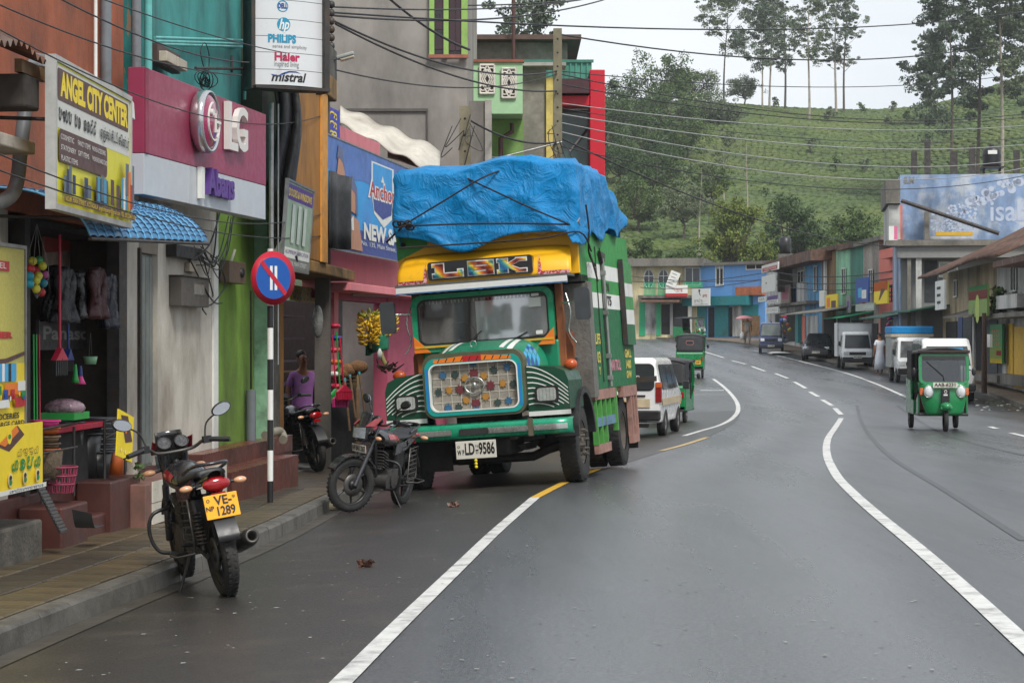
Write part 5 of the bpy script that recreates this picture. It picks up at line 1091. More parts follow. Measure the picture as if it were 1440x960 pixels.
# green balcony house
MINT = M('mint_plaster', C3(166, 204, 160), .75, var=.06, dirt=.3, dcol=C3(110, 130, 96), dscale=.8, streak=.4)
t, W, H, s = blockb('balcony_house', 'pale green house with carved breeze blocks in its balcony wall', 655, 735, 50, 88, 4, MINT, 'balcony_wall', 160); Y_ = 50
zz = lambda py, t=t: P(0, py, 50).z - t.location.z
xq = lambda px, t=t: P(px, 0, 50).x - t.location.x
MB().bx(xq(653), xq(737), -.06, .2, zz(88) + .002, zz(84)).build('coping', M('red_coping', C3(150, 84, 66), .7, dirt=.3), t)
BRZ = M('breeze_white', C3(216, 210, 200), .7, dirt=.3, dcol=C3(130, 120, 100))
for a, b_, y0, y1 in ((675, 695, 92, 132), (706, 725, 97, 138)):
    f = MB(); X0, X1, Z0, Z1 = xq(a), xq(b_), zz(y1), zz(y0); f.bx(X0, X1, -.03, -.003, Z0, Z1); bb = f.build('breeze_block', M('breeze_dark', (.05, .05, .05), .9), t)
    m_ = MB(); cx, cz = (X0 + X1) / 2, (Z0 + Z1) / 2
    for k in range(3): 
        q = 1 - .3 * k; hw_, hh_ = (X1 - X0) / 2 * q, (Z1 - Z0) / 2 * q
        for (x_a, z_a), (x_b, z_b) in ((((-1), 0), (0, 1)), ((0, 1), (1, 0)), ((1, 0), (0, -1)), ((0, -1), (-1, 0))): m_.tube([(cx + x_a * hw_, -.05, cz + z_a * hh_), (cx + x_b * hw_, -.05, cz + z_b * hh_)], .022, 4)
    for x_a in (-1, 1): m_.tube([(cx + x_a * (X1 - X0) / 2, -.05, Z0), (cx + x_a * (X1 - X0) / 2, -.05, Z1)], .03, 4); m_.tube([(X0, -.05, cz + x_a * (Z1 - Z0) / 2), (X1, -.05, cz + x_a * (Z1 - Z0) / 2)], .03, 4)
    for x_a in (-1, 1):
        for z_a in (-1, 1): m_.ring((cx + x_a * (X1 - X0) * .3, -.05, cz + z_a * (Z1 - Z0) * .3), (X1 - X0) * .2, .02, 12, 4, Matrix.Rotation(R(90), 4, 'X'))
    m_.build('lattice', BRZ, bb)
MB().bx(xq(690), xq(737), 1.2, 4, zz(300), zz(160) - .003).build('lower_wall', M('green_wall', C3(128, 164, 92), .75, dirt=.3), t); MB().bx(xq(640), xq(690) - .003, .3, 4, zz(300), zz(160) - .003).build('side_wall', M('pale_cement', (0, 0, 0)), t)
MB().tube([(xq(720), .9, zz(168)), (xq(720), .9, zz(180)), (xq(704), .8, zz(190)), (xq(704), .8, zz(300))], .06, 8).build('drain_pipe', M('brown_pipe', C3(84, 56, 50), .5), t)
t, W, H, s = blockb('grey_house', 'bare cement house between the green balcony and the yellow pillar', 722, 768, 51.5, 95, 4, M('cement_wall', C3(150, 144, 134), .85, dirt=.4, dcol=C3(90, 80, 70), dscale=1))
MB().bx(W, W + P(778, 0, 51.5).x - P(768, 0, 51.5).x, -.1, .4, 0, H - .25).build('yellow_pillar', M('cream_yellow', C3(220, 196, 110), .7, dirt=.25), t); MB().bx(W * .0, W * 1.6, -.35, .5, H, H + .08).build('slab', M('pale_cement', (0, 0, 0)), t)
t, W, H, s = blockb('rear_house', 'cement house with a flat overhanging roof above the green balcony', 655, 798, 57, 60, 6, M('cement_wall', (0, 0, 0)))
MB().bx(-.3, W + .35, -.6, 6, H + .002, H + .13).build('roof_slab', M('rust_edge', C3(96, 78, 70), .8, dirt=.4), t); MB().cyl((P(722, 0, 57).x - t.location.x, -.9, H - 1.5), (P(722, 0, 57).x - t.location.x, -.9, H + 2.5), .05, n=8).build('vent_pipe', M('brown_pipe', (0, 0, 0)), t)
# teal sheet parapet and red shop frame
t, W, H, s = blockb('red_building', 'shop with a red frame and a ribbed teal metal parapet', 738, 832, 56, 86, 3, M('teal_sheet', C3(78, 146, 128), .5, .2, dirt=.2), 'parapet', 112)
for k in range(12): MB().bx(W * k / 12 + .01, W * k / 12 + .05, -.04, -.002, .0, H - .05).build('sheet_rib', M('teal_sheet', (0, 0, 0)), t)
MB().bx(-.05, W + .05, -.06, .0 - .003, H - .045, H + .03).build('cap_rail', M('teal_dark', C3(60, 120, 104), .5), t)
zr = lambda py: P(0, py, 56).z - t.location.z; xr = lambda px: P(px, 0, 56).x - t.location.x
REDP = M('red_panel', C3(196, 24, 46), .4, var=.04, dirt=.12)
MB().bx(xr(829), xr(850), -.3, .8, zr(420), zr(100)).build('red_column', REDP, t, .02); MB().bx(xr(775), xr(829) - .003, -.25, .6, zr(150), zr(136)).build('red_beam', REDP, t, .01); MB().bx(xr(770), xr(828), -.5, 1.5, zr(134), zr(114)).build('awning_box', M('maroon_awn', C3(70, 40, 46), .6), t)
MB().bx(xr(790), xr(829) - .003, .7, .75, zr(420), zr(150) - .003).build('glass_front', M('teal_glass', C3(96, 124, 124), .12, var=.2, scale=1), t); MB().bx(xr(738), xr(790) - .003, .3, 2, zr(420), zr(150)).build('wall', M('cement_wall', (0, 0, 0)), t)
m_ = MB(); m_.tube([(xr(800), -.3, zr(215)), (xr(826), .6, zr(180))], .03, 5); m_.build('strut', STEEL, t)
# two more utility poles
for x, yt, Y, l, r_ in ((784, 41, 50, 'tall pitted concrete pole rising behind the tarpaulin', .10), (654, 150, 42, 'short leaning concrete pole with a bundle of cables behind the tarpaulin', .11)):
    p = P(x, yt, Y); z0 = gz(p.x, Y); t = thing('utility_pole', l, 'pole', (p.x, Y, z0)); h = p.z - z0
    MB().prism([(-r_ * 1.2, 0), (r_ * 1.2, 0), (r_, h), (-r_, h)], -.12, .12).build('shaft', M('lichen_concrete', C3(128, 122, 100), .85, var=.2, dirt=.45, dcol=C3(66, 62, 48), dscale=1.5, bump=.5, bscale=25), t, .015)
    for k in range(9): MB().cyl((0, -.124, h - .25 - .32 * k), (0, -.119, h - .25 - .32 * k), .025, n=8).build('bolt_hole', DARK, t)
    m_ = MB(); g2 = random.Random(x)
    for k in range(6):
        a = Vector((g2.uniform(-.3, .3), -.2, h * .72 + g2.uniform(-.4, .4) if x == 784 else h - .3 + g2.uniform(-.3, .2))); m_.tube(catmull([a, a + Vector((g2.uniform(-.22, .22), -.1, -g2.uniform(.15, .4))), a + Vector((g2.uniform(-.3, .3), -.05, g2.uniform(-.9, -.2))), a + Vector((g2.uniform(-.1, .1), -.02, g2.uniform(-.5, .1)))], 6), .009, 4)
    m_.build('cable_bundle', BLKP, t)
    if x == 784: MB().tube([(-.9, -.15, h * .66), (.25, -.15, h * .66)], .04, 6).build('crossarm', IRON, t); MB().tube([(.1, -.1, h * .72), (-1.3, -.4, h * .68)], .025, 6).build('lamp_arm', STEEL, t); MB().box((-1.5, -.45, h * .675), (.5, .2, .1), .1).build('lamp_head', M('lamp_dark', (.06, .06, .06), .5), t, .02)

# ------------------------------------------------------------------ the painted lorry
TG = M('lorry_green', C3(16, 128, 92), .35, var=.1, scale=5, dirt=.22, dcol=C3(40, 60, 50), dscale=3, coat=.3)
TDG = M('lorry_dark_green', C3(14, 66, 46), .4, var=.1, dirt=.15)
TY = M('lorry_yellow', C3(238, 178, 24), .42, var=.06, scale=3, col2=C3(120, 112, 100), c2=.72, c2w=.015, c2scale=4, dirt=.12, dcol=C3(150, 110, 30))
TW = M('lorry_white', C3(214, 214, 210), .45, var=.05, dirt=.2, dcol=C3(120, 118, 110)); CHR = M('worn_chrome', (.5, .52, .5), .25, .85, var=.15, dirt=.25, dscale=5); RUB = M('tyre_rubber', (.018, .0175, .017), .8, var=.35, scale=8, dirt=.35, dcol=(.045, .04, .034), dscale=4, bump=.4, bscale=60)
DUST = M('dusty_black', (.02, .019, .018), .75, var=.3, dirt=.4, dcol=(.05, .043, .036), dscale=4); SILV = M('checker_plate', C3(120, 118, 112), .4, .5, var=.2, scale=12, dirt=.3, bump=.6, bscale=30); WDB = M('cab_wood', C3(140, 80, 42), .6, var=.25, scale=5, dirt=.4, dcol=C3(60, 34, 20), dscale=4, streak=.3)
GLS = glass_mat('window_glass', (.96, .98, .98), .8); CABIN = M('cab_interior', (.03, .032, .03), .8, var=.3)
def wheel(parent, c, r, w_, hubmat, side=1, lugs=8, name='wheel', dish=.35, tread=True, rimr=.56):
    """wheel on the X axis; side = outward direction"""
    X = Matrix.Translation(c) @ Matrix.Rotation(R(90), 4, 'Y')
    hw = w_ / 2
    o = MB().lathe([(r * rimr, -hw * .9), (r * .8, -hw), (r * .95, -hw * .9), (r, -hw * .66), (r, hw * .66), (r * .95, hw * .9), (r * .8, hw), (r * rimr, hw * .9)], 32, X).build(name, RUB, parent)
    m_ = MB(); d = -hw + w_ * (1 - dish) if side > 0 else hw - w_ * (1 - dish); f = hw * .8 * side
    m_.lathe([(r * rimr + .002, f), (r * rimr * .92, f), (r * rimr * .85, d), (r * .22, d + .01 * side), (r * .20, d + .06 * side), (.001, d + .065 * side)], 24, X)
    for k in range(lugs): q = 2 * pi * k / lugs; m_.cyl(X @ Vector((r * .32 * math.cos(q), r * .32 * math.sin(q), d)), X @ Vector((r * .32 * math.cos(q), r * .32 * math.sin(q), d + .04 * side)), .018, n=6)
    m_.build('rim', hubmat, o)
    if tread:
        m_ = MB(); n = 44
        for k in range(n):
            q = 2 * pi * k / n
            for s_ in (-1, 1):
                Xk = X @ Matrix.Rotation(q + (.5 * 2 * pi / n if s_ > 0 else 0), 4, 'Z'); m_.bx(r * .985, r * 1.012, -pi * r / n * .62, pi * r / n * .62, min(s_ * hw * .9, s_ * hw * .42), max(s_ * hw * .9, s_ * hw * .42), Xk)
        m_.bx(0, 0, 0, 0, 0, 0) if False else None
        for k in range(n):
            for s_ in (-1, 0, 1): Xk = X @ Matrix.Rotation(2 * pi * (k + .25 * s_) / n, 4, 'Z'); m_.bx(r * .985, r * 1.008, -pi * r / n * .6, pi * r / n * .6, s_ * hw * .26 - hw * .1, s_ * hw * .26 + hw * .1, Xk)
        stuff(m_.build('tread_blocks', RUB, o))
    return o
YAW = R(-11.5); lw = at(813, 677)
TR = thing('lorry', 'old green and yellow decorated lorry parked at the kerb under a blue tarpaulin', 'lorry')
TR.rotation_euler = (0, R(-4.1), YAW); cs, sn = math.cos(YAW), math.sin(YAW)
TR.location = (lw.x - 1.06 * cs, lw.y - 1.06 * sn, lw.z - 1.06 * math.sin(R(4.1)) + .005)
T_ = TR
# running gear
m_ = MB(); m_.bx(-.45, -.36, -.8, 4.6, .62, .80); m_.bx(.36, .45, -.8, 4.6, .62, .80)
for y in (-.6, .9, 2.2, 3.2, 4.4): m_.bx(-.36, .36, y - .04, y + .04, .64, .78)
m_.build('chassis', DUST, T_)
m_ = MB(); m_.tube([(-.95, 0, .50), (-.7, 0, .44), (-.5, 0, .36), (.5, 0, .36), (.7, 0, .44), (.95, 0, .50)], .06, 8); m_.build('front_axle', DUST, T_, 0)
m_ = MB(); m_.tube([(-.9, 3.7, .51), (.9, 3.7, .51)], .09, 10); m_.sph((0, 3.7, .51), .22, 14, 10); m_.build('rear_axle', DUST, T_)
m_ = MB()
for x in (-.45, .45):
    for k in range(4): m_.bx(x - .04, x + .04, -.55 + .08 * k, .55 - .08 * k, .52 - .02 * k, .537 - .02 * k)
m_.build('leaf_spring', DUST, T_); MB().bx(-.34, .34, -.7, .3, .42, 1.0).build('engine', DUST, T_, .05); m_ = MB().cyl((0, .6, .55), (0, 3.5, .52), .05, n=10); m_.build('drive_shaft', DUST, T_)
for y, hw in ((1.35, .9), (-.35, .3)): MB().bx(-.95, -.5, y, y + .02, .25, .8).build('mud_flap', DUST, T_)
HUBB = M('dusty_hub', (.10, .085, .07), .7, .2, var=.3, dirt=.4)
for s_ in (-1, 1):
    wheel(T_, (1.05 * s_, 0, .505), .505, .25, HUBB, s_, dish=.3)
    wheel(T_, (1.03 * s_, 3.7, .505), .505, .24, HUBB, s_, dish=.75); wheel(T_, (.74 * s_, 3.7, .505), .505, .24, HUBB, -s_, dish=.7)
m_ = MB()
for s_ in (-1, 1):
    for k in range(8): q = 2 * pi * k / 8 + .2; m_.cyl((1.16 * s_, .16 * math.cos(q), .505 + .16 * math.sin(q)), (1.22 * s_, .16 * math.cos(q), .505 + .16 * math.sin(q)), .024, .016, 7)
m_.build('wheel_nut', HUBB, T_)
# bonnet and nose
def hood(u, v):
    y = -.98 + 1.0 * v; hw = .55 + .24 * v; a = pi * u; zt = 1.765 + .14 * v + .02 * math.sin(pi * v)
    x = -hw * math.cos(a) if abs(math.cos(a)) < 1 else -hw * math.cos(a)
    c_, s2 = math.cos(a), math.sin(a)
    return (-hw * math.copysign(abs(c_) ** .45, c_), y, 1.12 + (zt - 1.12) * (abs(s2) ** .5))
hd = MB().grid(hood, 26, 10).build('bonnet', TG, T_)
def on_hood(x0, x1, v0, v1, mat, name, n=6):
    m_ = MB()
    def f(u, v):
        vv = v0 + (v1 - v0) * v; hw = .55 + .24 * vv; x = x0 + (x1 - x0) * u; c_ = max(-1, min(1, -x / hw)); c_ = math.copysign(abs(c_) ** (1 / .45), c_); a = math.acos(c_); p = hood(a / pi, vv); return (p[0], p[1], p[2] + .004)
    return m_.grid(f, n, n).build(name, mat, hd)
for s_ in (-1, 1):
    on_hood(.30 * s_, .36 * s_, .2, .9, PW, 'stripe'); on_hood(.40 * s_, .46 * s_, .2, .9, PW, 'stripe')
BT = (PB, PSKY, paint('light_blue', (90, 150, 190)))
for i in range(4):
    for j in range(5): on_hood(.575 + .035 * i, .605 + .035 * i, .3 + .1 * j, .385 + .1 * j, BT[(i * 2 + j) % 3], 'mosaic_tile', 2)
# grille shell: frame, panel, leaf shapes
def ringprism(o_, i_, y0, y1):
    k = len(o_); v = [(a, y, b) for y in (y0, y1) for a, b in o_] + [(a, y, b) for y in (y0, y1) for a, b in i_]; f = []
    for i in range(k):
        j = (i + 1) % k; f += [(i, j, k + j, k + i)[::-1], (2 * k + i, 2 * k + j, 3 * k + j, 3 * k + i), (i, j, 2 * k + j, 2 * k + i), (k + i, 3 * k + i, 3 * k + j, k + j)]
    return MB().add(v, f)
def shell(sc_, top): return [(x * sc_, 1.00 + (z - 1.00) * sc_ + (top * (1 - (x / .62) ** 2) if z > 1.3 else 0)) for x, z in rrect(-.62, .62, 0.98, 1.60, .11, 6)]
fr = MB(); 
o_ = [(x, z + (.07 * (1 - (x / .68) ** 2) if z > 1.3 else 0)) for x, z in rrect(-.655, .655, .945, 1.735, .14, 8)]; i1 = [(x, z + (.05 * (1 - (x / .6) ** 2) if z > 1.3 else 0)) for x, z in rrect(-.625, .625, .975, 1.69, .12, 8)]; i2 = [(x, z + (.02 * (1 - (x / .6) ** 2) if z > 1.3 else 0)) for x, z in rrect(-.575, .575, 1.025, 1.625, .10, 8)]; i3 = [(x, z + (.02 * (1 - (x / .6) ** 2) if z > 1.3 else 0)) for x, z in rrect(-.558, .558, 1.04, 1.61, .09, 8)]
gs = fixnormals(ringprism(o_, i1, -1.03, -.80).build('grille_shell', M('brown_trim', C3(84, 84, 64), .5, var=.2, dirt=.3), T_)); fixnormals(ringprism(i1, i2, -1.045, -.85).build('grille_frame', M('lorry_turquoise', C3(20, 150, 140), .35, var=.08, coat=.3), gs)); fixnormals(ringprism(i2, i3, -1.05, -.9).build('grille_border', PW, gs))
m_ = MB(); 
for x0, x1, mt in ((-.5, -.12, PORN), (.12, .5, PORN), (-.12, .12, PR)): MB().add([(x0, -1.048, 1.645), (x1, -1.048, 1.645), (x1, -1.048, 1.67 + .05 * (1 - (x1 / .6) ** 2)), (x0, -1.048, 1.67 + .05 * (1 - (x0 / .6) ** 2))], [(0, 1, 2, 3)]).build('painted_band', mt, gs)
for x in [-.45 + .1 * k for k in range(10)]: MB().add([(x, -1.0495, 1.65), (x + .012, -1.0495, 1.65), (x + .04, -1.0495, 1.70), (x + .025, -1.0495, 1.70)], [(0, 1, 2, 3)]).build('painted_tick', PK, gs)
for s_ in (-1, 1): MB().add([(s_ * .615, -1.0475, 1.05), (s_ * .583, -1.0475, 1.05), (s_ * .583, -1.0475, 1.58), (s_ * .615, -1.0475, 1.58)], [(0, 1, 2, 3)]).build('painted_band', paint('bright_blue', (30, 120, 190)), gs)
GRP = M('grille_grey', C3(150, 143, 132), .6, var=.15, scale=20, dirt=.25, bump=.8, bscale=120)
MB().prism(i3, -.965, -.93).build('grille_panel', GRP, gs)
m_ = MB()
for k in range(1, 9): x = -.555 + 1.11 * k / 9; m_.bx(x - .005, x + .005, -.972, -.966, 1.045, 1.645)
for k in range(1, 6): z = 1.04 + .61 * k / 6; m_.bx(-.55, .55, -.971, -.9665, z - .005, z + .005)
m_.build('grille_bars', M('pale_bar', C3(186, 182, 168), .5), gs)
LEAF = [(0, -.055), (.012, -.03), (.045, -.04), (.038, -.01), (.06, .01), (.035, .02), (.04, .05), (.015, .035), (0, .06), (-.015, .035), (-.04, .05), (-.035, .02), (-.06, .01), (-.038, -.01), (-.045, -.04), (-.012, -.03)]
LM = [paint('leaf_blue', (50, 96, 130)), paint('leaf_dark', (50, 66, 62)), paint('leaf_maroon', (104, 44, 50)), paint('leaf_amber', (168, 120, 50))]
for x, z, c in ((0, 1.45, 0), (-.40, 1.36, 0), (-.24, 1.36, 1), (.26, 1.38, 1), (.43, 1.40, 0), (-.47, 1.21, 1), (-.33, 1.22, 3), (.36, 1.25, 3), (.5, 1.24, 1), (-.36, 1.06, 0), (-.22, 1.06, 1), (.28, 1.08, 1), (.42, 1.09, 0), (0, 1.03, 0), (-.19, 1.22, 2), (.20, 1.24, 2), (0, 1.36, 2), (0, 1.09, 2), (-.12, 1.32, 3), (.125, 1.33, 3), (-.12, 1.12, 3), (.13, 1.14, 3)):
    z = 1.05 + (z - 1.04) * 1.37
    sc_ = 1.12 if c == 2 else .92; a = math.atan2(z - 1.335, x) - pi / 2; MB().prism([(x + sc_ * (p * math.cos(a) - q * math.sin(a)), z + sc_ * (p * math.sin(a) + q * math.cos(a))) for p, q in LEAF], -.985, -.9735).build('leaf', LM[c], gs)
em = MB().ring((0, -1.0, 1.335), .125, .012, 24, 8, Matrix.Rotation(R(90), 4, 'X') @ Matrix.Diagonal((1, .8, 1, 1))).build('emblem', CHR, gs); m_ = MB(); m_.sph((0, -1.01, 1.34), .03, 10, 8, (1, .6, 1.3)); m_.tube([(-.12, -.995, 1.335), (.12, -.995, 1.335)], .008, 5); m_.build('emblem_star', CHR, em)
MB().ring((0, -.9, 1.86), .04, .005, 16, 5, Matrix.Rotation(R(90), 4, 'X')).build('bonnet_ornament', CHR, hd)
# wings with white stripes and headlamps
for s_ in (-1, 1):
    pl = [(.66, .96), (1.19, .96), (1.19, 1.32), (1.15, 1.44), (1.02, 1.50), (.66, 1.54)]; pl = [(x * s_, z) for x, z in (pl if s_ > 0 else pl[::-1])]
    wg = MB().prism(pl, -.92, .1).build('wing', TDG, T_, .015)
    for k in range(8):
        # curved white stripes fanning from the outer lower corner to the bonnet
        q0, q1 = .10 + .12 * k, .0
        xa, za = .665, 1.50 - .075 * k; xb, zb = min(1.185, .86 + .06 * k + .0), 1.53 - .01 * k
        pts = []
        for i in range(9):
            t = i / 8; x = .668 + (1.18 - .668) * t; z = 1.525 - .068 * k - .30 * t ** 1.7 + .02 * k * t
            if z > .985 and z < 1.54 - .05 * t: pts.append((x, z))
        if len(pts) > 2:
            m_ = MB(); up = [(x * s_, -.9245, z + .007) for x, z in pts]; dn = [(x * s_, -.9245, z - .007) for x, z in pts]; n = len(pts); m_.add(up + dn, [(i, i + 1, n + i + 1, n + i) for i in range(n - 1)]); fixfront(m_.build('stripe', PW, wg))
    MB().bx(min(.66 * s_, 1.195 * s_), max(.66 * s_, 1.195 * s_), -.925, -.90, .90, .957).build('lower_trim', TW, wg)
    MB().prism([(x * s_, z) for x, z in rrect(.76, 1.06, 1.06, 1.27, .05, 4)], -.965, -.926).build('lamp_housing', BLKP, wg); hl = MB().prism([(x * s_, z) for x, z in rrect(.79, 1.03, 1.085, 1.245, .035, 4)], -.975, -.966).build('headlamp', M('lamp_lens', C3(188, 194, 190), .12, .4, var=.15, scale=14, coat=.8), wg); m_ = MB()
    for k in range(5): m_.bx(s_ * (.82 + .045 * k) - .003, s_ * (.82 + .045 * k) + .003, -.979, -.9755, 1.09, 1.24)
    m_.build('lens_rib', M('lens_rib', C3(150, 156, 154), .2, .3), hl)
    # black wheel arch
    m_ = MB(); a = arc(0, .52, .70, 8, 172, 18); b2 = arc(0, .52, .62, 172, 8, 18); m_.prismx(a + b2, min(s_ * .92, s_ * 1.24), max(s_ * .92, s_ * 1.24)); fixnormals(m_.build('wheel_arch', BLKP, T_, 0))
    MB().sph((1.13 * s_, -.35, 1.52), .07, 12, 8, (1.3, 1, 1)).build('indicator', M('amber_lens', C3(176, 76, 30), .3), wg)
# bumper
bp_ = [(-.98, .66), (-1.05, .68), (-1.07, .76), (-1.05, .85), (-.98, .87)]
bm = fixnormals(MB().grid(lambda u, v: (-1.22 + 2.44 * u, interp([0, .25, .5, .75, 1], [p[0] for p in bp_], v) + .10 * max(0, abs(2 * u - 1) - .86) / .14, interp([0, .25, .5, .75, 1], [p[1] for p in bp_], v)), 30, 8).build('bumper', M('bumper_green', C3(24, 150, 112), .3, .3, var=.12, dirt=.25, coat=.4), T_)); bm.modifiers.new('t', 'SOLIDIFY').thickness = .02
for a, b2 in ((-1.19, -.32), (.12, .70), (.74, 1.16)): MB().grid(lambda u, v: (a + (b2 - a) * u, -1.082 + .004 * abs(v - .5) + .10 * max(0, abs((a + (b2 - a) * u) / 1.22) - .86) / .14, .725 + .07 * v), 12, 2).build('bumper_band', CHR, bm)
MB().prism(rrect(-.22, .16, .72, .80, .03, 4), -1.095, -1.074).build('bumper_slot', DARK, bm)
for x in (-1.0, .70): MB().bx(x - .03, x + .03, -1.095, -1.06, .66, .88).build('bumper_clamp', M('rust_clamp', C3(104, 96, 80), .6, .4), bm)
PLATE = M('plate_white', C3(206, 202, 190), .5, var=.06, dirt=.3, dcol=C3(130, 120, 100)); PLY = M('plate_amber', C3(244, 172, 20), .45, var=.04, dirt=.1)
pt = thing('tmp', 'x', 'x'); bpy.data.objects.remove(pt)
pl_ = MB().bx(-.28, .24, -1.075, -1.06, .42, .645).build('number_plate', PLATE, T_, .006)
m_ = MB(); m_.text('LD', Matrix.Translation((-.10, -1.078, .535)), .20, 0, width=.125, bold=.006); m_.text('9586', Matrix.Translation((.12, -1.078, .535)), .20, 0, width=.205, bold=.006); m_.text('W P', Matrix.Translation((-.215, -1.078, .50)), .09, 0, width=.09, bold=.003); m_.text('–', Matrix.Translation((-.005, -1.078, .53)), .1, 0, width=.04, bold=.004); m_.text('N', Matrix.Translation((-.005, -1.078, .575)), .05, 0); m_.text('D', Matrix.Translation((-.005, -1.078, .495)), .05, 0); m_.text('ශ්‍රී' if False else 'o', Matrix.Translation((-.24, -1.078, .58)), .07, 0); fixfront(m_.build('lettering', PK, pl_))
m_ = MB(); [m_.sph((-.03, -1.08, .395 - .04 * k), .022, 10, 7) for k in range(3)]; m_.build('hanging_charm', M('charm_yellow', C3(214, 190, 40), .4), T_)
# cab
MB().bx(-.92, .92, .12, .36, 1.10, 1.86).build('cowl', TG, T_, .03); MB().bx(-1.02, 1.02, .36, 1.45, .95, 1.25).build('cab_floor', CABIN, T_)
MB().bx(-1.02, 1.02, 1.40, 1.45, 1.25, 2.6).build('cab_back', CABIN, T_); MB().bx(-1.05, 1.05, .2, 1.45, 2.60, 2.66).build('cab_roof', TG, T_)
WX = -.06
ws_o = [(x + WX, z) for x, z in rrect(-.95, .95, 1.80, 2.56, .14, 7)]; ws_i = [(x + WX, z) for x, z in rrect(-.88, .88, 1.89, 2.50, .11, 7)]; ws_j = [(x + WX, z) for x, z in rrect(-.855, .855, 1.915, 2.475, .10, 7)]
wf = fixnormals(ringprism(ws_o, ws_i, .04, .14).build('windscreen_frame', M('frame_green', C3(20, 140, 100), .3, var=.08, coat=.5), T_)); fixnormals(ringprism(ws_i, ws_j, .055, .125).build('rubber_seal', BLKP, wf)); MB().prism(ws_j, .088, .094).build('windscreen', glass_mat('lorry_glass', (.97, .98, .98), .58), wf)
MB().bx(-.93 + WX, .93 + WX, .015, .119, 1.86, 1.885).build('painted_band', M('band_yellow', C3(214, 164, 50), .4), wf)
for s_ in (-1, 1): MB().prism([(s_ * .72 + WX, 1.80), (s_ * .94 + WX, 1.80), (s_ * .94 + WX, 2.02)], .025, .038).build('painted_flame', PORN, wf)
m_ = MB()
for k in range(34): x = -.82 + WX + 1.64 * k / 33; m_.add([(x - .008, .13, 2.48), (x + .008, .13, 2.48), (x + .006, .13, 2.43 + .006 * (k % 2)), (x - .006, .13, 2.43 + .006 * (k % 2))], [(0, 1, 2, 3)])
m_.build('fringe', M('fringe_cream', C3(170, 165, 120), .8), T_); MB().bx(-.16, .79, .11, .115, 1.925, 2.43).build('sky_reflection_panel', M('sky_reflection_panel', C3(244, 244, 240), .6, var=.08), T_)  # added pale panel behind the glass stands in for reflected sky
for x0, x1, z0, z1 in ((.56, .72, 2.30, 2.42), (.60, .70, 2.44, 2.475), (.63, .72, 1.94, 1.99)): MB().bx(x0, x1, .083, .087, z0, z1).build('sticker', TW, wf)
MB().ring((-.48, .45, 1.98), .23, .016, 26, 8, Matrix.Rotation(R(55), 4, 'X')).build('steering_wheel', BLKP, T_); MB().cyl((-.48, .5, 1.95), (-.48, .3, 1.7), .03, n=8).build('steering_column', BLKP, T_)
MB().bx(-.9, .9, .25, .55, 1.70, 1.88).build('dashboard', M('dash', (.035, .03, .028), .6), T_, .04); MB().bx(-.85, -.15, .95, 1.35, 1.3, 2.1).build('driver_seat', M('seat_red', C3(74, 26, 28), .7, var=.2), T_, .06)
for x, a in ((-.3, .55), (.28, .3)): m_ = MB(); m_.tube([(x, .03, 1.87), (x + .26 * math.cos(a), .02, 1.87 + .26 * math.sin(a) + .03)], .008, 5); m_.bx(x + .03, x + .36, .015, .03, 1.895, 1.905); m_.build('wiper', BLKP, wf)
for s_ in (-1, 1):
    sp = MB().bx(min(s_ * .90, s_ * 1.0), max(s_ * .90, s_ * 1.0), .14, .24, 1.45, 2.6).build('side_post', WDB, T_, .01)
    MB().prism([(s_ * .95, 1.05), (s_ * 1.08, 1.05), (s_ * 1.08, 1.75), (s_ * 1.0, 1.95), (s_ * .95, 1.95)], .242, .32).build('wooden_cheek', WDB, T_, .01)
    dr = MB().prismx([(.33, 1.05), (1.40, 1.05), (1.40, 1.85), (.75, 1.85), (.5, 1.95), (.33, 1.95)], min(s_ * 1.0, s_ * 1.05), max(s_ * 1.0, s_ * 1.05)).build('cab_door', WDB, T_, .008); MB().bx(min(s_ * 1.052, s_ * 1.07), max(s_ * 1.052, s_ * 1.07), .4, .6, 1.6, 1.63).build('door_handle', CHR, dr)
    m_ = MB(); m_.tube(catmull([(s_ * 1.04, .18, 2.45), (s_ * 1.10, .1, 2.2), (s_ * 1.06, .12, 1.95), (s_ * 1.15, .1, 1.8)], 5), .012, 5); m_.build('grab_wire', CHR, T_)
    ma = MB(); ma.tube([(s_ * 1.0, .1, 2.32), (s_ * 1.2, -.02, 2.33), (s_ * 1.30, -.05, 2.33)], .013, 6); mr = ma.build('mirror_arm', CHR, T_); MB().prism([(s_ * x, z) for x, z in rrect(1.20, 1.40, 2.08, 2.50, .05, 5)], -.12, -.055).build('mirror', M('mirror_shell', (.05, .055, .06), .4), mr, .01)
# visor, headboard with letters
vz = MB(); n = 44; pts = [(-1.14, 2.665)] + [(-1.14 + 2.28 * i / n, 2.575 + .012 * abs(math.sin(i * pi / 2.2))) for i in range(n + 1)] + [(1.14, 2.665)]
vz.prism(pts, -.20, -.185); vzo = vz.build('visor', TW, T_); MB().prism([(-1.14 + 2.28 * i / n, 2.566 + .012 * abs(math.sin(i * pi / 2.2))) for i in range(n + 1)] + [(-1.14 + 2.28 * i / n, 2.592) for i in range(n, -1, -1)], -.205, -.201).build('visor_edge', paint('visor_blue', (60, 100, 140)), vzo)
MB().bx(-1.15, 1.15, -.2, .33, 2.667, 2.70).build('visor_shelf', M('grey_trim', C3(90, 88, 84), .6), T_)
HBY = -.05
hbz = MB().grid(lambda u, v: ((-1.17 + .03 * v ** 3 * 2 + (2.34 - .12 * v ** 3) * u), HBY + .30 * v ** 2.2 + .30 * max(0, abs(2 * u - 1) - .66) ** 1.6, 2.70 + .40 * v - .10 * max(0, abs(2 * u - 1) - .75) * v), 40, 12).build('headboard', TY, T_); hbz.modifiers.new('t', 'SOLIDIFY').thickness = .03
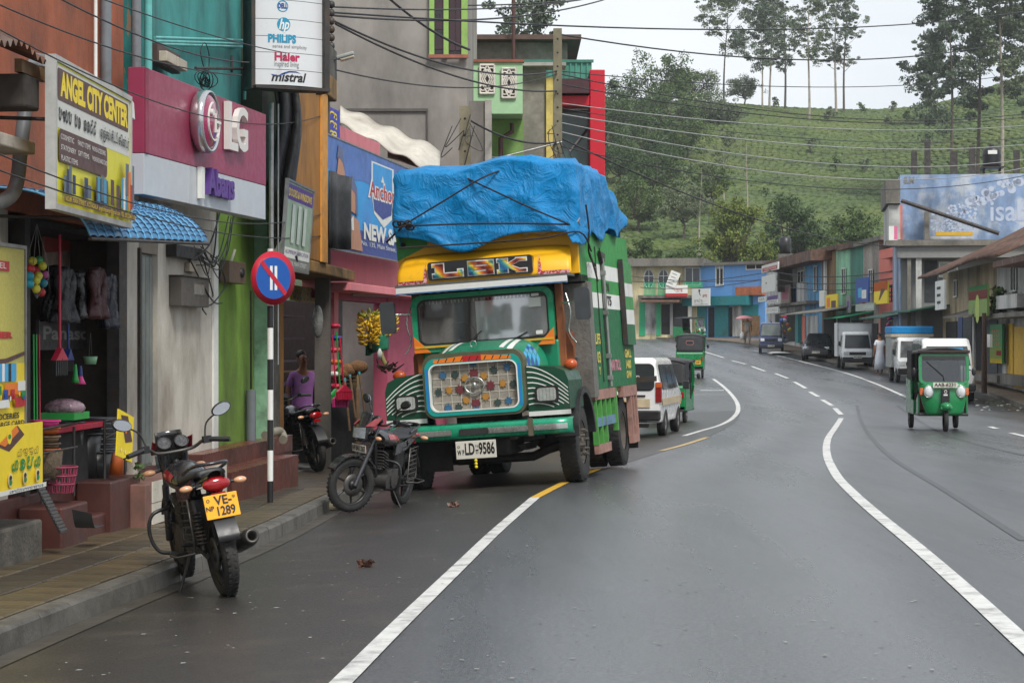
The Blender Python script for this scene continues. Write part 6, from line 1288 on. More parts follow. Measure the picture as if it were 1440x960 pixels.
lb = MB().prism(rrect(-.72, .68, 2.735, 2.975, .04, 5), HBY - .045, HBY + .08).build('name_board', M('board_black', (.02, .022, .024), .35, coat=.4), T_, .004)
RB = M('rainbow_paint', (.5, .3, .05), .4, var=.05)
N, l, p = nodes_of(RB); tcn = N.new('ShaderNodeTexCoord'); mpn = N.new('ShaderNodeMapping'); mpn.inputs['Rotation'].default_value = (0, R(40), 0); wv = N.new('ShaderNodeTexWave'); wv.bands_direction = 'X'; wv.inputs['Scale'].default_value = .85; wv.inputs['Distortion'].default_value = 1.0; rp = N.new('ShaderNodeValToRGB'); l(tcn.outputs['Object'], mpn.inputs[0]); l(mpn.outputs[0], wv.inputs[0]); l(wv.outputs['Fac'], rp.inputs[0]); l(rp.outputs[0], p.inputs['Base Color'])
cols = [(0, (104, 30, 36)), (.3, (206, 110, 40)), (.55, (226, 200, 60)), (.8, (70, 160, 150)), (1., (40, 90, 140))]
for i, (q, c) in enumerate(cols):
    e = rp.color_ramp.elements[i] if i < 2 else rp.color_ramp.elements.new(q); e.position = q; e.color = (*C3(*c), 1)
def slab(ch, x0, x1):
    """square serif capital built from bars, then a white outline behind it"""
    z0, z1 = 2.768, 2.94; s_ = (x1 - x0) * .26; B = []
    if ch == 'L': B = [(x0 + .04, x0 + .04 + s_, z0, z1), (x0, x0 + .14, z1 - .03, z1), (x0, x1, z0, z0 + .045), (x1 - .06, x1, z0, z0 + .085), (x0, x0 + .08, z0, z0 + .03)]
    if ch == 'S': m5 = (z0 + z1) / 2; B = [(x0, x1, z1 - .042, z1), (x0, x0 + s_, m5 - .02, z1), (x0, x1, m5 - .022, m5 + .022), (x1 - s_, x1, z0, m5 + .02), (x0, x1, z0, z0 + .042), (x1 - .06, x1, z1 - .075, z1), (x0, x0 + .06, z0, z0 + .075)]
    if ch == 'K': B = [(x0 + .03, x0 + .03 + s_, z0, z1), (x0, x0 + .13, z1 - .03, z1), (x0, x0 + .13, z0, z0 + .03), (x1 - .13, x1, z1 - .03, z1), (x1 - .13, x1, z0, z0 + .03)]
    f, b2 = MB(), MB()
    for a, c, d, e in B: f.bx(a, c, HBY - .062, HBY - .054, d, e); b2.bx(a - .014, c + .014, HBY - .053, HBY - .046, d - .014, e + .014)
    if ch == 'K':
        m5 = (z0 + z1) / 2
        for zz_, dz in ((z1, 1), (z0, -1)):
            q = [(x0 + .08, m5), (x0 + .08 + s_, m5), (x1 - .02, zz_), (x1 - .02 - s_ * 1.0, zz_)]; f.prism(q if dz > 0 else q[::-1], HBY - .0625, HBY - .0535); q2 = [(q[0][0] - .02, q[0][1]), (q[1][0] + .02, q[1][1]), (q[2][0] + .02, q[2][1]), (q[3][0] - .02, q[3][1])]; b2.prism(q2 if dz > 0 else q2[::-1], HBY - .0525, HBY - .0455)
    b2.build('letter_outline', TW, lb); f.build('letter', RB, lb)
slab('L', -.65, -.25); slab('S', -.17, .16); slab('K', .22, .60)
SPK = M('speckle_pink', C3(206, 160, 160), .5, var=.1, col2=C3(176, 40, 60), c2=.5, c2w=.01, c2scale=40)
for s_ in (-1, 1):
    m_ = MB(); m_.add([(s_ * .74, HBY - .02, 2.715), (s_ * .80, HBY - .02, 2.715), (s_ * .76, HBY + .04, 2.98)], [(0, 1, 2)]); m_.add([(s_ * .74, HBY - .018, 2.705), (s_ * 1.15, HBY + .045, 2.705), (s_ * 1.15, HBY + .045, 2.75), (s_ * .8, HBY - .018, 2.75)], [(0, 1, 2, 3)]); m_.build('painted_corner', SPK, hbz)
# body: over-cab front, corrugated side in painted bands
BW = 1.22; LG = M('body_light_green', C3(50, 134, 66), .5, var=.15, dirt=.32, dcol=C3(50, 90, 50), dscale=2, streak=.4); BG = M('body_green', C3(20, 98, 58), .5, var=.15, dirt=.38, dcol=C3(30, 70, 44), dscale=1.6, streak=.4); BWH = M('body_white', C3(206, 208, 204), .5, var=.06, dirt=.25, dcol=C3(130, 130, 120), dscale=2, streak=.4)
MB().bx(-BW, BW, .34, .40, 2.702, 3.36).build('overcab_front', TY, T_, .01); MB().prism([(-BW - .004, 3.05), (-BW + .42, 3.22), (-BW + .42, 3.37), (-BW - .004, 3.37)], .325, .338).build('green_corner', LG, T_); MB().cyl((-BW + .1, .322, 3.26), (-BW + .1, .30, 3.26), .03, n=10).build('corner_hole', DARK, T_)
MB().bx(BW - .22, BW + .004, .328, .339, 3.31, 3.37).build('green_corner', LG, T_)
for s_ in (-1, 1): MB().bx(min(s_ * BW, s_ * (BW - .02)), max(s_ * BW, s_ * (BW - .02)), .402, .95, 2.60, 3.36).build('overcab_side', LG, T_)
MB().bx(-BW, BW, .4, .95, 2.60, 2.69).build('overcab_floor', DARK, T_)
MB().bx(-BW + .03, BW - .03, .95, 4.68, 1.10, 1.16).build('body_floor', WOOD, T_); MB().bx(-BW + .03, BW - .03, .95, .99, 1.16, 3.34).build('body_front', IRON, T_); MB().bx(-BW + .03, BW - .03, 4.64, 4.68, 1.16, 3.34).build('body_rear', BG, T_); MB().bx(-BW + .03, BW - .03, .95, 4.66, 3.30, 3.34).build('body_roof', BG, T_)
def corr(y0, y1, z0, z1, mat, s_=1, name='side_panel'):
    n = int((y1 - y0) / .10); pr = []
    for i in range(n): a = y0 + (y1 - y0) * i / n; d = (y1 - y0) / n; pr += [(a, 0), (a + d * .30, 0), (a + d * .42, .028), (a + d * .88, .028)]
    pr.append((y1, 0)); v = [(s_ * (BW - .01 + q), y, z) for z in (z0, z1) for y, q in pr]; k = len(pr)
    o = MB().add(v, [(i, i + 1, k + i + 1, k + i) if s_ > 0 else (i, k + i, k + i + 1, i + 1) for i in range(k - 1)]).build(name, mat, T_); return o
for z0, z1, mt in ((1.16, 2.26, BG), (2.262, 2.47, BWH), (2.472, 2.66, LG), (2.662, 2.87, BWH), (2.872, 3.34, LG)): corr(.96, 4.68, z0, z1, mt)
corr(.96, 4.68, 1.16, 3.34, BG, -1)
MB().bx(BW + .02, BW + .045, .60, .955, 1.06, 2.60).build('chequer_panel', SILV, T_, .004); MB().bx(BW - .3, BW + .05, .58, .60, 1.06, 2.58).build('chequer_front', SILV, T_)
m_ = MB()
for y in (1.55, 1.95): m_.bx(BW + .020, BW + .034, y - .008, y + .008, 1.25, 3.1)
m_.build('door_seam', IRON, T_); m_ = MB(); m_.tube([(BW + .06, 1.95, 1.18), (BW + .06, 1.95, 2.95)], .022, 8)
for z in (1.3, 1.6, 2.2, 2.75): m_.bx(BW + .02, BW + .09, 1.91, 1.99, z - .03, z + .03)
m_.build('lock_bar', M('lock_grey', C3(140, 142, 138), .4, .5, dirt=.3), T_); MB().prismx([(1.75, 3.05), (2.15, 3.02), (2.1, 2.92), (1.95, 2.86)], BW + .03, BW + .07).build('lamp_bracket', IRON, T_)
MB().bx(BW + .03, BW + .10, 3.55, 3.60, 1.75, 3.0).build('flap_edge', IRON, T_)
for z0, z1, mt in ((1.75, 2.05, BG), (2.053, 2.27, BWH), (2.273, 2.46, LG), (2.463, 2.66, BWH), (2.663, 2.98, LG)): MB().bx(BW + .032, BW + .075, 3.602, 4.55, z0, z1).build('hinged_flap', mt, T_)
def sidetext(st, y0, y1, z, h, mat):
    X = Matrix.Translation((BW + .024, (y0 + y1) / 2, z)) @ Matrix.Rotation(R(90), 4, 'Z'); MB().text(st, X, h / .72, 0, width=y1 - y0, bold=.006).build('lettering', mat, T_)
YL = paint('side_yellow', (206, 190, 90))
sidetext('LIFS', 1.08, 1.5, 1.83, .14, YL); sidetext('03', 1.15, 1.42, 1.58, .15, YL); sidetext('Y', 1.22, 1.36, 1.40, .10, YL); sidetext('KUMARI TROLL', 2.05, 3.2, 1.46, .15, paint('side_pink', (206, 130, 150))); sidetext('GVW', 3.62, 4.3, 1.70, .13, YL) if False else None
sidetext('GM.L', 3.65, 4.3, 1.62, .12, YL); sidetext('1400', 3.7, 4.2, 1.46, .12, YL); sidetext('GVW', 3.7, 4.2, 1.31, .10, YL); sidetext('775', 2.25, 2.75, 2.37, .13, PK); sidetext('DI', 2.2, 2.6, 2.56, .13, PK)
# skirt rails, tool crate and rear mud frame
PNKW = M('pinkish_wood', C3(150, 112, 100), .7, var=.2, dirt=.35, dscale=4); BLW = M('bluish_wood', C3(90, 120, 150), .7, var=.2, dirt=.4, dscale=4); GRW = M('greenish_wood', C3(70, 140, 60), .6, var=.2, dirt=.35, dscale=4)
MB().bx(BW - .06, BW + .02, .75, 2.6, 1.02, 1.155).build('skirt_rail', PNKW, T_); MB().bx(BW - .06, BW + .02, 3.3, 4.66, 1.0, 1.155).build('skirt_rail', PNKW, T_)
for z0, z1, mt in ((.66, .78, BLW), (.30, .42, PNKW)): MB().bx(BW - .05, BW + .015, .82, 2.5 if z0 > .5 else 1.9, z0, z1).build('crate_rail', mt, T_)
for y in (.84, 1.25, 1.65, 2.05, 2.45): MB().bx(BW - .055, BW + .018, y - .03, y + .03, .42 if y < 2 else .66, 1.018).build('crate_post', GRW, T_)
MB().bx(.5, BW - .07, .9, 2.3, .45, 1.0).build('tool_box', DUST, T_); MB().bx(BW - .05, BW + .02, 2.55, 2.66, .55, 1.15).build('green_post', GRW, T_)
for y in (4.05, 4.3, 4.6): MB().bx(BW - .055, BW + .018, y - .04, y + .03, .35, .998).build('rear_post', PNKW, T_)
MB().bx(BW - .05, BW + .015, 4.0, 4.64, .30, .42).build('rear_rail', PNKW, T_); MB().bx(.75, 1.2, 4.66, 4.68, .2, .9).build('mud_flap', DUST, T_); MB().bx(BW - .3, BW + .32, 4.70, 4.76, 1.18, 1.26).build('tail_bracket', IRON, T_)
TR.scale = (1, 1, 1)

# ------------------------------------------------------------------ tarpaulin over the load
TP = M('blue_tarpaulin', C3(0, 126, 188), .5, var=.12, scale=3, dirt=.10, dcol=C3(20, 70, 110), dscale=3, bump=1., bscale=3.4, spec=.35)
N, l, p = nodes_of(TP); bn = p.inputs['Normal'].links[0].from_node; nz_ = bn.inputs['Height'].links[0].from_node; nz_.inputs['Detail'].default_value = 6; nz_.inputs['Distortion'].default_value = 1.2; a1 = N.new('ShaderNodeMath'); a1.operation = 'SUBTRACT'; a1.inputs[1].default_value = .5; a2 = N.new('ShaderNodeMath'); a2.operation = 'ABSOLUTE'; l(nz_.outputs[0], a1.inputs[0]); l(a1.outputs[0], a2.inputs[0]); l(a2.outputs[0], bn.inputs['Height']); bn.inputs['Distance'].default_value = .13; bn.inputs['Strength'].default_value = .65
Mt = Matrix.Translation(TR.location) @ TR.rotation_euler.to_matrix().to_4x4()
tp = thing('tarpaulin', 'bright blue tarpaulin roped over the load on the lorry', 'tarpaulin'); tp.matrix_world = Mt
def fold(x, y, z):
    f = lambda s, k: noise.noise((x * s + k, y * s, z * s))
    a = (1 - abs(f(1.5, 2)) * 2); b_ = (1 - abs(f(3.4, 7)) * 2); c_ = 1 - abs(f(8., 1)) * 2; return .05 * a + .022 * b_ + .05 * (1 - abs(noise.noise((x * .9 + z * 1.3, y * .9, z * .6 - x)) * 2.2)) - .03
def tarp(u, v):
    # u around: front-left bottom .. ; built as a draped box: v from top centre outwards and down
    a = 2 * pi * u; cx, cy = math.cos(a), math.sin(a); k = 1 / max(abs(cx), abs(cy)); sx, sy = cx * k, cy * k
    X0, Y0 = 1.19, 2.2; yc = 2.30
    top = 4.24 + .06 * math.exp(-((sx - .2) / .4) ** 2) + .03 * math.sin(sx * 5)
    bot = 3.18
    if sy < -.9: bot = 3.24 + .05 * abs(sx) - .16 * math.exp(-((sx + .25) / .3) ** 2) + .03 * math.sin(sx * 4) - .04 * sx
    if sx > .9: bot = 3.30 + .18 * sy + .08 * math.sin(sy * 9)
    if v < .5:
        q = v * 2; x, y, z = sx * X0 * q, yc + sy * Y0 * q, top - .05 * q ** 8 - (.5 * max(0, sy) * q) - .02 * q * q
    else:
        q = (v - .5) * 2; x, y = sx * X0 * (1 + .02 * math.sin(q * 3)), yc + sy * Y0 * (1.0 + .012 * q) - (.04 * q if sy < -.9 else 0); z = (top - .07 - .5 * max(0, sy)) + (bot - top + .07 + .5 * max(0, sy)) * q
    d = fold(x, y, z) * min(1, .45 + v); n = Vector((sx, sy, 0)) if v > .5 else Vector((0, 0, 1)); n = n.normalized(); return (x + .07 + n.x * d, y + n.y * d, z + n.z * d * (1 if v < .5 else 0))
to = fixnormals(MB().grid(tarp, 220, 90, True, True).build('tarpaulin_sheet', TP, tp)); to.modifiers.new('t', 'SOLIDIFY').thickness = .012
FR = .0
rope = MB(); RM = M('rope_brown', C3(44, 36, 34), .9, var=.3)
yf = -.045
rope.tube(catmull([(-1.0, yf, 3.50), (-.4, yf - .05, 3.78), (.1, yf - .04, 4.02), (.4, .3, 4.16)], 5), .012, 5); rope.tube(catmull([(-.15, .1, 4.05), (.2, yf - .06, 3.86), (.7, yf - .05, 3.58), (1.2, yf - .02, 3.32)], 5), .012, 5)
rope.tube(catmull([(-1.0, yf, 3.48), (-.2, yf - .06, 3.44), (.6, yf - .05, 3.38), (1.2, yf, 3.32)], 5), .012, 5); rope.tube(catmull([(-1.1, yf, 3.20), (-.2, yf - .04, 3.18), (.8, yf - .04, 3.17), (1.3, yf + .1, 3.22), (1.32, .8, 3.0)], 5), .012, 5); rope.tube([(-1.0, yf, 3.5), (-1.3, .1, 3.3)], .014, 5)
rope.tube(catmull([(1.34, .5, 3.6), (1.34, .6, 3.3), (1.30, .7, 3.02), (1.28, 1.0, 2.9), (1.30, 1.2, 2.82)], 5), .013, 5)
rope.build('rope', RM, tp); g = random.Random(4); kn = MB()
for k in range(6): c = Vector((-1.0 + g.gauss(0, .05), yf - .05, 3.48 + g.gauss(0, .025))); kn.ring(c, g.uniform(.03, .06), .013, 10, 5, Matrix.Rotation(g.uniform(0, 3), 4, 'X') @ Matrix.Rotation(g.uniform(0, 3), 4, 'Z'))
for k in range(5): kn.tube([(1.30, .75 + .06 * k, 2.98 - .03 * k), (1.34, .8 + .06 * k, 2.8 - .05 * k)], .012, 4)
kn.build('rope_knot', RM, tp)
o = fixnormals(MB().grid(lambda u, v: (.55 + .75 * u, .20 - .12 * math.sin(pi * v) , 3.22 + .08 * u + .10 * v + .02 * math.sin(u * 14)), 16, 6).build('grey_underlay', M('grey_underlay', C3(136, 136, 136), .5, var=.2, bump=1, bscale=14), tp)); o.modifiers.new('t', 'SOLIDIFY').thickness = .01

# ------------------------------------------------------------------ motorbikes
BKB = M('bike_black', (.018, .018, .02), .25, var=.15, coat=.6); BKR = M('bike_red', C3(150, 22, 32), .25, var=.08, coat=.6); BKS = M('bike_silver', C3(176, 150, 160), .3, .3, var=.1); ENG = M('engine_grey', (.09, .085, .08), .45, .6, var=.3, dirt=.35, dcol=(.05, .04, .03), dscale=9); SEAT = M('seat_vinyl', (.022, .022, .024), .5, var=.15, bump=.3, bscale=90)
GLASSM = M('mirror_glass', (.75, .78, .82), .04, .95, var=0.); LENSR = M('tail_lens', C3(150, 10, 20), .15, var=.05, coat=.6); LENSA = M('turn_lens', C3(214, 160, 120), .2, var=.08, coat=.5)
def bike(name, label, loc, rz, lean, accent, front_plate=None, rear_plate=None, steer=0., knee=True, tag_='bike'):
    t = thing(name, label, 'motorbike', loc, rz, None, 0, lean)
    S = Matrix.Translation((0, -.42, 0)) @ Matrix.Rotation(steer, 4, 'Z') @ Matrix.Translation((0, .42, 0))
    def bwheel(y, X, w_):
        Xw = X @ Matrix.Translation((0, y, .30)) @ Matrix.Rotation(R(90), 4, 'Y'); h = w_ / 2
        o = MB().lathe([(.222, -h * .6), (.255, -h), (.285, -h * .75), (.30, -h * .3), (.303, 0), (.30, h * .3), (.285, h * .75), (.255, h), (.222, h * .6)], 36, Xw).build('wheel', RUB, t)
        m_ = MB().lathe([(.205, -h * .5), (.226, -h * .62), (.226, h * .62), (.205, h * .5), (.205, -h * .5)], 32, Xw); m_.build('rim', BLKP, o); m_ = MB()
        for k in range(6): q = pi * k / 3; m_.add(*(lambda b_: (b_.v, b_.f))(MB().tube([(.03 * math.cos(q), .03 * math.sin(q), 0), (.21 * math.cos(q + .12), .21 * math.sin(q + .12), 0)], [.017, .012], 6)), True, Xw)
        m_.lathe([(.001, -.06), (.045, -.06), (.055, -.02), (.055, .02), (.045, .06), (.001, .06)], 14, Xw); m_.build('spokes', BLKP, o); MB().lathe([(.06, h * .9), (.125, h * .9), (.125, h * .95), (.06, h * .95)], 22, Xw).build('brake_disc', ENG, o)
        m_ = MB()
        for k in range(40):
            for s_ in (-1, 1): m_.bx(.297, .3035, -.012, .012, min(s_ * h * .2, s_ * h * .62), max(s_ * h * .2, s_ * h * .62), Xw @ Matrix.Rotation(2 * pi * (k + .25 * s_) / 40, 4, 'Z'))
        stuff(m_.build('tread_blocks', RUB, o))
    bwheel(-.66, S, .085); bwheel(.66, Matrix(), .11)
    m_ = MB(S)
    for x in (-.085, .085): m_.cyl((x, -.67, .30), (x, -.50, .72), .026, n=10); m_.cyl((x, -.50, .72), (x, -.42, .95), .017, n=10)
    fk = m_.build('fork', M('fork_grey', (.10, .10, .11), .3, .7, var=.2), t)
    m_ = MB(S); a = arc(-.66, .30, .335, 35, 150, 14); b_ = arc(-.66, .30, .322, 150, 35, 14); m_.prismx(a + b_, -.062, .062, True); fixnormals(m_.build('front_mudguard', BKB, t))
    m_ = MB(S); m_.tube(catmull([(-.37, -.22, 1.0), (-.22, -.30, 1.02), (-.12, -.38, .97), (.12, -.38, .97), (.22, -.30, 1.02), (.37, -.22, 1.0)], 5), .013, 8); hb = m_.build('handlebar', ENG, t)
    m_ = MB(S)
    for s_ in (-1, 1): m_.cyl((s_ * .38, -.215, 1.0), (s_ * .25, -.285, 1.02), .019, n=8); m_.tube([(s_ * .24, -.30, 1.02), (s_ * .3, -.33, 1.0), (s_ * .40, -.27, .985)], .007, 5); m_.box((s_ * .23, -.30, 1.02), (.06, .05, .05))
    m_.build('grip', BLKP, t)
    for s_ in (-1, 1):
        m_ = MB(S); m_.tube(catmull([(s_ * .22, -.30, 1.04), (s_ * .25, -.32, 1.14), (s_ * .33, -.30, 1.20)], 4), .007, 6); ms = m_.build('mirror_stem', BLKP, t); Xm = S @ Matrix.Translation((s_ * .37, -.295, 1.225)) @ Matrix.Rotation(s_ * -.35, 4, 'Y') @ Matrix.Rotation(s_ * .12, 4, 'Z')
        MB(Xm).sph((0, -.012, 0), .075, 14, 8, (1.05, .28, .62)).build('mirror', BLKP, ms); MB(Xm).prism([(.068 * math.cos(2 * pi * k / 18), .038 * math.sin(2 * pi * k / 18)) for k in range(18)], .010, .014).build('mirror_glass', GLASSM, ms)
        for yy, zz_ in ((-.50, .84), (.72, .80)):
            X2 = S if yy < 0 else Matrix(); m_ = MB(X2); m_.cyl((s_ * .06, yy, zz_), (s_ * .15, yy + .01, zz_ - .01), .012, n=6); st = m_.build('indicator_stem', BLKP, t); MB(X2).sph((s_ * .19, yy + .01, zz_ - .01), .032, 12, 8, (1.5, .9, .75)).build('indicator', LENSA, st)
    for x in (-.065, .065):
        m_ = MB(S); Xg = Matrix.Translation((x, -.41, 1.035)) @ Matrix.Rotation(R(-52), 4, 'X'); m_.lathe([(.001, -.05), (.05, -.05), (.055, 0), (.048, .008), (.046, 0)], 18, Xg); gg = m_.build('gauge', BLKP, t); MB(S).lathe([(.001, .002), (.045, .002)], 18, Xg).build('dial', M('dial_face', C3(58, 58, 60), .25, var=.6, scale=40), gg)
    # nose fairing and headlamp
    def nose(u, v): a = -1.15 + 2.3 * u; rr = .155 * (.55 + .75 * v - .35 * v * v); return (rr * math.sin(a) * (1 - .25 * v), -.50 - .16 * math.cos(a) * (1 - .6 * v), .78 + .33 * v)
    o = MB(S).grid(nose, 14, 10).build('nose_fairing', BKB, t); o.modifiers.new('t', 'SOLIDIFY').thickness = .012
    def lamp(u, v): a = -.95 + 1.9 * u; return (.135 * math.sin(a), -.525 - .15 * math.cos(a), .82 + .105 * v + .03 * abs(u - .5) * v)
    MB(S).grid(lamp, 10, 6).build('headlamp', M('bike_lens', C3(140, 146, 150), .12, .2, var=.25, scale=30, coat=.8), o)
    for s_ in (-1, 1): m_ = MB(S); m_.add([(s_ * .10, -.62, .95), (s_ * .155, -.52, .96), (s_ * .15, -.42, 1.06), (s_ * .11, -.50, 1.04)], [(0, 1, 2, 3)]); q = m_.build('red_flash', M('matt_red', C3(130, 26, 36), .7), o); q.modifiers.new('t', 'SOLIDIFY').thickness = .012
    def tank(u, v):
        y = -.36 + .48 * v; a = 2 * pi * u; w2 = .135 * (.75 + .7 * v - .62 * v * v) + .02; h = .11 * math.sin(pi * min(1, .12 + v * .86)) ** .6; z = .80 + .03 * v * -1
        return (w2 * math.cos(a), y, z + h * math.sin(a) * (1.15 if math.sin(a) > 0 else .8))
    tk = MB().grid(tank, 20, 12, True, True); k = len(tk.v); tk.add([tank(i / 20, 0) for i in range(20)], [tuple(range(20))[::-1]]); tk.add([tank(i / 20, 1) for i in range(20)], [tuple(range(20))]); tk = tk.build('tank', BKB, t)
    for s_ in (-1, 1):
        def fl(u, v): p = tank((.02 if s_ > 0 else .44) + .08 * v + (0 if s_ > 0 else -.03), .18 + .62 * u); return (p[0] * 1.02 + s_ * .002, p[1], p[2])
        MB().grid(fl, 8, 3).build('red_flash', accent, tk)
    def seat(u, v): y = .06 + .62 * v; a = pi * u; w2 = .11 + .035 * math.sin(pi * v); z = .79 + .02 * v + (.075 * max(0, v - .42)); return (-w2 * math.cos(a), y, z + .05 * math.sin(a) ** .7)
    o = MB().grid(seat, 14, 12).build('seat', SEAT, t); o.modifiers.new('t', 'SOLIDIFY').thickness = .06
    def tail(u, v): y = .36 + .50 * v; a = -pi * .15 + 1.3 * pi * u; w2 = .135 * (1 - .55 * v); return (w2 * math.cos(a), y, .74 + .11 * v + .075 * (1 - .4 * v) * math.sin(a))
    MB().grid(tail, 14, 8).build('tail_cowl', BKB, t); MB().tube(catmull([(-.13, .40, .86), (-.12, .72, .93), (0, .80, .94), (.12, .72, .93), (.13, .40, .86)], 5), .012, 8).build('grab_rail', BKB, t)
    for s_ in (-1, 1): MB().prismx([(.0, .62), (.34, .66), (.62, .78), (.60, .84), (.25, .76), (.02, .76)], s_ * .11 - .012, s_ * .11 + .012).build('side_panel', BKB, t)
    tl = MB().sph((0, .83, .80), .10, 14, 8, (1.0, .35, .5)).build('tail_lamp', LENSR, t); MB().box((0, .845, .725), (.1, .02, .035)).build('reflector', LENSR, t)
    m_ = MB(); a = arc(.66, .30, .36, 20, 95, 10); b_ = arc(.66, .30, .345, 95, 20, 10); m_.prismx(a + b_, -.075, .075, True); fixnormals(m_.build('rear_mudguard', BLKP, t)); MB().prism([(-.07, .40), (.07, .40), (.085, .60), (-.085, .60)], .84, .855).build('mud_flap', BLKP, t)
    # frame, engine, exhaust, shocks, stand
    m_ = MB(); m_.tube(catmull([(0, -.40, .90), (0, -.30, .60), (0, -.18, .32), (0, .15, .28), (0, .22, .50), (0, .20, .72)], 5), .022, 8)
    for s_ in (-1, 1): m_.tube([(s_ * .05, -.38, .86), (s_ * .10, .1, .74), (s_ * .11, .75, .80)], .016, 6); m_.tube([(s_ * .09, .18, .36), (s_ * .10, .66, .30)], .02, 6)
    m_.build('frame', BLKP, t)
    m_ = MB(); m_.box((0, -.02, .36), (.24, .36, .20)); m_.cyl((-.14, .0, .36), (.14, .0, .36), .11, n=18); m_.cyl((-.13, -.16, .34), (.13, -.16, .34), .09, n=16); m_.box((0, -.16, .55), (.13, .15, .22), 0, R(-18))
    for k in range(6): m_.box((0, -.17 - .01 * k, .47 + .035 * k), (.19, .20, .012), 0, R(-18))
    m_.build('engine', ENG, t, .012); MB().box((0, .28, .56), (.18, .26, .24)).build('air_box', BLKP, t, .03)
    m_ = MB(); m_.tube(catmull([(-.07, -.26, .58), (-.10, -.36, .42), (-.13, -.2, .24), (-.15, .2, .24), (-.16, .42, .30)], 5), .02, 8); ex = m_.build('exhaust_pipe', ENG, t); X2 = Matrix.Translation((-.17, .38, .29)) @ Matrix.Rotation(R(-77), 4, 'X'); MB().lathe([(.03, 0), (.055, .10), (.062, .45), (.05, .56), (.032, .56), (.028, .50), (.001, .48)], 18, X2).build('silencer', M('dull_steel', (.07, .068, .065), .38, .5, var=.25, dirt=.3), ex)
    for s_ in (-1, 1):
        m_ = MB(); m_.cyl((s_ * .11, .62, .34), (s_ * .115, .50, .68), .014, n=8)
        for k in range(9): q = .15 + .075 * k; m_.ring((s_ * .11, .62 - .12 * q, .34 + .34 * q), .03, .008, 12, 4)
        m_.build('shock_absorber', IRON, t)
        m_ = MB(); m_.tube([(s_ * .1, .1, .27), (s_ * .25, .12, .29)], .014, 6); m_.tube([(s_ * .1, .42, .36), (s_ * .22, .44, .38)], .012, 6); m_.build('footrest', BLKP, t)
    if knee: MB().tube(catmull([(.12, -.28, .58), (.26, -.26, .55), (.30, -.26, .42), (.25, -.24, .28), (.10, -.2, .25)], 6), .014, 8).build('engine_guard', BLKP, t); MB().tube(catmull([(-.12, -.28, .62), (-.28, -.26, .58), (-.30, -.26, .42), (-.26, -.24, .28), (-.10, -.2, .25)], 6), .014, 8).build('engine_guard', BLKP, t)
    m_ = MB(); x = .17
    for k in range(7): m_.tube([(x, .34, .34 + .05 * k), (x, .62 - .01 * k, .36 + .05 * k)], .006, 5)
    m_.tube([(x, .34, .32), (x, .34, .68), (x, .60, .70), (x, .62, .34), (x, .34, .32)], .008, 5); m_.tube([(x, .30, .31), (x + .12, .34, .31), (x + .12, .58, .32), (x, .62, .33)], .008, 5); m_.build('saree_guard', ENG, t)
    m_ = MB(); m_.tube([(.10, .05, .25), (.24, .12, -.035), (.29, .10, -.035)], .011, 6); m_.build('side_stand', IRON, t)
    if rear_plate:
        p_ = MB().box((0, .90, .655), (.235, .006, .165), 0, R(12)).build('number_plate', PLY, t, .004); X2 = Matrix.Translation((0, .905, .655)) @ Matrix.Rotation(R(12), 4, 'X') @ Matrix.Rotation(pi, 4, 'Z')
        m_ = MB(X2); m_.text('VE-', Matrix.Translation((.015, -.002, .038)), .085, 0, bold=.002); m_.text('1289', Matrix.Translation((.02, -.002, -.036)), .085, 0, width=.125, bold=.002); m_.text('NP', Matrix.Translation((-.085, -.002, -.01)), .045, 0, bold=.001); m_.text('o', Matrix.Translation((-.09, -.002, .05)), .05, 0); m_.text('*', Matrix.Translation((.09, -.002, .04)), .06, 0); fixplate(m_.build('lettering', PK, p_))
    if front_plate:
        p_ = MB(S).box((0, -.60, .70), (.26, .006, .085), 0, R(10)).build('number_plate', PLATE, t, .003); m_ = MB(S @ Matrix.Translation((0, -.6045, .70)) @ Matrix.Rotation(R(10), 4, 'X')); m_.text(front_plate, Matrix.Translation((0, -.002, 0)), .075, 0, width=.235, bold=.002); m_.build('lettering', PK, p_)
    return t
def fixplate(o): return o
q = at(315, 838); bike('motorbike', 'black motorbike seen from behind with yellow plate VE 1289 parked by the kerb', Vector((q.x, q.y, q.z)) + Vector((-.66 * math.sin(R(21)) + .03, .66 * math.cos(R(21)), 0)), R(201), R(9), BKR, None, True)
q = at(500, 722); bike('motorbike', 'black and red motorbike facing the camera in front of the lorry bumper', Vector((q.x, q.y, q.z)) + Vector((.66 * math.sin(R(17)) + .03, .66 * math.cos(R(17)), 0)), R(-17), R(6), BKR, 'NP BAX 3267', None, R(-34), True)
bike('motorbike', 'plain black motorbike parked on the pavement beside the concrete pole', Vector((-3.02, 30.5, paveZ(30.5) + .03)), R(207), R(7), BKB, None, None, R(20), False)

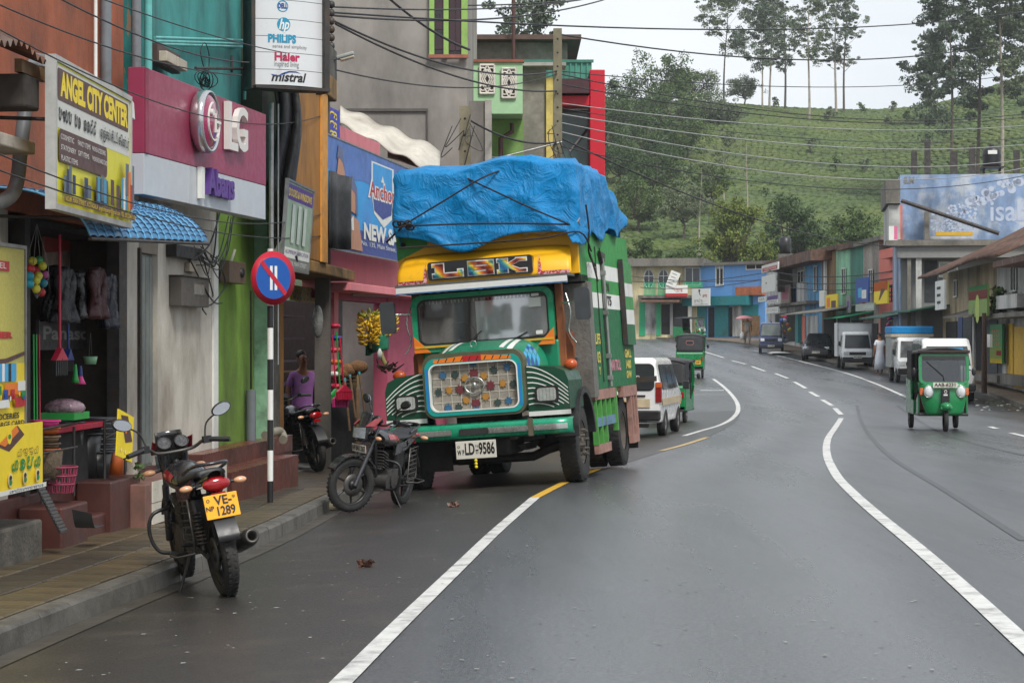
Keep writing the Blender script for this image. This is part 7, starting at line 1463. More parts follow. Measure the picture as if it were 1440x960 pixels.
# ------------------------------------------------------------------ cars, vans and three-wheelers
CG = M('dark_glass', (.035, .04, .042), .16, var=.25, scale=2, coat=.1); LAMP = M('car_lens', C3(210, 214, 214), .15, .2, var=.15, scale=20, coat=.6)
CPW = M('car_white', C3(222, 222, 220), .28, var=.03, coat=.6, )
class Hull:
    """body lofted through cross-sections (y, half width at sill, sill z, belt half width, belt z, roof half width, roof z)"""
    def __init__(s, t, secs, mat): 
        s.t, s.S = t, secs; m_ = MB()
        rings = [s.ring(i) for i in range(len(secs))]; n = len(rings[0]); v = [p for r in rings for p in r]
        m_.add(v, [(i * n + j, i * n + (j + 1) % n, (i + 1) * n + (j + 1) % n, (i + 1) * n + j) for i in range(len(secs) - 1) for j in range(n)])
        m_.add(rings[0], [tuple(range(n))]); m_.add(rings[-1], [tuple(range(n))[::-1]]); s.o = fixnormals(m_.build('body', mat, t, .03, 2))
    def ring(s, i):
        y, h0, z0, hb, zb, hr, zr = s.S[i]; m5 = (z0 + zb) / 2; 
        return [(-h0 + .05, y, z0), (-hb, y, m5 * .6 + zb * .4), (-hb, y, zb), (-hr, y, zr - .05), (-hr + .09, y, zr), (hr - .09, y, zr), (hr, y, zr - .05), (hb, y, zb), (hb, y, m5 * .6 + zb * .4), (h0 - .05, y, z0)]
    def at(s, y): 
        ys = [q[0] for q in s.S]; return [interp(ys, [q[k] for q in s.S], y) for k in range(7)]
    def side(s, sd, y0, y1, f0=.08, f1=.86, name='side_window', sl0=0, sl1=0, mat=None):
        pts = []
        for y, f in ((y0, f0), (y1, f0), (y1 + sl1, f1), (y0 + sl0, f1)):
            q = s.at(y); pts.append((sd * (q[3] + (q[5] - q[3]) * f + .022), y, q[4] + (q[6] - .05 - q[4]) * f))
        o = MB().add(pts, [(0, 1, 2, 3)]).build(name, mat or CG, s.t); o.modifiers.new('t', 'SOLIDIFY').thickness = .008; o.modifiers['t'].offset = 0; return o
    def end(s, ia, ib, f0, f1, ins=.10, name='windscreen', mat=None, off=-.035):
        """pane between the belt line of section ia and the roof line of section ib"""
        a, b_ = s.S[ia], s.S[ib]; lo = Vector((0, a[0], a[4])); hi = Vector((0, b_[0], b_[6])); pts = []
        for f, sg in ((f0, -1), (f0, 1), (f1, 1), (f1, -1)):
            p = lo.lerp(hi, f); w2 = a[3] + (b_[5] - a[3]) * f - ins; pts.append((sg * w2, p.y + off, p.z + .02))
        o = MB().add(pts, [(0, 1, 2, 3)]).build(name, mat or CG, s.t); o.modifiers.new('t', 'SOLIDIFY').thickness = .012; o.modifiers['t'].offset = 0; return o
def wheels(t, x, ys, r, w_, mat=None):
    for y in ys:
        for s_ in (-1, 1): wheel(t, (s_ * x, y, r), r, w_, mat or M('steel_rim', C3(130, 130, 128), .4, .6, dirt=.3), s_, 5, 'wheel', .4, False, .6)
def nbox(t, x0, x1, y0, y1, z0, z1, name, mat, bev=.01, parent=None): return MB().bx(x0, x1, y0, y1, z0, z1).build(name, mat, parent or t, bev)
def plate(t, st, y, z, w_=.46, h=.12, mat=None, back=False, x=0):
    o = MB().bx(x - w_ / 2, x + w_ / 2, y - .006, y + .006, z - h / 2, z + h / 2).build('number_plate', mat or PLATE, t); X = Matrix.Translation((x, y + (.008 if back else -.008), z)) @ (Matrix.Rotation(pi, 4, 'Z') if back else Matrix()); MB(X).text(st, Matrix(), h * .9, 0, width=w_ * .86, bold=.003).build('lettering', PK, o)
def vehicle(name, label, cat, px, py, ang, off=(0, 0)):
    q = at(px, py); return thing(name, label, cat, (q.x + off[0], q.y + off[1], gz(q.x + off[0], q.y + off[1])), R(ang))
# white van seen from behind
t = vehicle('van', 'white van seen from behind parked just past the lorry', 'van', 944, 609, 169); t.location.x -= .80
H = Hull(t, [(-2.0, .78, .5, .78, .8, .72, .86), (-1.75, .82, .35, .82, .92, .70, 1.05), (-1.2, .84, .30, .84, .98, .66, 1.66), (-.9, .84, .30, .84, 1.0, .68, 1.74), (1.9, .84, .32, .84, 1.0, .70, 1.76), (2.08, .83, .42, .83, .98, .70, 1.70), (2.16, .80, .5, .80, .95, .66, 1.5)], CPW)
H.o['label'] = 'white painted body'
for sd in (-1, 1):
    H.side(sd, -.85, -.15); H.side(sd, -.05, .8); H.side(sd, .9, 1.85)
    nbox(t, min(sd * .72, sd * .85), max(sd * .72, sd * .85), 2.10, 2.19, .78, 1.22, 'tail_lamp', M('van_lamp', C3(130, 30, 30), .2, var=.1, coat=.5)); nbox(t, min(sd * .725, sd * .855), max(sd * .725, sd * .855), 2.10, 2.20, 1.10, 1.20, 'turn_lamp', M('van_amber', C3(190, 90, 40), .2))
    nbox(t, min(sd * .851, sd * .857), max(sd * .851, sd * .857), -1.6, 2.0, .70, .86, 'beige_stripe', M('beige_stripe', C3(186, 170, 140), .4))
    m_ = MB(); m_.tube([(sd * .84, -1.1, 1.1), (sd * .95, -1.15, 1.08)], .015, 6); nbox(t, min(sd * .93, sd * 1.08), max(sd * .93, sd * 1.08), -1.22, -1.14, 1.0, 1.2, 'wing_mirror', BLKP, .02)
MB().prism(rrect(-.66, .66, 1.06, 1.60, .10, 5), 2.165, 2.19).build('rear_window', CG, t); MB().prism([(a, b_) for a, b_ in rrect(-.69, .69, 1.03, 1.63, .12, 5)], 2.15, 2.17).build('window_seal', BLKP, t)
m_ = MB(Matrix.Translation((-.30, 2.195, 1.3)) @ Matrix.Rotation(pi, 4, 'Z')).text('ER', Matrix(), .18, 0); m_.build('lettering', PW, t)
nbox(t, -.82, .82, 2.05, 2.24, .38, .60, 'rear_bumper', BLKP, .03); nbox(t, -.5, .5, 2.17, 2.19, .90, .94, 'trim_strip', BLKP); nbox(t, -.6, .6, 2.17, 2.185, .66, .86, 'beige_stripe', M('beige_stripe', (0, 0, 0))); plate(t, 'NP 58-2214', 2.195, .72, .34, .17, PLY, True, .12); wheels(t, .74, (-1.25, 1.15), .31, .19); nbox(t, -.55, .4, 1.9, 2.1, .22, .3, 'exhaust', IRON)
t.scale = (1, 1, .98)
# three-wheelers
TKG = M('three_wheeler_green', C3(10, 122, 66), .3, var=.05, coat=.5, dirt=.12, dcol=C3(40, 60, 40)); HOOD = M('black_canvas', (.022, .023, .025), .6, var=.25, bump=.4, bscale=20)
def tuk(label, loc, rz):
    t = thing('three_wheeler', label, 'three-wheeler', loc, rz, 'green three-wheelers on the road')
    def apron(u, v): a = -pi / 2 + pi * u; wv_ = .64 * (.70 + .42 * v - .12 * v * v) * (1 if v > .02 else .95); z = .32 + .66 * v; return (wv_ * math.copysign(abs(math.sin(a)) ** .75, math.sin(a)), -.95 - .26 * (.6 + .8 * v - .7 * v * v) * math.cos(a) ** 1.1 + .05 * v, z)
    ap = MB().grid(apron, 24, 10).build('front_apron', TKG, t); ap.modifiers.new('t', 'SOLIDIFY').thickness = .03
    nbox(t, -.10, .10, -1.235, -1.20, .56, .86, 'centre_stripe', BLKP, .01, ap); MB().ring((0, -1.245, .80), .03, .007, 12, 5, Matrix.Rotation(R(90), 4, 'X')).build('badge', PW, ap); nbox(t, -.05, .05, -1.243, -1.236, .72, .75, 'badge_strip', PW, 0, ap)
    MB().sph((0, -1.30, .50), .17, 14, 8, (.9, 1.1, .55)).build('front_mudguard', TKG, t, 0); nbox(t, -.15, .15, -1.42, -1.15, .44, .50, 'mudguard_lip', TKG, .02)
    for s_ in (-1, 1):
        hl = MB().lathe([(.09, -.10), (.125, -.02), (.13, .0), (.115, .012), (.11, .0)], 20, Matrix.Translation((s_ * .40, -1.13, .80)) @ Matrix.Rotation(R(90), 4, 'X')).build('headlamp_rim', CHR, t); MB().sph((s_ * .40, -1.13, .80), .11, 16, 8, (1, .35, 1)).build('headlamp', LAMP, hl); nbox(t, s_ * .565 - .035, s_ * .565 + .035, -1.06, -.98, .73, .87, 'turn_lamp', M('turn_amber', C3(214, 100, 30), .25, coat=.4))
        m_ = MB(); m_.tube([(s_ * .58, -.85, 1.25), (s_ * .70, -.95, 1.22)], .01, 5); mr = m_.build('mirror_arm', BLKP, t); MB().sph((s_ * .74, -.95, 1.20), .07, 10, 7, (.8, .4, 1.2)).build('mirror', BLKP, mr)
        MB().prismx([(-.80, .36), (-.45, .32), (-.45, .60), (-.80, .75)], s_ * .60 - .02, s_ * .60 + .02).build('door_sill', TKG, t); MB().prismx([(-.2, .32), (1.15, .34), (1.15, 1.05), (.35, 1.0), (.25, .62), (-.2, .60)], s_ * .63 - .02, s_ * .63 + .02).build('rear_side', TKG, t)
        MB().prismx([(.30, 1.0), (1.1, 1.05), (1.0, 1.6), (.35, 1.62)], s_ * .61 - .015, s_ * .61 + .015).build('side_curtain', HOOD, t); MB().tube([(s_ * .60, -.25, .5), (s_ * .60, -.30, 1.58)], .02, 6).build('pillar', BLKP, t)
        wheel(t, (s_ * .57, .78, .21), .21, .11, M('steel_rim', (0, 0, 0)), s_, 4, 'wheel', .4, False, .55)
    wheel(t, (0, -1.22, .21), .21, .11, M('steel_rim', (0, 0, 0)), 1, 4, 'wheel', .4, False, .55)
    nbox(t, -.62, .62, -.9, 1.1, .30, .36, 'floor', BLKP, .02); nbox(t, -.5, .5, .35, .95, .36, .75, 'seat', M('seat_red', (0, 0, 0)), .05)
    wf = fixnormals(ringprism([(x, z) for x, z in rrect(-.62, .62, .96, 1.60, .12, 5)], [(x, z) for x, z in rrect(-.55, .55, 1.00, 1.52, .10, 5)], -.03, .03).build('windscreen_frame', TKG, t)); wf.location = (0, -.99, 0); wf.rotation_euler[0] = R(-10); wf.location.y = -1.17 + .0; wf.location.z = .0
    g_ = MB().prism(rrect(-.55, .55, 1.00, 1.52, .10, 5), -.005, .004).build('windscreen', glass_mat('tuk_glass', (.42, .46, .46), .85), wf); m_ = MB().tube([(-.42, -.02, 1.42), (-.02, -.03, 1.12), (0, -.03, 1.02)], .012, 5); m_.build('wiper', BLKP, wf)
    nbox(t, -.54, .54, -.035, -.008, 1.46, 1.53, 'sun_strip', BLKP, 0, wf)
    pz = MB().bx(-.30, .30, -1.20, -1.185, .88, .985).build('number_plate', PLATE, t); MB(Matrix.Translation((0, -1.203, .932))).text('AAB-6231', Matrix(), .105, 0, width=.52, bold=.003).build('lettering', PK, pz)
    def roof(u, v): x = -.63 + 1.26 * u; y = -.98 + 2.05 * v; return (x, y, 1.60 + .11 * (1 - abs(2 * u - 1) ** 3) * (.75 + .25 * math.sin(pi * v)) - .04 * v)
    o = MB().grid(roof, 14, 10).build('canopy_roof', HOOD, t); o.modifiers.new('t', 'SOLIDIFY').thickness = .03; nbox(t, -.64, .64, -1.0, -.96, 1.575, 1.635, 'roof_edge', M('tuk_edge', C3(44, 30, 30), .5), .01)
    def back(u, v): x = -.63 + 1.26 * u; return (x, 1.12 + .02 * math.sin(pi * u) - .10 * v, .98 + .64 * v)
    o = MB().grid(back, 10, 6).build('rear_curtain', HOOD, t); o.modifiers.new('t', 'SOLIDIFY').thickness = .02; MB().prism(rrect(-.16, .16, 1.28, 1.40, .05, 4), 1.09, 1.125).build('rear_window', CG, t); MB().prism(rrect(-.18, .18, 1.26, 1.42, .06, 4), 1.085, 1.119).build('window_rim', M('rim_pink', C3(170, 110, 104), .5), t)
    nbox(t, -.63, .63, 1.10, 1.17, .42, .99, 'rear_panel', TKG, .03); nbox(t, -.6, .6, 1.172, 1.18, .92, .96, 'rear_stripe', M('silver_stripe', C3(150, 190, 160), .4), 0); plate(t, 'YU 4471', 1.19, .60, .26, .15, PLY, True, -.38); nbox(t, -.6, .6, 1.05, 1.2, .30, .36, 'rear_bumper', IRON, .01)
    for s_ in (-1, 1): nbox(t, s_ * .56 - .04, s_ * .56 + .04, 1.172, 1.19, .66, .82, 'tail_lamp', LENSR)
    return t
q = at(1334, 606.5); tk0 = tuk('green three-wheeler coming towards the camera in the right-hand lane with plate AAB-6231', (q.x, q.y + 1.2, q.z), R(-3)); tk0.scale = (.90, .95, 1.11)
def tukat(label, px, py, ang, back=True):
    c = copy_tree(tk0); q = at(px, py); c.location = (q.x, q.y, gz(q.x, q.y)); c.rotation_euler = (0, 0, R(ang)); c['label'] = label; return c
tukat('green three-wheeler half hidden by the white van', 941, 593, 168).scale = (.9, .95, 1.0); tukat('green three-wheeler with black canvas back driving away past the white van', 972, 531, 172); tukat('green three-wheeler facing right at the kerb under the cream balcony house', 970, 481, 55)
# white minibus behind the front three-wheeler
t = thing('van', 'white high-roofed van right behind the oncoming three-wheeler', 'van', (13.9, 69, gz(13.9, 69)), R(-6))
H = Hull(t, [(-2.2, .72, .4, .78, .95, .70, 1.0), (-2.0, .84, .3, .84, 1.05, .74, 1.08), (-1.55, .85, .3, .85, 1.08, .74, 1.84), (-1.2, .85, .3, .85, 1.1, .74, 2.0), (2.1, .85, .3, .85, 1.1, .74, 2.0), (2.3, .83, .4, .83, 1.1, .72, 1.9)], CPW); H.end(1, 2, .12, .86, .12)
for sd in (-1, 1): H.side(sd, -1.3, -.5); H.side(sd, -.4, .8); H.side(sd, .9, 2.0); nbox(t, sd * .68 - .12, sd * .68 + .12, -2.16, -2.05, .72, .92, 'headlamp', LAMP)
nbox(t, -.84, .84, -2.27, -2.05, .35, .58, 'front_bumper', BLKP, .04); wheels(t, .76, (-1.35, 1.3), .32, .2); MB().prism(rrect(-.5, .5, 1.62, 1.72, .03, 3), -1.72, -1.70).build('sun_strip', PSKY, t)
# blue van
t = vehicle('van', 'dark blue boxy van parked facing the camera by the far shops', 'van', 1088, 497, -7, (0, 1.2)); NVY = M('car_navy', C3(34, 44, 84), .3, var=.06, coat=.6, dirt=.12, dcol=C3(90, 90, 96))
H = Hull(t, [(-1.72, .66, .35, .68, .85, .62, .90), (-1.55, .72, .28, .72, .95, .62, .98), (-1.05, .73, .28, .73, 1.0, .60, 1.78), (-.8, .73, .28, .73, 1.0, .60, 1.84), (1.5, .73, .28, .73, 1.0, .62, 1.84), (1.66, .71, .4, .71, 1.0, .60, 1.7)], NVY); H.end(1, 2, .08, .88, .10, mat=M('van_glass', (.10, .12, .11), .08, var=.3, scale=2, coat=.5))
for sd in (-1, 1): H.side(sd, -.9, -.2); H.side(sd, -.1, .7); H.side(sd, .8, 1.45); nbox(t, sd * .52 - .12, sd * .52 + .12, -1.75, -1.62, .70, .88, 'headlamp', LAMP, .02)
nbox(t, -.70, .70, -1.80, -1.6, .30, .50, 'front_bumper', M('navy_dark', (.02, .024, .04), .4), .03); nbox(t, -.3, .3, -1.74, -1.70, .72, .84, 'grille', BLKP); plate(t, 'WP 253-8714', -1.812, .43, .40, .11); wheels(t, .66, (-1.1, 1.1), .28, .16); nbox(t, -.04, .04, -.75, -.65, 1.84, 1.92, 'roof_light', PB)
# dark car
t = vehicle('car', 'dark grey hatchback parked between the blue van and the white box lorry', 'car', 1154, 507, -12, (0, .9)); DKC = M('car_charcoal', C3(54, 56, 60), .28, var=.06, coat=.6)
H = Hull(t, [(-1.85, .62, .3, .64, .58, .5, .62), (-1.6, .76, .22, .78, .72, .66, .78), (-.85, .80, .2, .80, .88, .66, .95), (-.1, .80, .2, .80, .92, .58, 1.46), (.9, .80, .2, .80, .94, .58, 1.48), (1.55, .78, .25, .78, .94, .6, 1.1), (1.75, .72, .3, .74, .85, .6, .92)], DKC); H.end(2, 3, .06, .92, .08)
for sd in (-1, 1): H.side(sd, -.25, .4, .1, .86, 'side_window', .12); H.side(sd, .45, 1.0); nbox(t, sd * .58 - .13, sd * .58 + .13, -1.76, -1.6, .58, .74, 'headlamp', LAMP, .03); nbox(t, sd * .88 - .08, sd * .88 + .08, -.62, -.55, .90, 1.02, 'wing_mirror', DKC, .02)
nbox(t, -.66, .66, -1.88, -1.7, .28, .46, 'front_bumper', BLKP, .03); plate(t, 'KA-9231', -1.89, .44, .42, .11); wheels(t, .72, (-1.2, 1.2), .28, .17)
def lightlorry(label, px, py, ang, off, cover, pl, cab2):
    t = vehicle('light_lorry', label, 'small lorry', px, py, ang, off)
    H = Hull(t, [(-1.9, .64, .38, .66, .8, .62, .84), (-1.80, .72, .3, .72, .92, .64, .98), (-1.35, .74, .3, .74, 1.0, .64, 1.70), (-1.1, .74, .3, .74, 1.0, .66, 1.78), (-.55, .74, .3, .74, 1.0, .66, 1.78), (-.45, .72, .3, .72, 1.0, .66, 1.70)], CPW); H.end(1, 2, .06, .88, .10)
    for sd in (-1, 1): H.side(sd, -1.2, -.6); nbox(t, sd * .56 - .12, sd * .56 + .12, -1.92, -1.78, .66, .84, 'headlamp', LAMP, .02); nbox(t, sd * .82 - .05, sd * .82 + .05, -1.38, -1.30, 1.1, 1.32, 'wing_mirror', BLKP, .02)
    nbox(t, -.72, .72, -1.96, -1.75, .32, .56, 'front_bumper', BLKP, .03); nbox(t, -.40, .40, -1.925, -1.86, .66, .80, 'grille', BLKP, .01); plate(t, pl, -1.97, .56, .40, .12); wheels(t, .66, (-1.25, 1.05), .29, .17); nbox(t, -.5, .5, -.4, 1.7, .35, .55, 'chassis', IRON)
    if cover is None:
        b_ = nbox(t, -.82, .82, -.42, 1.75, .58, 2.22, 'cargo_box', M('box_aluminium', C3(210, 212, 212), .45, .1, var=.06, dirt=.2, dscale=1.5), .02)
        for z in (.60, 2.18): nbox(t, -.84, .84, -.44, -.40, z, z + .05, 'box_edge', STEEL, 0, b_)
        for x in (-.84, .80): nbox(t, x, x + .04, -.44, -.40, .66, 2.17, 'box_edge', STEEL, 0, b_)
    else:
        nbox(t, -.82, .82, -.42, 1.75, .58, 1.78, 'cargo_box', M('box_grey', C3(150, 152, 150), .5, .2, dirt=.25), .02); nbox(t, -.85, .85, -.52, 1.78, 1.92, 2.22, 'blue_cover', TP, .05); nbox(t, -.85, .85, -.50, 1.76, 1.79, 1.915, 'lattice_rail', M('lattice', C3(170, 160, 140), .7, var=.5, scale=30))
lightlorry('white light lorry with a silver cargo box parked on the far right', 1207, 519, -4, (0, 1.25), None, 'PX-4216', 0); lightlorry('white light lorry with a bright blue canvas top behind the oncoming three-wheeler', 1289, 538, -4, (0, 1.25), 1, 'LG-4401', 1)

# ------------------------------------------------------------------ far street: houses and shops
FRR = [  # fronts, left to right: start, end
    Fac(9.85, 171.5, 15.0, 170.5), Fac(15.0, 170.4, 19.6, 165.2), Fac(18.2, 151, 18.5, 128.5), Fac(18.5, 128.3, 18.9, 110.5), Fac(18.9, 110.3, 19.2, 99), Fac(17.25, 95, 24.6, 94), Fac(18.7, 91, 16.9, 65.5)]
DRTY = dict(dirt=.56, dcol=(.035, .033, .03), dscale=.8, streak=.28)
CREAM = M('cream_wall', C3(214, 200, 158), .8, var=.06, **DRTY); BLUEW = M('blue_wall', C3(104, 156, 214), .75, var=.06, dirt=.25, dcol=C3(60, 90, 130), dscale=.5, streak=.3); TEALW = M('teal_shop_paint', C3(30, 124, 128), .6, var=.15, dirt=.3, dscale=.6); GRNW = M('green_shop_paint', C3(40, 160, 110), .6, var=.08)
BRNW = M('brown_stained_wall', C3(140, 112, 78), .85, var=.2, **DRTY); MNTW = M('mint_stained_wall', C3(140, 196, 160), .8, var=.12, **DRTY); DGRW = M('green_stained_wall', C3(64, 128, 110), .8, var=.15, **DRTY); BKWW = M('black_stained_white_wall', C3(170, 160, 150), .85, var=.25, dirt=.62, dcol=(.025, .025, .024), dscale=.6, streak=.25)
SALM = M('salmon_wall', C3(212, 120, 106), .8, var=.08, dirt=.3, dcol=C3(120, 70, 60), dscale=.5, streak=.3); WGRY = M('whitish_wall', C3(190, 190, 186), .8, var=.08, **DRTY); LBLW = M('light_blue_stained_wall', C3(90, 160, 206), .75, var=.12, **DRTY); SHUT = M('dark_shutter', (.05, .055, .06), .6, .2, var=.3); BSH = M('blue_shutter', C3(50, 74, 120), .6, .1, var=.2, dirt=.3); WIN = M('far_window', (.035, .045, .055), .12, var=.3, coat=.3); OLDC = M('old_concrete', C3(120, 116, 108), .9, var=.2, **DRTY)
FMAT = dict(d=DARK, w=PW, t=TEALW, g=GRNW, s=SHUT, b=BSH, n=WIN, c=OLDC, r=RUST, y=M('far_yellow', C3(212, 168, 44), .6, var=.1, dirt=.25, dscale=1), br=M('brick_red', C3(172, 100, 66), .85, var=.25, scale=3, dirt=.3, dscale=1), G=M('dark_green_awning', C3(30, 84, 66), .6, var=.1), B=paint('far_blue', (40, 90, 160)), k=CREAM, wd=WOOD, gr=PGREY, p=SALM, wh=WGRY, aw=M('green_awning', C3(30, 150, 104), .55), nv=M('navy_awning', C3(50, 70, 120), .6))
def house(F, x0, x1, yt, depth, mat, label, feats, cat='shop', name='shop_house'):
    u0_ = F.u(x0); t = F.thing(name, label, cat, u0_, 0, 0); W = F.u(x1) - u0_; H = F.w(x0, yt)
    MB().bx(0, W - .02, 0, depth, -.6, H).build('wall', mat, t)
    for f in feats:
        nm, m_, a, b_, y0, y1, v0, v1 = f[:8]; ua, ub = F.u(a, v0) - u0_, F.u(b_, v0) - u0_; w1, w0 = F.w((a + b_) / 2, y0, v0), F.w((a + b_) / 2, y1, v0); mm = FMAT[m_]
        if nm == 'awning':
            MB().prismx([(v0, w0), (v0, w0 + .06), (-.01, w1 + .06), (-.01, w1)], ua, ub).build(nm, mm, t); continue
        if nm == 'bars':
            o = MB()
            for k in range(int(f[8])): q = ua + (ub - ua) * (k + .5) / f[8]; o.bx(q - .03, q + .03, v0, v1, w0, w1)
            o.bx(ua, ub, v0 - .01, v1 + .01, w1 - .05, w1 + .02); o.bx(ua, ub, v0 - .01, v1 + .01, w0, w0 + .06); o.build('railing', mm, t); continue
        o = MB().bx(ua, ub, v0, v1, w0, w1).build(nm, mm, t)
        if nm == 'window':
            m2 = MB(); e = .06; m2.bx(ua - e, ub + e, v0 - .04, v0 - .002, w1, w1 + e); m2.bx(ua - e, ub + e, v0 - .06, v0 - .002, w0 - e, w0); m2.bx(ua - e, ua, v0 - .04, v0 - .002, w0, w1); m2.bx(ub, ub + e, v0 - .04, v0 - .002, w0, w1); m2.bx((ua + ub) / 2 - .03, (ua + ub) / 2 + .03, v0 - .03, v0 - .002, w0, w1); m2.build('window_frame', PW, o)
    return t
f = FRR[0]
t = house(f, 884, 985, 374, 6, CREAM, 'cream two-storey house with oval windows and a green balcony rail', [('door', 'd', 930, 948, 428, 470, -.03, -.002), ('door', 'wh', 907, 923, 426, 470, -.03, -.002), ('door_surround', 'g', 899, 907, 424, 472, -.06, -.002), ('door_surround', 'g', 923, 929, 424, 472, -.06, -.002), ('shopfront', 'd', 947, 967, 426, 470, -.03, -.002), ('column', 'w', 968, 973, 420, 472, -.3, -.002), ('column', 'gr', 942, 946, 420, 472, -.3, -.002), ('window', 'n', 964, 984, 377, 400, -.04, -.002), ('roof', 'c', 880, 990, 363, 374, -1.0, 6.2), ('bars', 'g', 962, 988, 397, 404, -.9, -.86, 14), ('bars', 'g', 905, 922, 398, 415, -.9, -.86, 9), ('bars', 'g', 925, 940, 398, 415, -.9, -.86, 8), ('balcony_slab', 'c', 897, 990, 415, 419, -1.0, -.002), ('awning', 'r', 900, 955, 418, 425, -1.6, 0)])
for a in (912.5, 933): 
    u_, w_ = f.hit(a, 392); m_ = MB().lathe([(.001, 0), (.38, 0)], 24, Matrix.Translation((u_ - f.u(884), -.01, w_)) @ Matrix.Rotation(R(90), 4, 'X') @ Matrix.Diagonal((1, 1.9, 1, 1))); wo_ = m_.build('window', WIN, t); m_ = MB().ring((u_ - f.u(884), -.03, w_), .42, .05, 24, 5, Matrix.Rotation(R(90), 4, 'X') @ Matrix.Diagonal((1, 1.8, 1, 1))); m_.bx(u_ - f.u(884) - .025, u_ - f.u(884) + .025, -.04, -.012, w_ - .7, w_ + .7); m_.bx(u_ - f.u(884) - .38, u_ - f.u(884) + .38, -.04, -.012, w_ + .2, w_ + .26); m_.build('window_frame', PW, wo_)
f = FRR[1]
house(f, 985, 1076, 372, 6, BLUEW, 'bright blue two-storey building with teal shop doors below', [('window', 'wh', 1007, 1017, 373, 401, -.03, -.002), ('shutter', 'd', 1008, 1011, 378, 399, -.05, -.032), ('shutter', 'd', 1013, 1016, 378, 399, -.05, -.032), ('fascia', 't', 956, 998, 418, 430, -.8, -.02), ('fascia', 't', 999, 1049, 416, 429, -.8, -.02), ('door', 't', 974, 993, 430, 474, -.06, -.002), ('door', 'd', 996, 1004, 432, 474, -.05, -.002), ('door', 't', 1005, 1024, 430, 473, -.06, -.002), ('column', 'wh', 1030, 1042, 430, 473, -.2, -.002), ('door', 'd', 1025, 1030, 432, 473, -.05, -.002), ('parapet_wall', 'br', 1034, 1072, 403, 415, -.5, -.02), ('shopfront', 't', 1043, 1066, 428, 444, -.05, -.002), ('shopfront', 'wd', 1042, 1068, 444, 473, -.08, -.002), ('roof', 'c', 983, 1090, 368, 372, -.4, 6.2), ('window', 'd', 1050, 1076, 372, 378, -.03, -.002)])
f = FRR[2]
house(f, 1078, 1132, 372, 6, WGRY, 'white shuttered shop with a low rusty roof beside the blue building', [('roof', 'r', 1074, 1140, 360, 374, -1.2, 5), ('door', 'B', 1111, 1114, 402, 424, -.05, -.002), ('door', 'B', 1116, 1120, 404, 424, -.05, -.002), ('window', 'd', 1104, 1110, 382, 424, -.05, -.002), ('balcony', 'wh', 1120, 1130, 398, 424, -.3, -.002), ('window', 'd', 1122, 1130, 382, 397, -.05, -.002), ('awning', 'c', 1096, 1146, 431, 442, -2.6, 0), ('shopfront', 'd', 1090, 1118, 440, 480, -.05, -.002), ('shopfront', 'p', 1122, 1132, 444, 482, -.06, -.002), ('side_post', 't', 1118, 1122, 440, 482, -.3, -.002), ('slab', 'c', 1080, 1134, 426, 430, -.8, -.02)])
house(f, 1132, 1156, 355, 6, LBLW, 'narrow light blue stained shop with a tall dark window', [('window', 'd', 1145, 1149, 375, 408, -.05, -.002), ('awning', 'nv', 1134, 1158, 436, 440, -1.6, 0), ('shopfront', 'wh', 1134, 1150, 444, 482, -.05, -.002), ('slab', 'c', 1132, 1156, 351, 355, -.2, 3)])
f = FRR[3]
house(f, 1156, 1176, 352, 6, BRNW, 'brown stained shop bay with a pale pipe on its corner', [('roof_edge', 'r', 1155, 1178, 346, 352, -.3, 5), ('drain_pipe', 'w', 1158, 1160, 350, 420, -.2, -.06), ('awning', 'aw', 1158, 1180, 440, 448, -1.8, 0), ('shopfront', 'd', 1158, 1174, 448, 492, -.05, -.002)])
house(f, 1176, 1196, 350, 6, MNTW, 'pale mint stained shop bay with a black mould patch', [('roof_edge', 'r', 1176, 1200, 343, 350, -.3, 5), ('window', 'd', 1184, 1189, 378, 412, -.05, -.002), ('shopfront', 'd', 1178, 1194, 446, 500, -.05, -.002)])
house(f, 1196, 1214, 346, 6, DGRW, 'dark green stained shop bay behind the big blue poster', [('roof_edge', 'c', 1196, 1216, 341, 346, -.3, 5), ('shopfront', 'd', 1198, 1212, 450, 500, -.05, -.002), ('pilaster', 'br', 1208, 1213, 392, 450, -.15, -.002)])
house(f, 1214, 1236, 340, 6, BKWW, 'white shop bay streaked black with mould beside the salmon one', [('roof_edge', 'c', 1213, 1238, 334, 340, -.3, 5), ('window', 'd', 1236 - 14, 1236 - 9, 380, 410, -.05, -.002), ('shopfront', 'd', 1216, 1234, 455, 505, -.05, -.002), ('awning', 'G', 1208, 1245, 436, 448, -2.2, 0)])
f = FRR[4]
house(f, 1236, 1290, 352, 6, SALM, 'salmon shop with a dark grid railing and a green awning', [('fascia', 'p', 1238, 1262, 353, 362, -.5, -.02), ('recess', 'p', 1242, 1258, 364, 402, -.03, -.002), ('bars', 's', 1240, 1278, 402, 424, -.6, -.55, 7), ('bars', 's', 1240, 1278, 410, 417, -.6, -.55, 2), ('column', 'gr', 1262, 1267, 345, 430, -.4, -.002), ('column', 'w', 1270, 1276, 345, 430, -.4, -.002), ('awning', 'G', 1240, 1280, 428, 440, -2.4, 0), ('shopfront', 'd', 1238, 1284, 446, 512, -.05, -.002)])
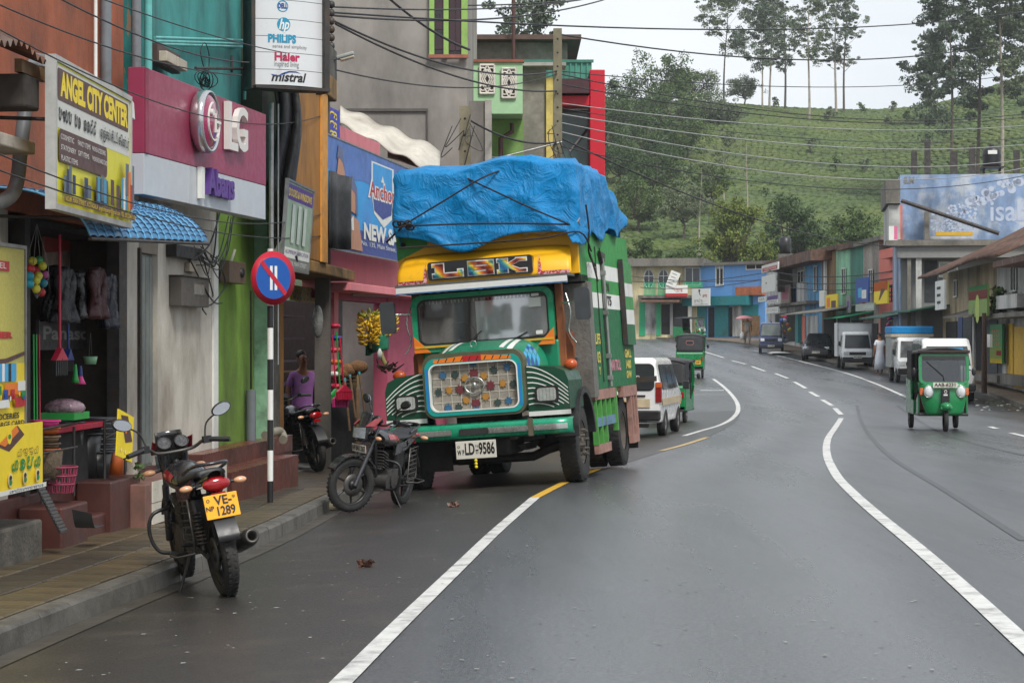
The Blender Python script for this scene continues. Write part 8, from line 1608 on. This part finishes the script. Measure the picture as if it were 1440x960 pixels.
# mural building
f = FRR[5]; MUR = M('mural_blue', C3(134, 158, 192), .8, var=.15, scale=1.2, col2=C3(186, 194, 204), c2=.54, c2w=.06, c2scale=.8, dirt=.62, dcol=C3(46, 50, 58), dscale=.5, streak=.35)
t = house(f, 1266, 1480, 246, 8, MUR, 'two-storey building with a faded blue painted advert wall and roof pillar stubs', [('ledge', 'c', 1246, 1480, 337, 345, -1.2, -.02), ('canopy', 'gr', 1262, 1480, 345, 362, -1.0, -.02), ('parapet', 'c', 1246, 1266, 252, 286, -.4, 6), ('side_wall', 'wh', 1250, 1266, 288, 337, -.2, 6), ('drain_strip', 'p', 1264, 1269, 288, 337, -.06, -.002), ('lower_wall', 'gr', 1267, 1480, 345, 530, -.05, -.002), ('column', 'wh', 1288, 1296, 362, 520, -.9, -.6), ('column', 'c', 1276, 1281, 362, 520, -.9, -.6), ('recess', 's', 1300, 1318, 366, 425, -.07, -.052), ('window', 'wh', 1322, 1345, 370, 388, -.09, -.06), ('brace_post', 'c', 1300, 1307, 298, 337, -.5, -.3), ('painted_strip', 'y', 1316, 1368, 326, 331, -.012, -.003), ('painted_strip', 'wh', 1308, 1368, 332, 336, -.012, -.003)])
g = random.Random(8); m_ = MB(); u0_ = f.u(1266)
for k in range(210):
    px, py = g.uniform(1310, 1372), g.uniform(286, 326); 
    if py < 300 and px < 1335: continue
    u_, w_ = f.hit(px, py); r_ = .04 + .09 * max(0, (330 - py) / 60) * g.random(); m_.add([(u_ - u0_ + r_ * math.cos(2 * pi * i / 8), -.006, w_ + r_ * math.sin(2 * pi * i / 8)) for i in range(8)], [tuple(range(8))])
for k in range(26):
    u_, w_ = f.hit(1362 + 2.9 * k, 278 - 1.3 * k + g.uniform(-4, 16)); r_ = .10 + .10 * g.random(); m_.add([(u_ - u0_ + r_ * math.cos(2 * pi * i / 10), -.007, w_ + r_ * math.sin(2 * pi * i / 10)) for i in range(10)], [tuple(range(10))])
mo = m_.build('painted_dots', paint('mural_white', (184, 194, 212), dirt=.4, dcol=C3(110, 130, 170)), t); stuff(fixfront(mo) or mo)
def ftext(f, t, u0_, st, x0, x1, yc, h, mat): a, w_ = f.hit(x0, yc); b_ = f.u(x1); fixfront(MB(Matrix.Translation(((a + b_) / 2 - u0_, -.015, w_))).text(st, Matrix(), h, 0, width=b_ - a, bold=.02).build('lettering', mat, t))
ftext(f, t, u0_, 'S.M', 1271, 1286, 254, .40, PGREY); ftext(f, t, u0_, 'isab', 1392, 1446, 298, 1.3, paint('mural_white', (0, 0, 0)))
m_ = MB(); a, w1 = f.hit(1266, 284); b_, w0 = f.hit(1402, 330); m_.tube([(a - u0_, -.9, w1), (b_ - u0_, -1.0, w0)], .10, 6); m_.build('sloping_beam', IRON, t)
for px, yt in ((1286, 212), (1305, 196), (1343, 212), (1368, 204), (1431, 210)): u_, w_ = f.hit(px, yt); H_ = f.w(1266, 246); MB().bx(u_ - u0_ - .13, u_ - u0_ + .13, .3, .56, H_, w_).build('pillar_stub', M('stub_concrete', (.06, .055, .05), .9, var=.4), t)
u_, w_ = f.hit(1398, 232); tk = f.thing('water_tank', 'black roof water tank on a stand behind the mural wall', 'water tank', u_, 1.2, w_); MB().lathe([(.001, 0), (.40, 0), (.42, .1), (.40, .3), (.42, .5), (.40, .75), (.3, .88), (.12, .92), (.12, 1.0), (.001, 1.0)], 20).build('tank', BLKP, tk); MB().bx(-.2, .2, -.425, -.40, .55, .72).build('label_panel', PW, tk); m_ = MB(); [m_.bx(x - .03, x + .03, y - .03, y + .03, -1.4, 0) for x in (-.35, .35) for y in (-.3, .3)]; m_.bx(-.5, .5, -.5, .5, -.06, -.001); m_.build('stand', IRON, tk)
p = P(1104, 357, 140); tk = thing('water_tank', 'small black water tank on a brick stack above the far white shop', 'water tank', p); MB().lathe([(.001, 0), (.40, 0), (.40, 1.0), (.2, 1.15), (.001, 1.15)], 16).build('tank', BLKP, tk); MB().bx(-.45, .45, -.4, .4, -2.5, -.01).build('stack', OLDC, tk)
# rusty-roofed row at the right
f = FRR[6]
t = house(f, 1326, 1402, 385, 5, M('dingy_cream', C3(176, 160, 128), .85, var=.12, **DRTY), 'dingy cream row of shuttered shops under a long rusty roof', [('shopfront', 'd', 1330, 1345, 452, 500, -.05, -.002), ('door', 'b', 1347, 1353, 446, 512, -.05, -.002), ('door', 's', 1354, 1366, 446, 515, -.05, -.002), ('door', 'd', 1370, 1380, 446, 520, -.05, -.002), ('column', 'wh', 1367, 1370, 446, 520, -.12, -.002), ('door', 's', 1382, 1402, 450, 530, -.05, -.002), ('awning', 'c', 1326, 1366, 432, 446, -1.3, 0), ('window', 'd', 1342, 1346, 395, 416, -.03, -.002), ('plinth', 'c', 1366, 1402, 526, 536, -.6, -.02)])
u0_ = f.u(1326)
def rr(u, v): px = 1296 + 150 * u; uu = f.u(1296 + 104 * u if False else 1300 + 116 * u, -1.0) - u0_; return (uu, -1.3 + 5.2 * v, f.w(1326, 392) + .15 * u + 2.5 * v + .05 * math.sin(uu * 2 * pi / .35) - .08 * math.sin(u * 7 + v * 3))
o = MB().grid(rr, 200, 6).build('roof', RUST, t); o.modifiers.new('t', 'SOLIDIFY').thickness = .03
t = house(f, 1402, 1500, 366, 5, WGRY, 'whitish two-storey shop with a mossy ledge and a yellow shutter at the right edge', [('window', 'd', 1422, 1429, 372, 408, -.04, -.002), ('balcony', 'wh', 1393, 1430, 415, 434, -.9, -.02), ('ledge', 'c', 1386, 1500, 437, 444, -1.0, -.02), ('door', 's', 1404, 1409, 456, 530, -.05, -.002), ('column', 'wh', 1409, 1414, 444, 532, -.14, -.002), ('door', 'y', 1415, 1424, 455, 530, -.06, -.002), ('wall_panel', 'y', 1426, 1500, 458, 550, -.08, -.002), ('plinth', 'c', 1402, 1500, 530, 545, -.5, -.02), ('roof', 'r', 1396, 1500, 356, 365, -1.4, 5)])
o = leaves([((0, 0, .2 * k), .3, 60) for k in range(4)], .10, 77).build('fern', leafmat('fern', (.07, .11, .03), (.05, .09, .025), 1)); o.location = f.at(f.u(1437), -.8, f.w(1437, 434)); tag(o, 'ferns sprouting from the ledge at the right edge', 'plant')
# boards on the far street
def fsign(F, x0, x1, yt, yb, v, label, mat, rects=(), txt=(), frame=None):
    b = sign(F, x0, x1, yt, yb, v, label, mat, frame, 'sign_board', .08, fw=.05)
    for r_ in rects: b.rect(*r_)
    for t_ in txt: b.text(*t_)
    b.done(); return b
A, B_, C_, D_, E_, G_ = FRR[0], FRR[1], FRR[2], FRR[3], FRR[4], FRR[6]
fsign(A, 936, 967, 401, 417, -1.2, 'white and red phone shop board lettered Dialog under the balcony', PW, [(0, 1, 0, .28, PR)], [('Dialog', .38, .76, .62, .24, PR, .01), ('10901  01', .45, .75, .42, .10, PK)])
b = sign(A, 936, 950, 378, 400, -1.3, 'white printed banner tilted on the balcony', PW, None, 'banner', .05); b.t.rotation_euler[1] = R(22); [b.rect(.2, .7, .15 + .22 * k, .20 + .22 * k, PGREY) for k in range(4)]; b.done()
b = fsign(B_, 973, 998, 406, 430, -1.3, 'square white board with a small dark figure and red writing', PW, [(.1, .9, .06, .09, PGREY)]); b.k = 3; b.disc(.42, .88, .10, PK); b.poly([(.42, .84), (.5, .6), (.46, .6), (.38, .82)], PK); b.sinh(.6, .85, .5, .2, 2, PR, .14, 51); b.sinh(.12, .6, .2, .2, 4, PGREY, .1, 52); b.done()
fsign(C_, 1071, 1094, 374, 384, -1.5, 'small red and white roof-shaped board on the far corner', PW, [(.05, .95, .1, .6, PR)], [('HARDWARE', .15, .9, .35, .3, PW)]); fsign(C_, 1071, 1090, 389, 412, -1.6, 'large blank white board below the red one', PW, [(.3, .4, .5, .6, PGREY)]); fsign(C_, 1066, 1077, 418, 425, -1.7, 'small board with green letters', PW, [], [('S&R', .15, .85, .5, .5, PG)]); fsign(C_, 1079, 1094, 417, 427, -1.7, 'board half purple and half white', PW, [(0, 1, .45, 1, PPU)], [('ENTERPRISES', .1, .9, .2, .25, PK)])
fsign(C_, 1077, 1094, 433, 441, -1.7, 'white strip board with grey letters over the hanging toys', PW, [], [('STORES', .1, .9, .5, .5, PGREY)]); fsign(C_, 1098, 1110, 402, 430, -.5, 'faded tall poster on the white shop', paint('faded', (190, 170, 160), dirt=.3), [(.15, .85, .3, .8, PPINK)]); fsign(C_, 1152, 1159, 409, 431, -.8, 'narrow white board hung edge-on from the blue shop', PW)
fsign(D_, 1161, 1177, 415, 437, -1.0, 'yellow picture board above the green awning', PY, [(.1, .4, .2, .8, PORN), (.5, .9, .1, .6, PBR)]); fsign(D_, 1190, 1195, 416, 440, -1.0, 'thin grey poster left of the big blue poster', PGREY, [(.2, .8, .3, .7, PPU)]); fsign(D_, 1203, 1221, 392, 426, -1.0, 'big blue poster with pale pictures', PB, [(.2, .5, .2, .6, PSKY), (.5, .85, .15, .5, PW)]); fsign(D_, 1203, 1229, 428, 438, -1.1, 'pale grey-green board under the blue poster', paint('pale_board', (160, 170, 160)), [], [('STUDIO', .45, .95, .5, .4, PW)]); b = fsign(D_, 1229, 1248, 398, 428, -1.0, 'orange and yellow ice-cream poster', PY, [(.0, 1, .6, 1, PORN)]); b.k = 3; b.poly([(.35, .15), (.55, .7), (.85, .65), (.45, .2)], PBR); b.done()
fsign(G_, 1315, 1328, 396, 436, -1.4, 'white board with small black print below the rusty roof', PW, [(.2, .6, .2 + .25 * k, .3 + .25 * k, PK) for k in range(3)]); b = fsign(G_, 1362, 1388, 404, 446, -1.2, 'tall green and red board leaning below the rusty roof', paint('moss_green', (120, 150, 70), dirt=.3), [(0, 1, .55, .85, paint('dull_red', (150, 60, 56))), (0, 1, .86, 1, PG)]); b.k = 4; b.disc(.5, .25, .5, paint('leaf_print', (170, 190, 90))); b.done()
b = fsign(G_, 1392, 1409, 456, 510, -.3, 'green and yellow food poster beside the yellow shutter', PG, [(0, 1, 0, .12, PY), (0, 1, .12, .42, paint('leaf_print', (0, 0, 0))), (.55, .95, .2, .32, PR)]); b.k = 5; [b.sinh(.15, .85, .80 - .11 * k, .07, 4, PORN, .2, 60 + k) for k in range(4)]; b.done()
fsign(G_, 1388, 1392, 470, 488, -1.6, 'white oval plate on the dark pole at the right', PW); fsign(FRR[5], 1250, 1262, 318, 345, -.8, 'white and pink poster under the mural building corner', PW, [(.6, 1, .3, 1, PPINK)])
# goods, poles and litter on the far pavement
g = random.Random(12)
for px, py, n, spr, lab in ((1096, 462, 16, 9, 'bunch of bright toys and balls hanging at the far shop'), (1245, 458, 12, 9, 'blue and white inflatable toys hanging under the green awning')):
    q = P(px + 4, 480, 128 if px < 1150 else 104); q.z = gz(q.x, q.y); m_ = thing('toy_bunch', lab, 'toys', q)
    for k in range(n): c = P(px + 4 + g.gauss(0, spr * .6), py + g.uniform(-18, 18), q.y) - q; MB().sph(c, g.uniform(.08, .15), 8, 6).build('toy', M('toy_%d' % (k % 5), C3(*((190, 50, 110), (200, 110, 50), (50, 90, 160), (190, 170, 60), (170, 176, 184))[k % 5] if px < 1150 else ((200, 210, 225), (60, 90, 180))[k % 2]), .4), m_)
for px, yb, yt, lab, r_, mt in ((937, 471, 372, 'leaning pale concrete pole in front of the cream house', .16, 0), (997, 430, 300, 'thin brown steel pole against the blue wall', .07, 1), (1126, 482, 366, 'pole wrapped in creeper beside the white shop', .12, 2), (1170, 482, 345, 'dark wooden pole before the brown shop bay', .12, 1), (1296, 520, 330, 'grey concrete pole by the salmon shop', .15, 0), (1240, 498, 388, 'short white pole under the green awning', .06, 3), (1384, 553, 440, 'dark square post on the right pavement', .10, 1)):
    q = at(px, yb, .1); h = P(px, yt, q.y).z - q.z; t = thing('street_pole', lab, 'pole', q); MB().cyl((0, 0, 0), (0, 0, h), r_, r_ * .75, 8).build('shaft', (M('pole_concrete', (0, 0, 0)), M('pole_brown', C3(80, 62, 54), .8), M('creeper_bark', (.06, .075, .03), .9, var=.5, scale=6), PW)[mt], t)
    if mt == 2: leaves([((0, 0, h * k / 9), .32, 40) for k in range(3, 9)], .10, 88).build('creeper', BRD, t)
q = at(1036, 474, .12); t = thing('road_sign', 'blue diamond sign on a black and white striped post by the far pavement', 'sign', q)
for k in range(6): MB().cyl((0, 0, .38 * k), (0, 0, .38 * k + .38), .06, n=8).build('post_band', PK if k % 2 else PW, t)
MB().prism([(0, 2.2), (.4, 2.75), (0, 3.3), (-.4, 2.75)], -.03, .03).build('plate', PB, t)
for k, (px, py) in enumerate(((1023, 472), (1029, 473))): tag(MB().box(at(px, py, .15) + Vector((0, 0, .45)), (.36 - .1 * k, .3, .9)).build('carton', M('carton_cream', C3(206, 190, 150), .7)), ('wide', 'narrow')[k] + ' cream carton standing by the teal doors', 'carton')
o = MB().grid(lambda u, v: ((u - .5) * 1.3, (v - .5) * 1.6, .09 * math.sin(u * pi) * math.sin(v * 9) + .12), 8, 8).build('plastic_sheet', PW); o.location = at(1096, 499); tag(o, 'white plastic bag lying on the road beside the blue van', 'bag')
q = at(1258, 512); tag(MB().box(q + Vector((.9, 1, 3.0)), (1.1, .5, .7)).build('blue_bundle', PB), 'blue and white bundle hung over the canvas-topped lorry', 'bundle')
for k in range(26):
    px, py = g.uniform(1372, 1438), g.uniform(556, 580); q = at(px, py); o = MB().sph((0, 0, 0), g.uniform(.02, .05), 6, 4, (1.4, 1, .5)).build('litter_scrap', PW if k % 3 else PGREY); o.location = (q.x, q.y, gz(q.x, q.y) + .02); tag(o, 'pale scrap of litter along the right kerb', 'litter', 'litter along the right kerb')
for px, py, lab, c in ((514, 797, 'dried red leaf cluster lying on the near road', (92, 62, 50)), (638, 713, 'pinkish leaf scrap on the road before the lorry', (130, 100, 90)), (461, 719, 'broken stone lying at the kerb by the motorbike wheel', (120, 110, 92))):
    q = at(px, py); o = leaves([((0, 0, .02), .07, 40)], .03, px).build('leaf_litter', M('leaf_%d' % px, C3(*c), .8, var=.3)) if px != 461 else MB().sph((0, 0, .05), .11, 8, 6, (1.3, .8, .55)).build('stone', M('stone', C3(*c), .9, var=.3, bump=1, bscale=20)); o.location = q; tag(o, lab, 'stone' if px == 461 else 'leaf')
# no-parking sign in front of everything on the left
q = at(380, 711, .14); t = thing('traffic_sign', 'round blue no-parking sign on a black and white striped post', 'traffic sign', (q.x, q.y, paveZ(q.y)), R(42))
zc = P(380, 391, q.y).z - paveZ(q.y); hb = zc / 8.6
ys_ = [711, 643, 575, 492, 463, 380]; zs = [P(380, y_, q.y).z - paveZ(q.y) for y_ in (711, 676, 633, 590, 548, 505, 461, 430, 350)]; zs[0] = -.05
for k in range(8): MB().cyl((0, 0, zs[k]), (0, 0, zs[k + 1]), .032, n=12).build('post_band', PK if k % 2 == 0 else PW, t)
X2 = Matrix.Translation((0, -.045, zc)) @ Matrix.Rotation(R(90), 4, 'X')
dk = MB().lathe([(.001, 0), (.285, 0), (.29, .012), (.001, .014)], 40, X2).build('plate', M('sign_red', C3(178, 24, 48), .4, var=.06, dirt=.15), t); MB().lathe([(.001, .0155), (.225, .0155)], 40, X2).build('blue_field', M('sign_blue', C3(14, 80, 160), .4, var=.04), dk)
m_ = MB(); [m_.add([(x - .017, -.0625, zc - .13), (x + .017, -.0625, zc - .13), (x + .017, -.0625, zc + .13), (x - .017, -.0625, zc + .13)], [(0, 1, 2, 3)]) for x in (-.03, .03)]; fixfront(m_.build('white_bars', PW, dk)); a = R(-47); dx, dz = math.cos(a) * .235, math.sin(a) * .235; nx, nz = -math.sin(a) * .026, math.cos(a) * .026
fixfront(MB().add([(-dx - nx, -.0645, zc - dz - nz), (dx - nx, -.0645, zc + dz - nz), (dx + nx, -.0645, zc + dz + nz), (-dx + nx, -.0645, zc - dz + nz)], [(0, 1, 2, 3)]).build('red_bar', M('sign_red', (0, 0, 0)), dk))

# ------------------------------------------------------------------ people
def skinmesh(name, J, E, mat, parent, sub=2):
    ks = list(J); me = bpy.data.meshes.new(name); me.from_pydata([J[k][:3] for k in ks], [(ks.index(a), ks.index(b_)) for a, b_ in E], []); me.materials.append(mat)
    o = bpy.data.objects.new(name, me); COL.objects.link(o); o.parent = parent; s_ = o.modifiers.new('skin', 'SKIN'); s_.use_smooth_shade = True; o.modifiers.new('sub', 'SUBSURF').render_levels = sub
    for i, k in enumerate(ks): sv = me.skin_vertices[0].data[i]; r_ = J[k][3]; sv.radius = r_ if isinstance(r_, tuple) else (r_, r_); sv.use_root = i == 0
    return o
SKN = M('brown_skin', C3(140, 92, 66), .5, var=.08); HAIR = M('black_hair', (.012, .011, .011), .5)
def person(label, loc, rz, shirt, legs, sc_=1., arms=None, skirt=False, stride=.0):
    t = thing('person', label, 'person', loc, rz, scale=sc_)
    A_ = arms or {-1: ((-.24, 0, 1.12), (-.25, -.05, .86)), 1: ((.24, 0, 1.12), (.25, -.05, .86))}
    J = {'pel': (0, 0, .92, (.14, .10)), 'belly': (0, 0, 1.08, (.135, .10)), 'chest': (0, 0, 1.30, (.155, .105)), 'neck': (0, -.005, 1.45, .055), 'chin': (0, -.03, 1.53, (.062, .07)), 'head': (0, -.02, 1.62, (.075, .09)), 'top': (0, -.01, 1.69, (.055, .065))}
    E = [('pel', 'belly'), ('belly', 'chest'), ('chest', 'neck'), ('neck', 'chin'), ('chin', 'head'), ('head', 'top')]; S_ = {'hem': (0, 0, .74, (.215, .165)), 'pel': (0, 0, .90, (.18, .13)), 'belly': (0, 0, 1.10, (.178, .128)), 'chest': (0, 0, 1.30, (.17, .118)), 'col': (0, 0, 1.45, (.078, .07))}; SE = [('hem', 'pel'), ('pel', 'belly'), ('belly', 'chest'), ('chest', 'col')]; T__ = {'hip': (0, 0, .93, (.12, .09))}; TE = []
    for s_ in (-1, 1):
        el, wr = Vector(A_[s_][0]), Vector(A_[s_][1]); d = (wr - el).normalized(); k = str(s_)
        J.update({'sh' + k: (s_ * .17, 0, 1.37, .055), 'el' + k: (*el, .042), 'wr' + k: (*wr, .028), 'pm' + k: (*(wr + d * .07), (.035, .018))}); E += [('chest', 'sh' + k), ('sh' + k, 'el' + k), ('el' + k, 'wr' + k), ('wr' + k, 'pm' + k)]
        for f_ in range(4): e_ = wr + d * (.13 + .012 * (f_ in (1, 2))) + Vector((.0, -.024 + .016 * f_, 0)); J['f%d' % f_ + k] = (*e_, .009); J['k%d' % f_ + k] = (*(wr + d * .10 + Vector((0, -.022 + .015 * f_, 0))), .010); E += [('pm' + k, 'k%d' % f_ + k), ('k%d' % f_ + k, 'f%d' % f_ + k)]
        J['th' + k] = (*(wr + d * .06 + Vector((0, -.045, 0))), .011); E.append(('wr' + k, 'th' + k))
        kn, an = Vector((s_ * .10, -.02 - stride * s_, .50)), Vector((s_ * .10, .02 - stride * s_ * 1.6, .08)); J.update({'hp' + k: (s_ * .095, 0, .86, .09), 'kn' + k: (*kn, .058), 'an' + k: (*an, .04), 'to' + k: (an.x + s_ * .02, an.y - .15, .03, (.04, .025))}); E += [('pel', 'hp' + k), ('hp' + k, 'kn' + k), ('kn' + k, 'an' + k), ('an' + k, 'to' + k)]
        S_.update({'sh' + k: (s_ * .165, 0, 1.365, .07), 'el' + k: (*(Vector((s_ * .17, 0, 1.37)).lerp(el, .8)), .062)}); SE += [('chest', 'sh' + k), ('sh' + k, 'el' + k)]
        T__.update({'hp' + k: (s_ * .09, 0, .80, .092), 'kn' + k: (*kn, .080), 'an' + k: (an.x, an.y, .10, .068)}); TE += [('hip', 'hp' + k), ('hp' + k, 'kn' + k), ('kn' + k, 'an' + k)]
    skinmesh('body', J, E, SKN, t); skinmesh('shirt', S_, SE, shirt, t)
    if skirt: MB().lathe([(.13, .95), (.19, .8), (.21, .5), (.23, .18), (.21, .18)], 18).build('sarong', legs, t)
    else: skinmesh('trousers', T__, TE, legs, t)
    MB().sph((0, .036, 1.682), .088, 14, 8, (.9, .95, .85)).build('hair', HAIR, t); m_ = MB(); m_.sph((0, -.118, 1.60), .016, 8, 6, (.8, 1, 1.3)); m_.build('nose', SKN, t); m_ = MB(); [m_.sph((s_ * .032, -.100, 1.625), .012, 8, 6) for s_ in (-1, 1)]; m_.build('eyes', HAIR, t); m_ = MB(); [m_.sph((s_ * .085, -.01, 1.61), .025, 8, 6, (.4, .7, 1.2)) for s_ in (-1, 1)]; m_.build('ears', SKN, t)
    MB().box((0, -.100, 1.562), (.045, .012, .008)).build('mouth', M('lips', C3(96, 50, 44), .5), t)
    return t
p = P(425, 480, 32.3); tm = person('man in a purple short-sleeved shirt and jeans standing in the ochre doorway looking aside', (p.x, 32.3, paveZ(32.3) + .02), R(28), M('purple_shirt', C3(150, 96, 160), .8, var=.12, scale=14), M('jeans', C3(40, 52, 78), .8, var=.2)); tm.scale = (.98, .98, .98)
q = at(1051, 483, .13); tm = person('man in a grey shirt and trousers walking away under a pink umbrella', q, R(190), M('grey_shirt', C3(168, 160, 150), .8), M('grey_trousers', C3(140, 132, 120), .8), 1.08, {-1: ((-.26, .02, 1.12), (-.27, -.02, .86)), 1: ((.28, -.06, 1.16), (.22, -.20, 1.38))}, False, .10)
t = thing('umbrella', 'pink umbrella held over the walking man', 'umbrella', q + Vector((-.2, 0, 1.55))); MB().lathe([(.62, .15), (.5, .25), (.3, .33), (.001, .38)], 10).build('canopy', M('umbrella_pink', C3(200, 130, 136), .6), t); MB().cyl((0, 0, -.25), (0, 0, .42), .012, n=6).build('shaft', IRON, t)
q0 = q; o = MB().lathe([(.001, 0), (.16, .02), (.15, .35), (.06, .55), (.001, .55)], 10).build('carrier_bag', PW); o.location = q0 + Vector((-.36, 0, .25)); tag(o, 'white carrier bag hanging from the walking man’s hand', 'bag')
q = P(1237, 480, 95.5); q.z = gz(q.x, q.y) + .02; person('man in a long white shirt and white sarong seen from behind at the far shops', q, R(196), M('white_shirt', C3(214, 216, 220), .8, var=.04), M('white_sarong', C3(200, 204, 212), .8, var=.06), 1.06, None, True)
p = P(957, 396, 171.0); z = A.w(957, 415, -.5) + A.o.z; person('person in a dark red top leaning on the cream balcony rail', (p.x, 171.0, z + .05), R(60), M('dark_red_top', C3(80, 30, 34), .8), M('dark_cloth', (.03, .03, .035), .8), 1.0, None, True)

# ------------------------------------------------------------------ overhead cables
g = random.Random(21); BLKC = M('cable_black', (.02, .02, .022), .6); GRC = M('cable_grey', C3(150, 152, 150), .5)
ORD = 'first second third fourth fifth sixth seventh eighth ninth tenth eleventh twelfth thirteenth fourteenth'.split()
def wire(a, b_, sag, r_, mat, label, grp):
    pts = [a.lerp(b_, i / 24) + Vector((0, 0, -sag * 4 * (i / 24) * (1 - i / 24))) for i in range(25)]; tag(MB().tube(pts, r_, 4, caps=False).build('overhead_cable', mat), label, 'cable', grp)
for i, (x0, y0, Y0, x1, y1, Y1, sg, r_, mt) in enumerate((
    (470, 18, 31, 1500, 6, 70, .5, .020, 0), (468, 22, 31, 880, -10, 52, .3, .022, 0), (470, 10, 31, 900, -18, 60, .25, .018, 0), (784, 48, 50, 1500, 38, 80, .9, .026, 0), (786, 100, 50, 1500, 92, 85, .6, .016, 0), (786, 104, 50, 1500, 150, 85, .8, .020, 0), (786, 118, 50, 1500, 156, 85, .7, .02, 0), (786, 145, 50, 1500, 170, 85, .5, .018, 1), (786, 152, 50, 1500, 186, 85, .6, .014, 0), (786, 160, 50, 1500, 196, 85, .6, .02, 1), (786, 172, 50, 1500, 214, 85, .8, .018, 1), (786, 185, 50, 1500, 222, 85, 1.0, .02, 1), (784, 205, 50, 1500, 232, 85, 1.0, .018, 0), (790, 195, 50, 1300, 345, 99, .8, .03, 0))):
    wire(P(x0, y0, Y0), P(x1, y1, Y1), sg, r_ * .72, (BLKC, GRC)[mt], '%s overhead %s cable from the top among those strung across the street to the right' % (ORD[i], ('black', 'pale')[mt]), 'cables across the street')
for i, (x0, y0, Y0, x1, y1, Y1, sg, r_) in enumerate(((470, 30, 31, 784, 100, 50, .35, .024), (472, 34, 31, 784, 128, 50, .3, .024), (466, 97, 31, 784, 104, 50, .3, .016), (540, -8, 36, 660, 70, 42, .1, .035), (654, 165, 42, 784, 200, 50, .2, .03), (640, 8, 43, 900, -12, 60, .1, .02))):
    wire(P(x0, y0, Y0), P(x1, y1, Y1), sg, r_ * .75, BLKC, '%s black cable from the top running past the grey concrete building' % ORD[i], 'cables past the grey building')
for i, (x0, y0, Y0, x1, y1, Y1, sg, r_) in enumerate(((-60, -20, 15, 340, 106, 25, .12, .009), (80, -4, 16, 350, 88, 25, .1, .010), (-40, 20, 14, 460, 160, 31, .35, .008), (-40, 200, 14, 460, 298, 31, .30, .008), (-40, 225, 14, 460, 330, 31, .2, .008), (120, -10, 17, 480, 84, 31, .1, .008))):
    wire(P(x0, y0, Y0 - 1.6), P(x1, y1, Y1 - 1.4), sg, r_ * .7, BLKC, '%s thin cable from the top strung in front of the left shop signs' % ORD[i], 'cables before the left shop signs')
for i, (x0, y0, Y0, x1, y1, Y1) in enumerate(((880, 395, 168, 1130, 372, 140), (900, 404, 168, 1130, 380, 140), (1080, 380, 140, 1300, 372, 100), (1080, 390, 140, 1300, 382, 100), (1080, 398, 140, 1300, 392, 100), (860, 384, 168, 1130, 388, 140))):
    wire(P(x0, y0, Y0), P(x1, y1, Y1), .5, .026, BLKC, '%s cable from the left along the far shop fronts' % ORD[i], 'cables along the far shop fronts')

# ------------------------------------------------------------------ moist air: far things fade a little
hm = bpy.data.materials.new('haze'); hm.use_nodes = True; N = hm.node_tree.nodes; N.clear(); o_ = N.new('ShaderNodeOutputMaterial'); v_ = N.new('ShaderNodeVolumePrincipled'); v_.inputs['Density'].default_value = .0002; v_.inputs['Color'].default_value = (.90, .95, 1, 1); v_.inputs['Anisotropy'].default_value = .2
hm.node_tree.links.new(v_.outputs[0], o_.inputs['Volume'])
stuff(MB().bx(-3200, 3200, -1600, 4200, -3, 110).build('haze', hm)); SC.cycles.volume_bounces = 1; SC.cycles.volume_max_steps = 64
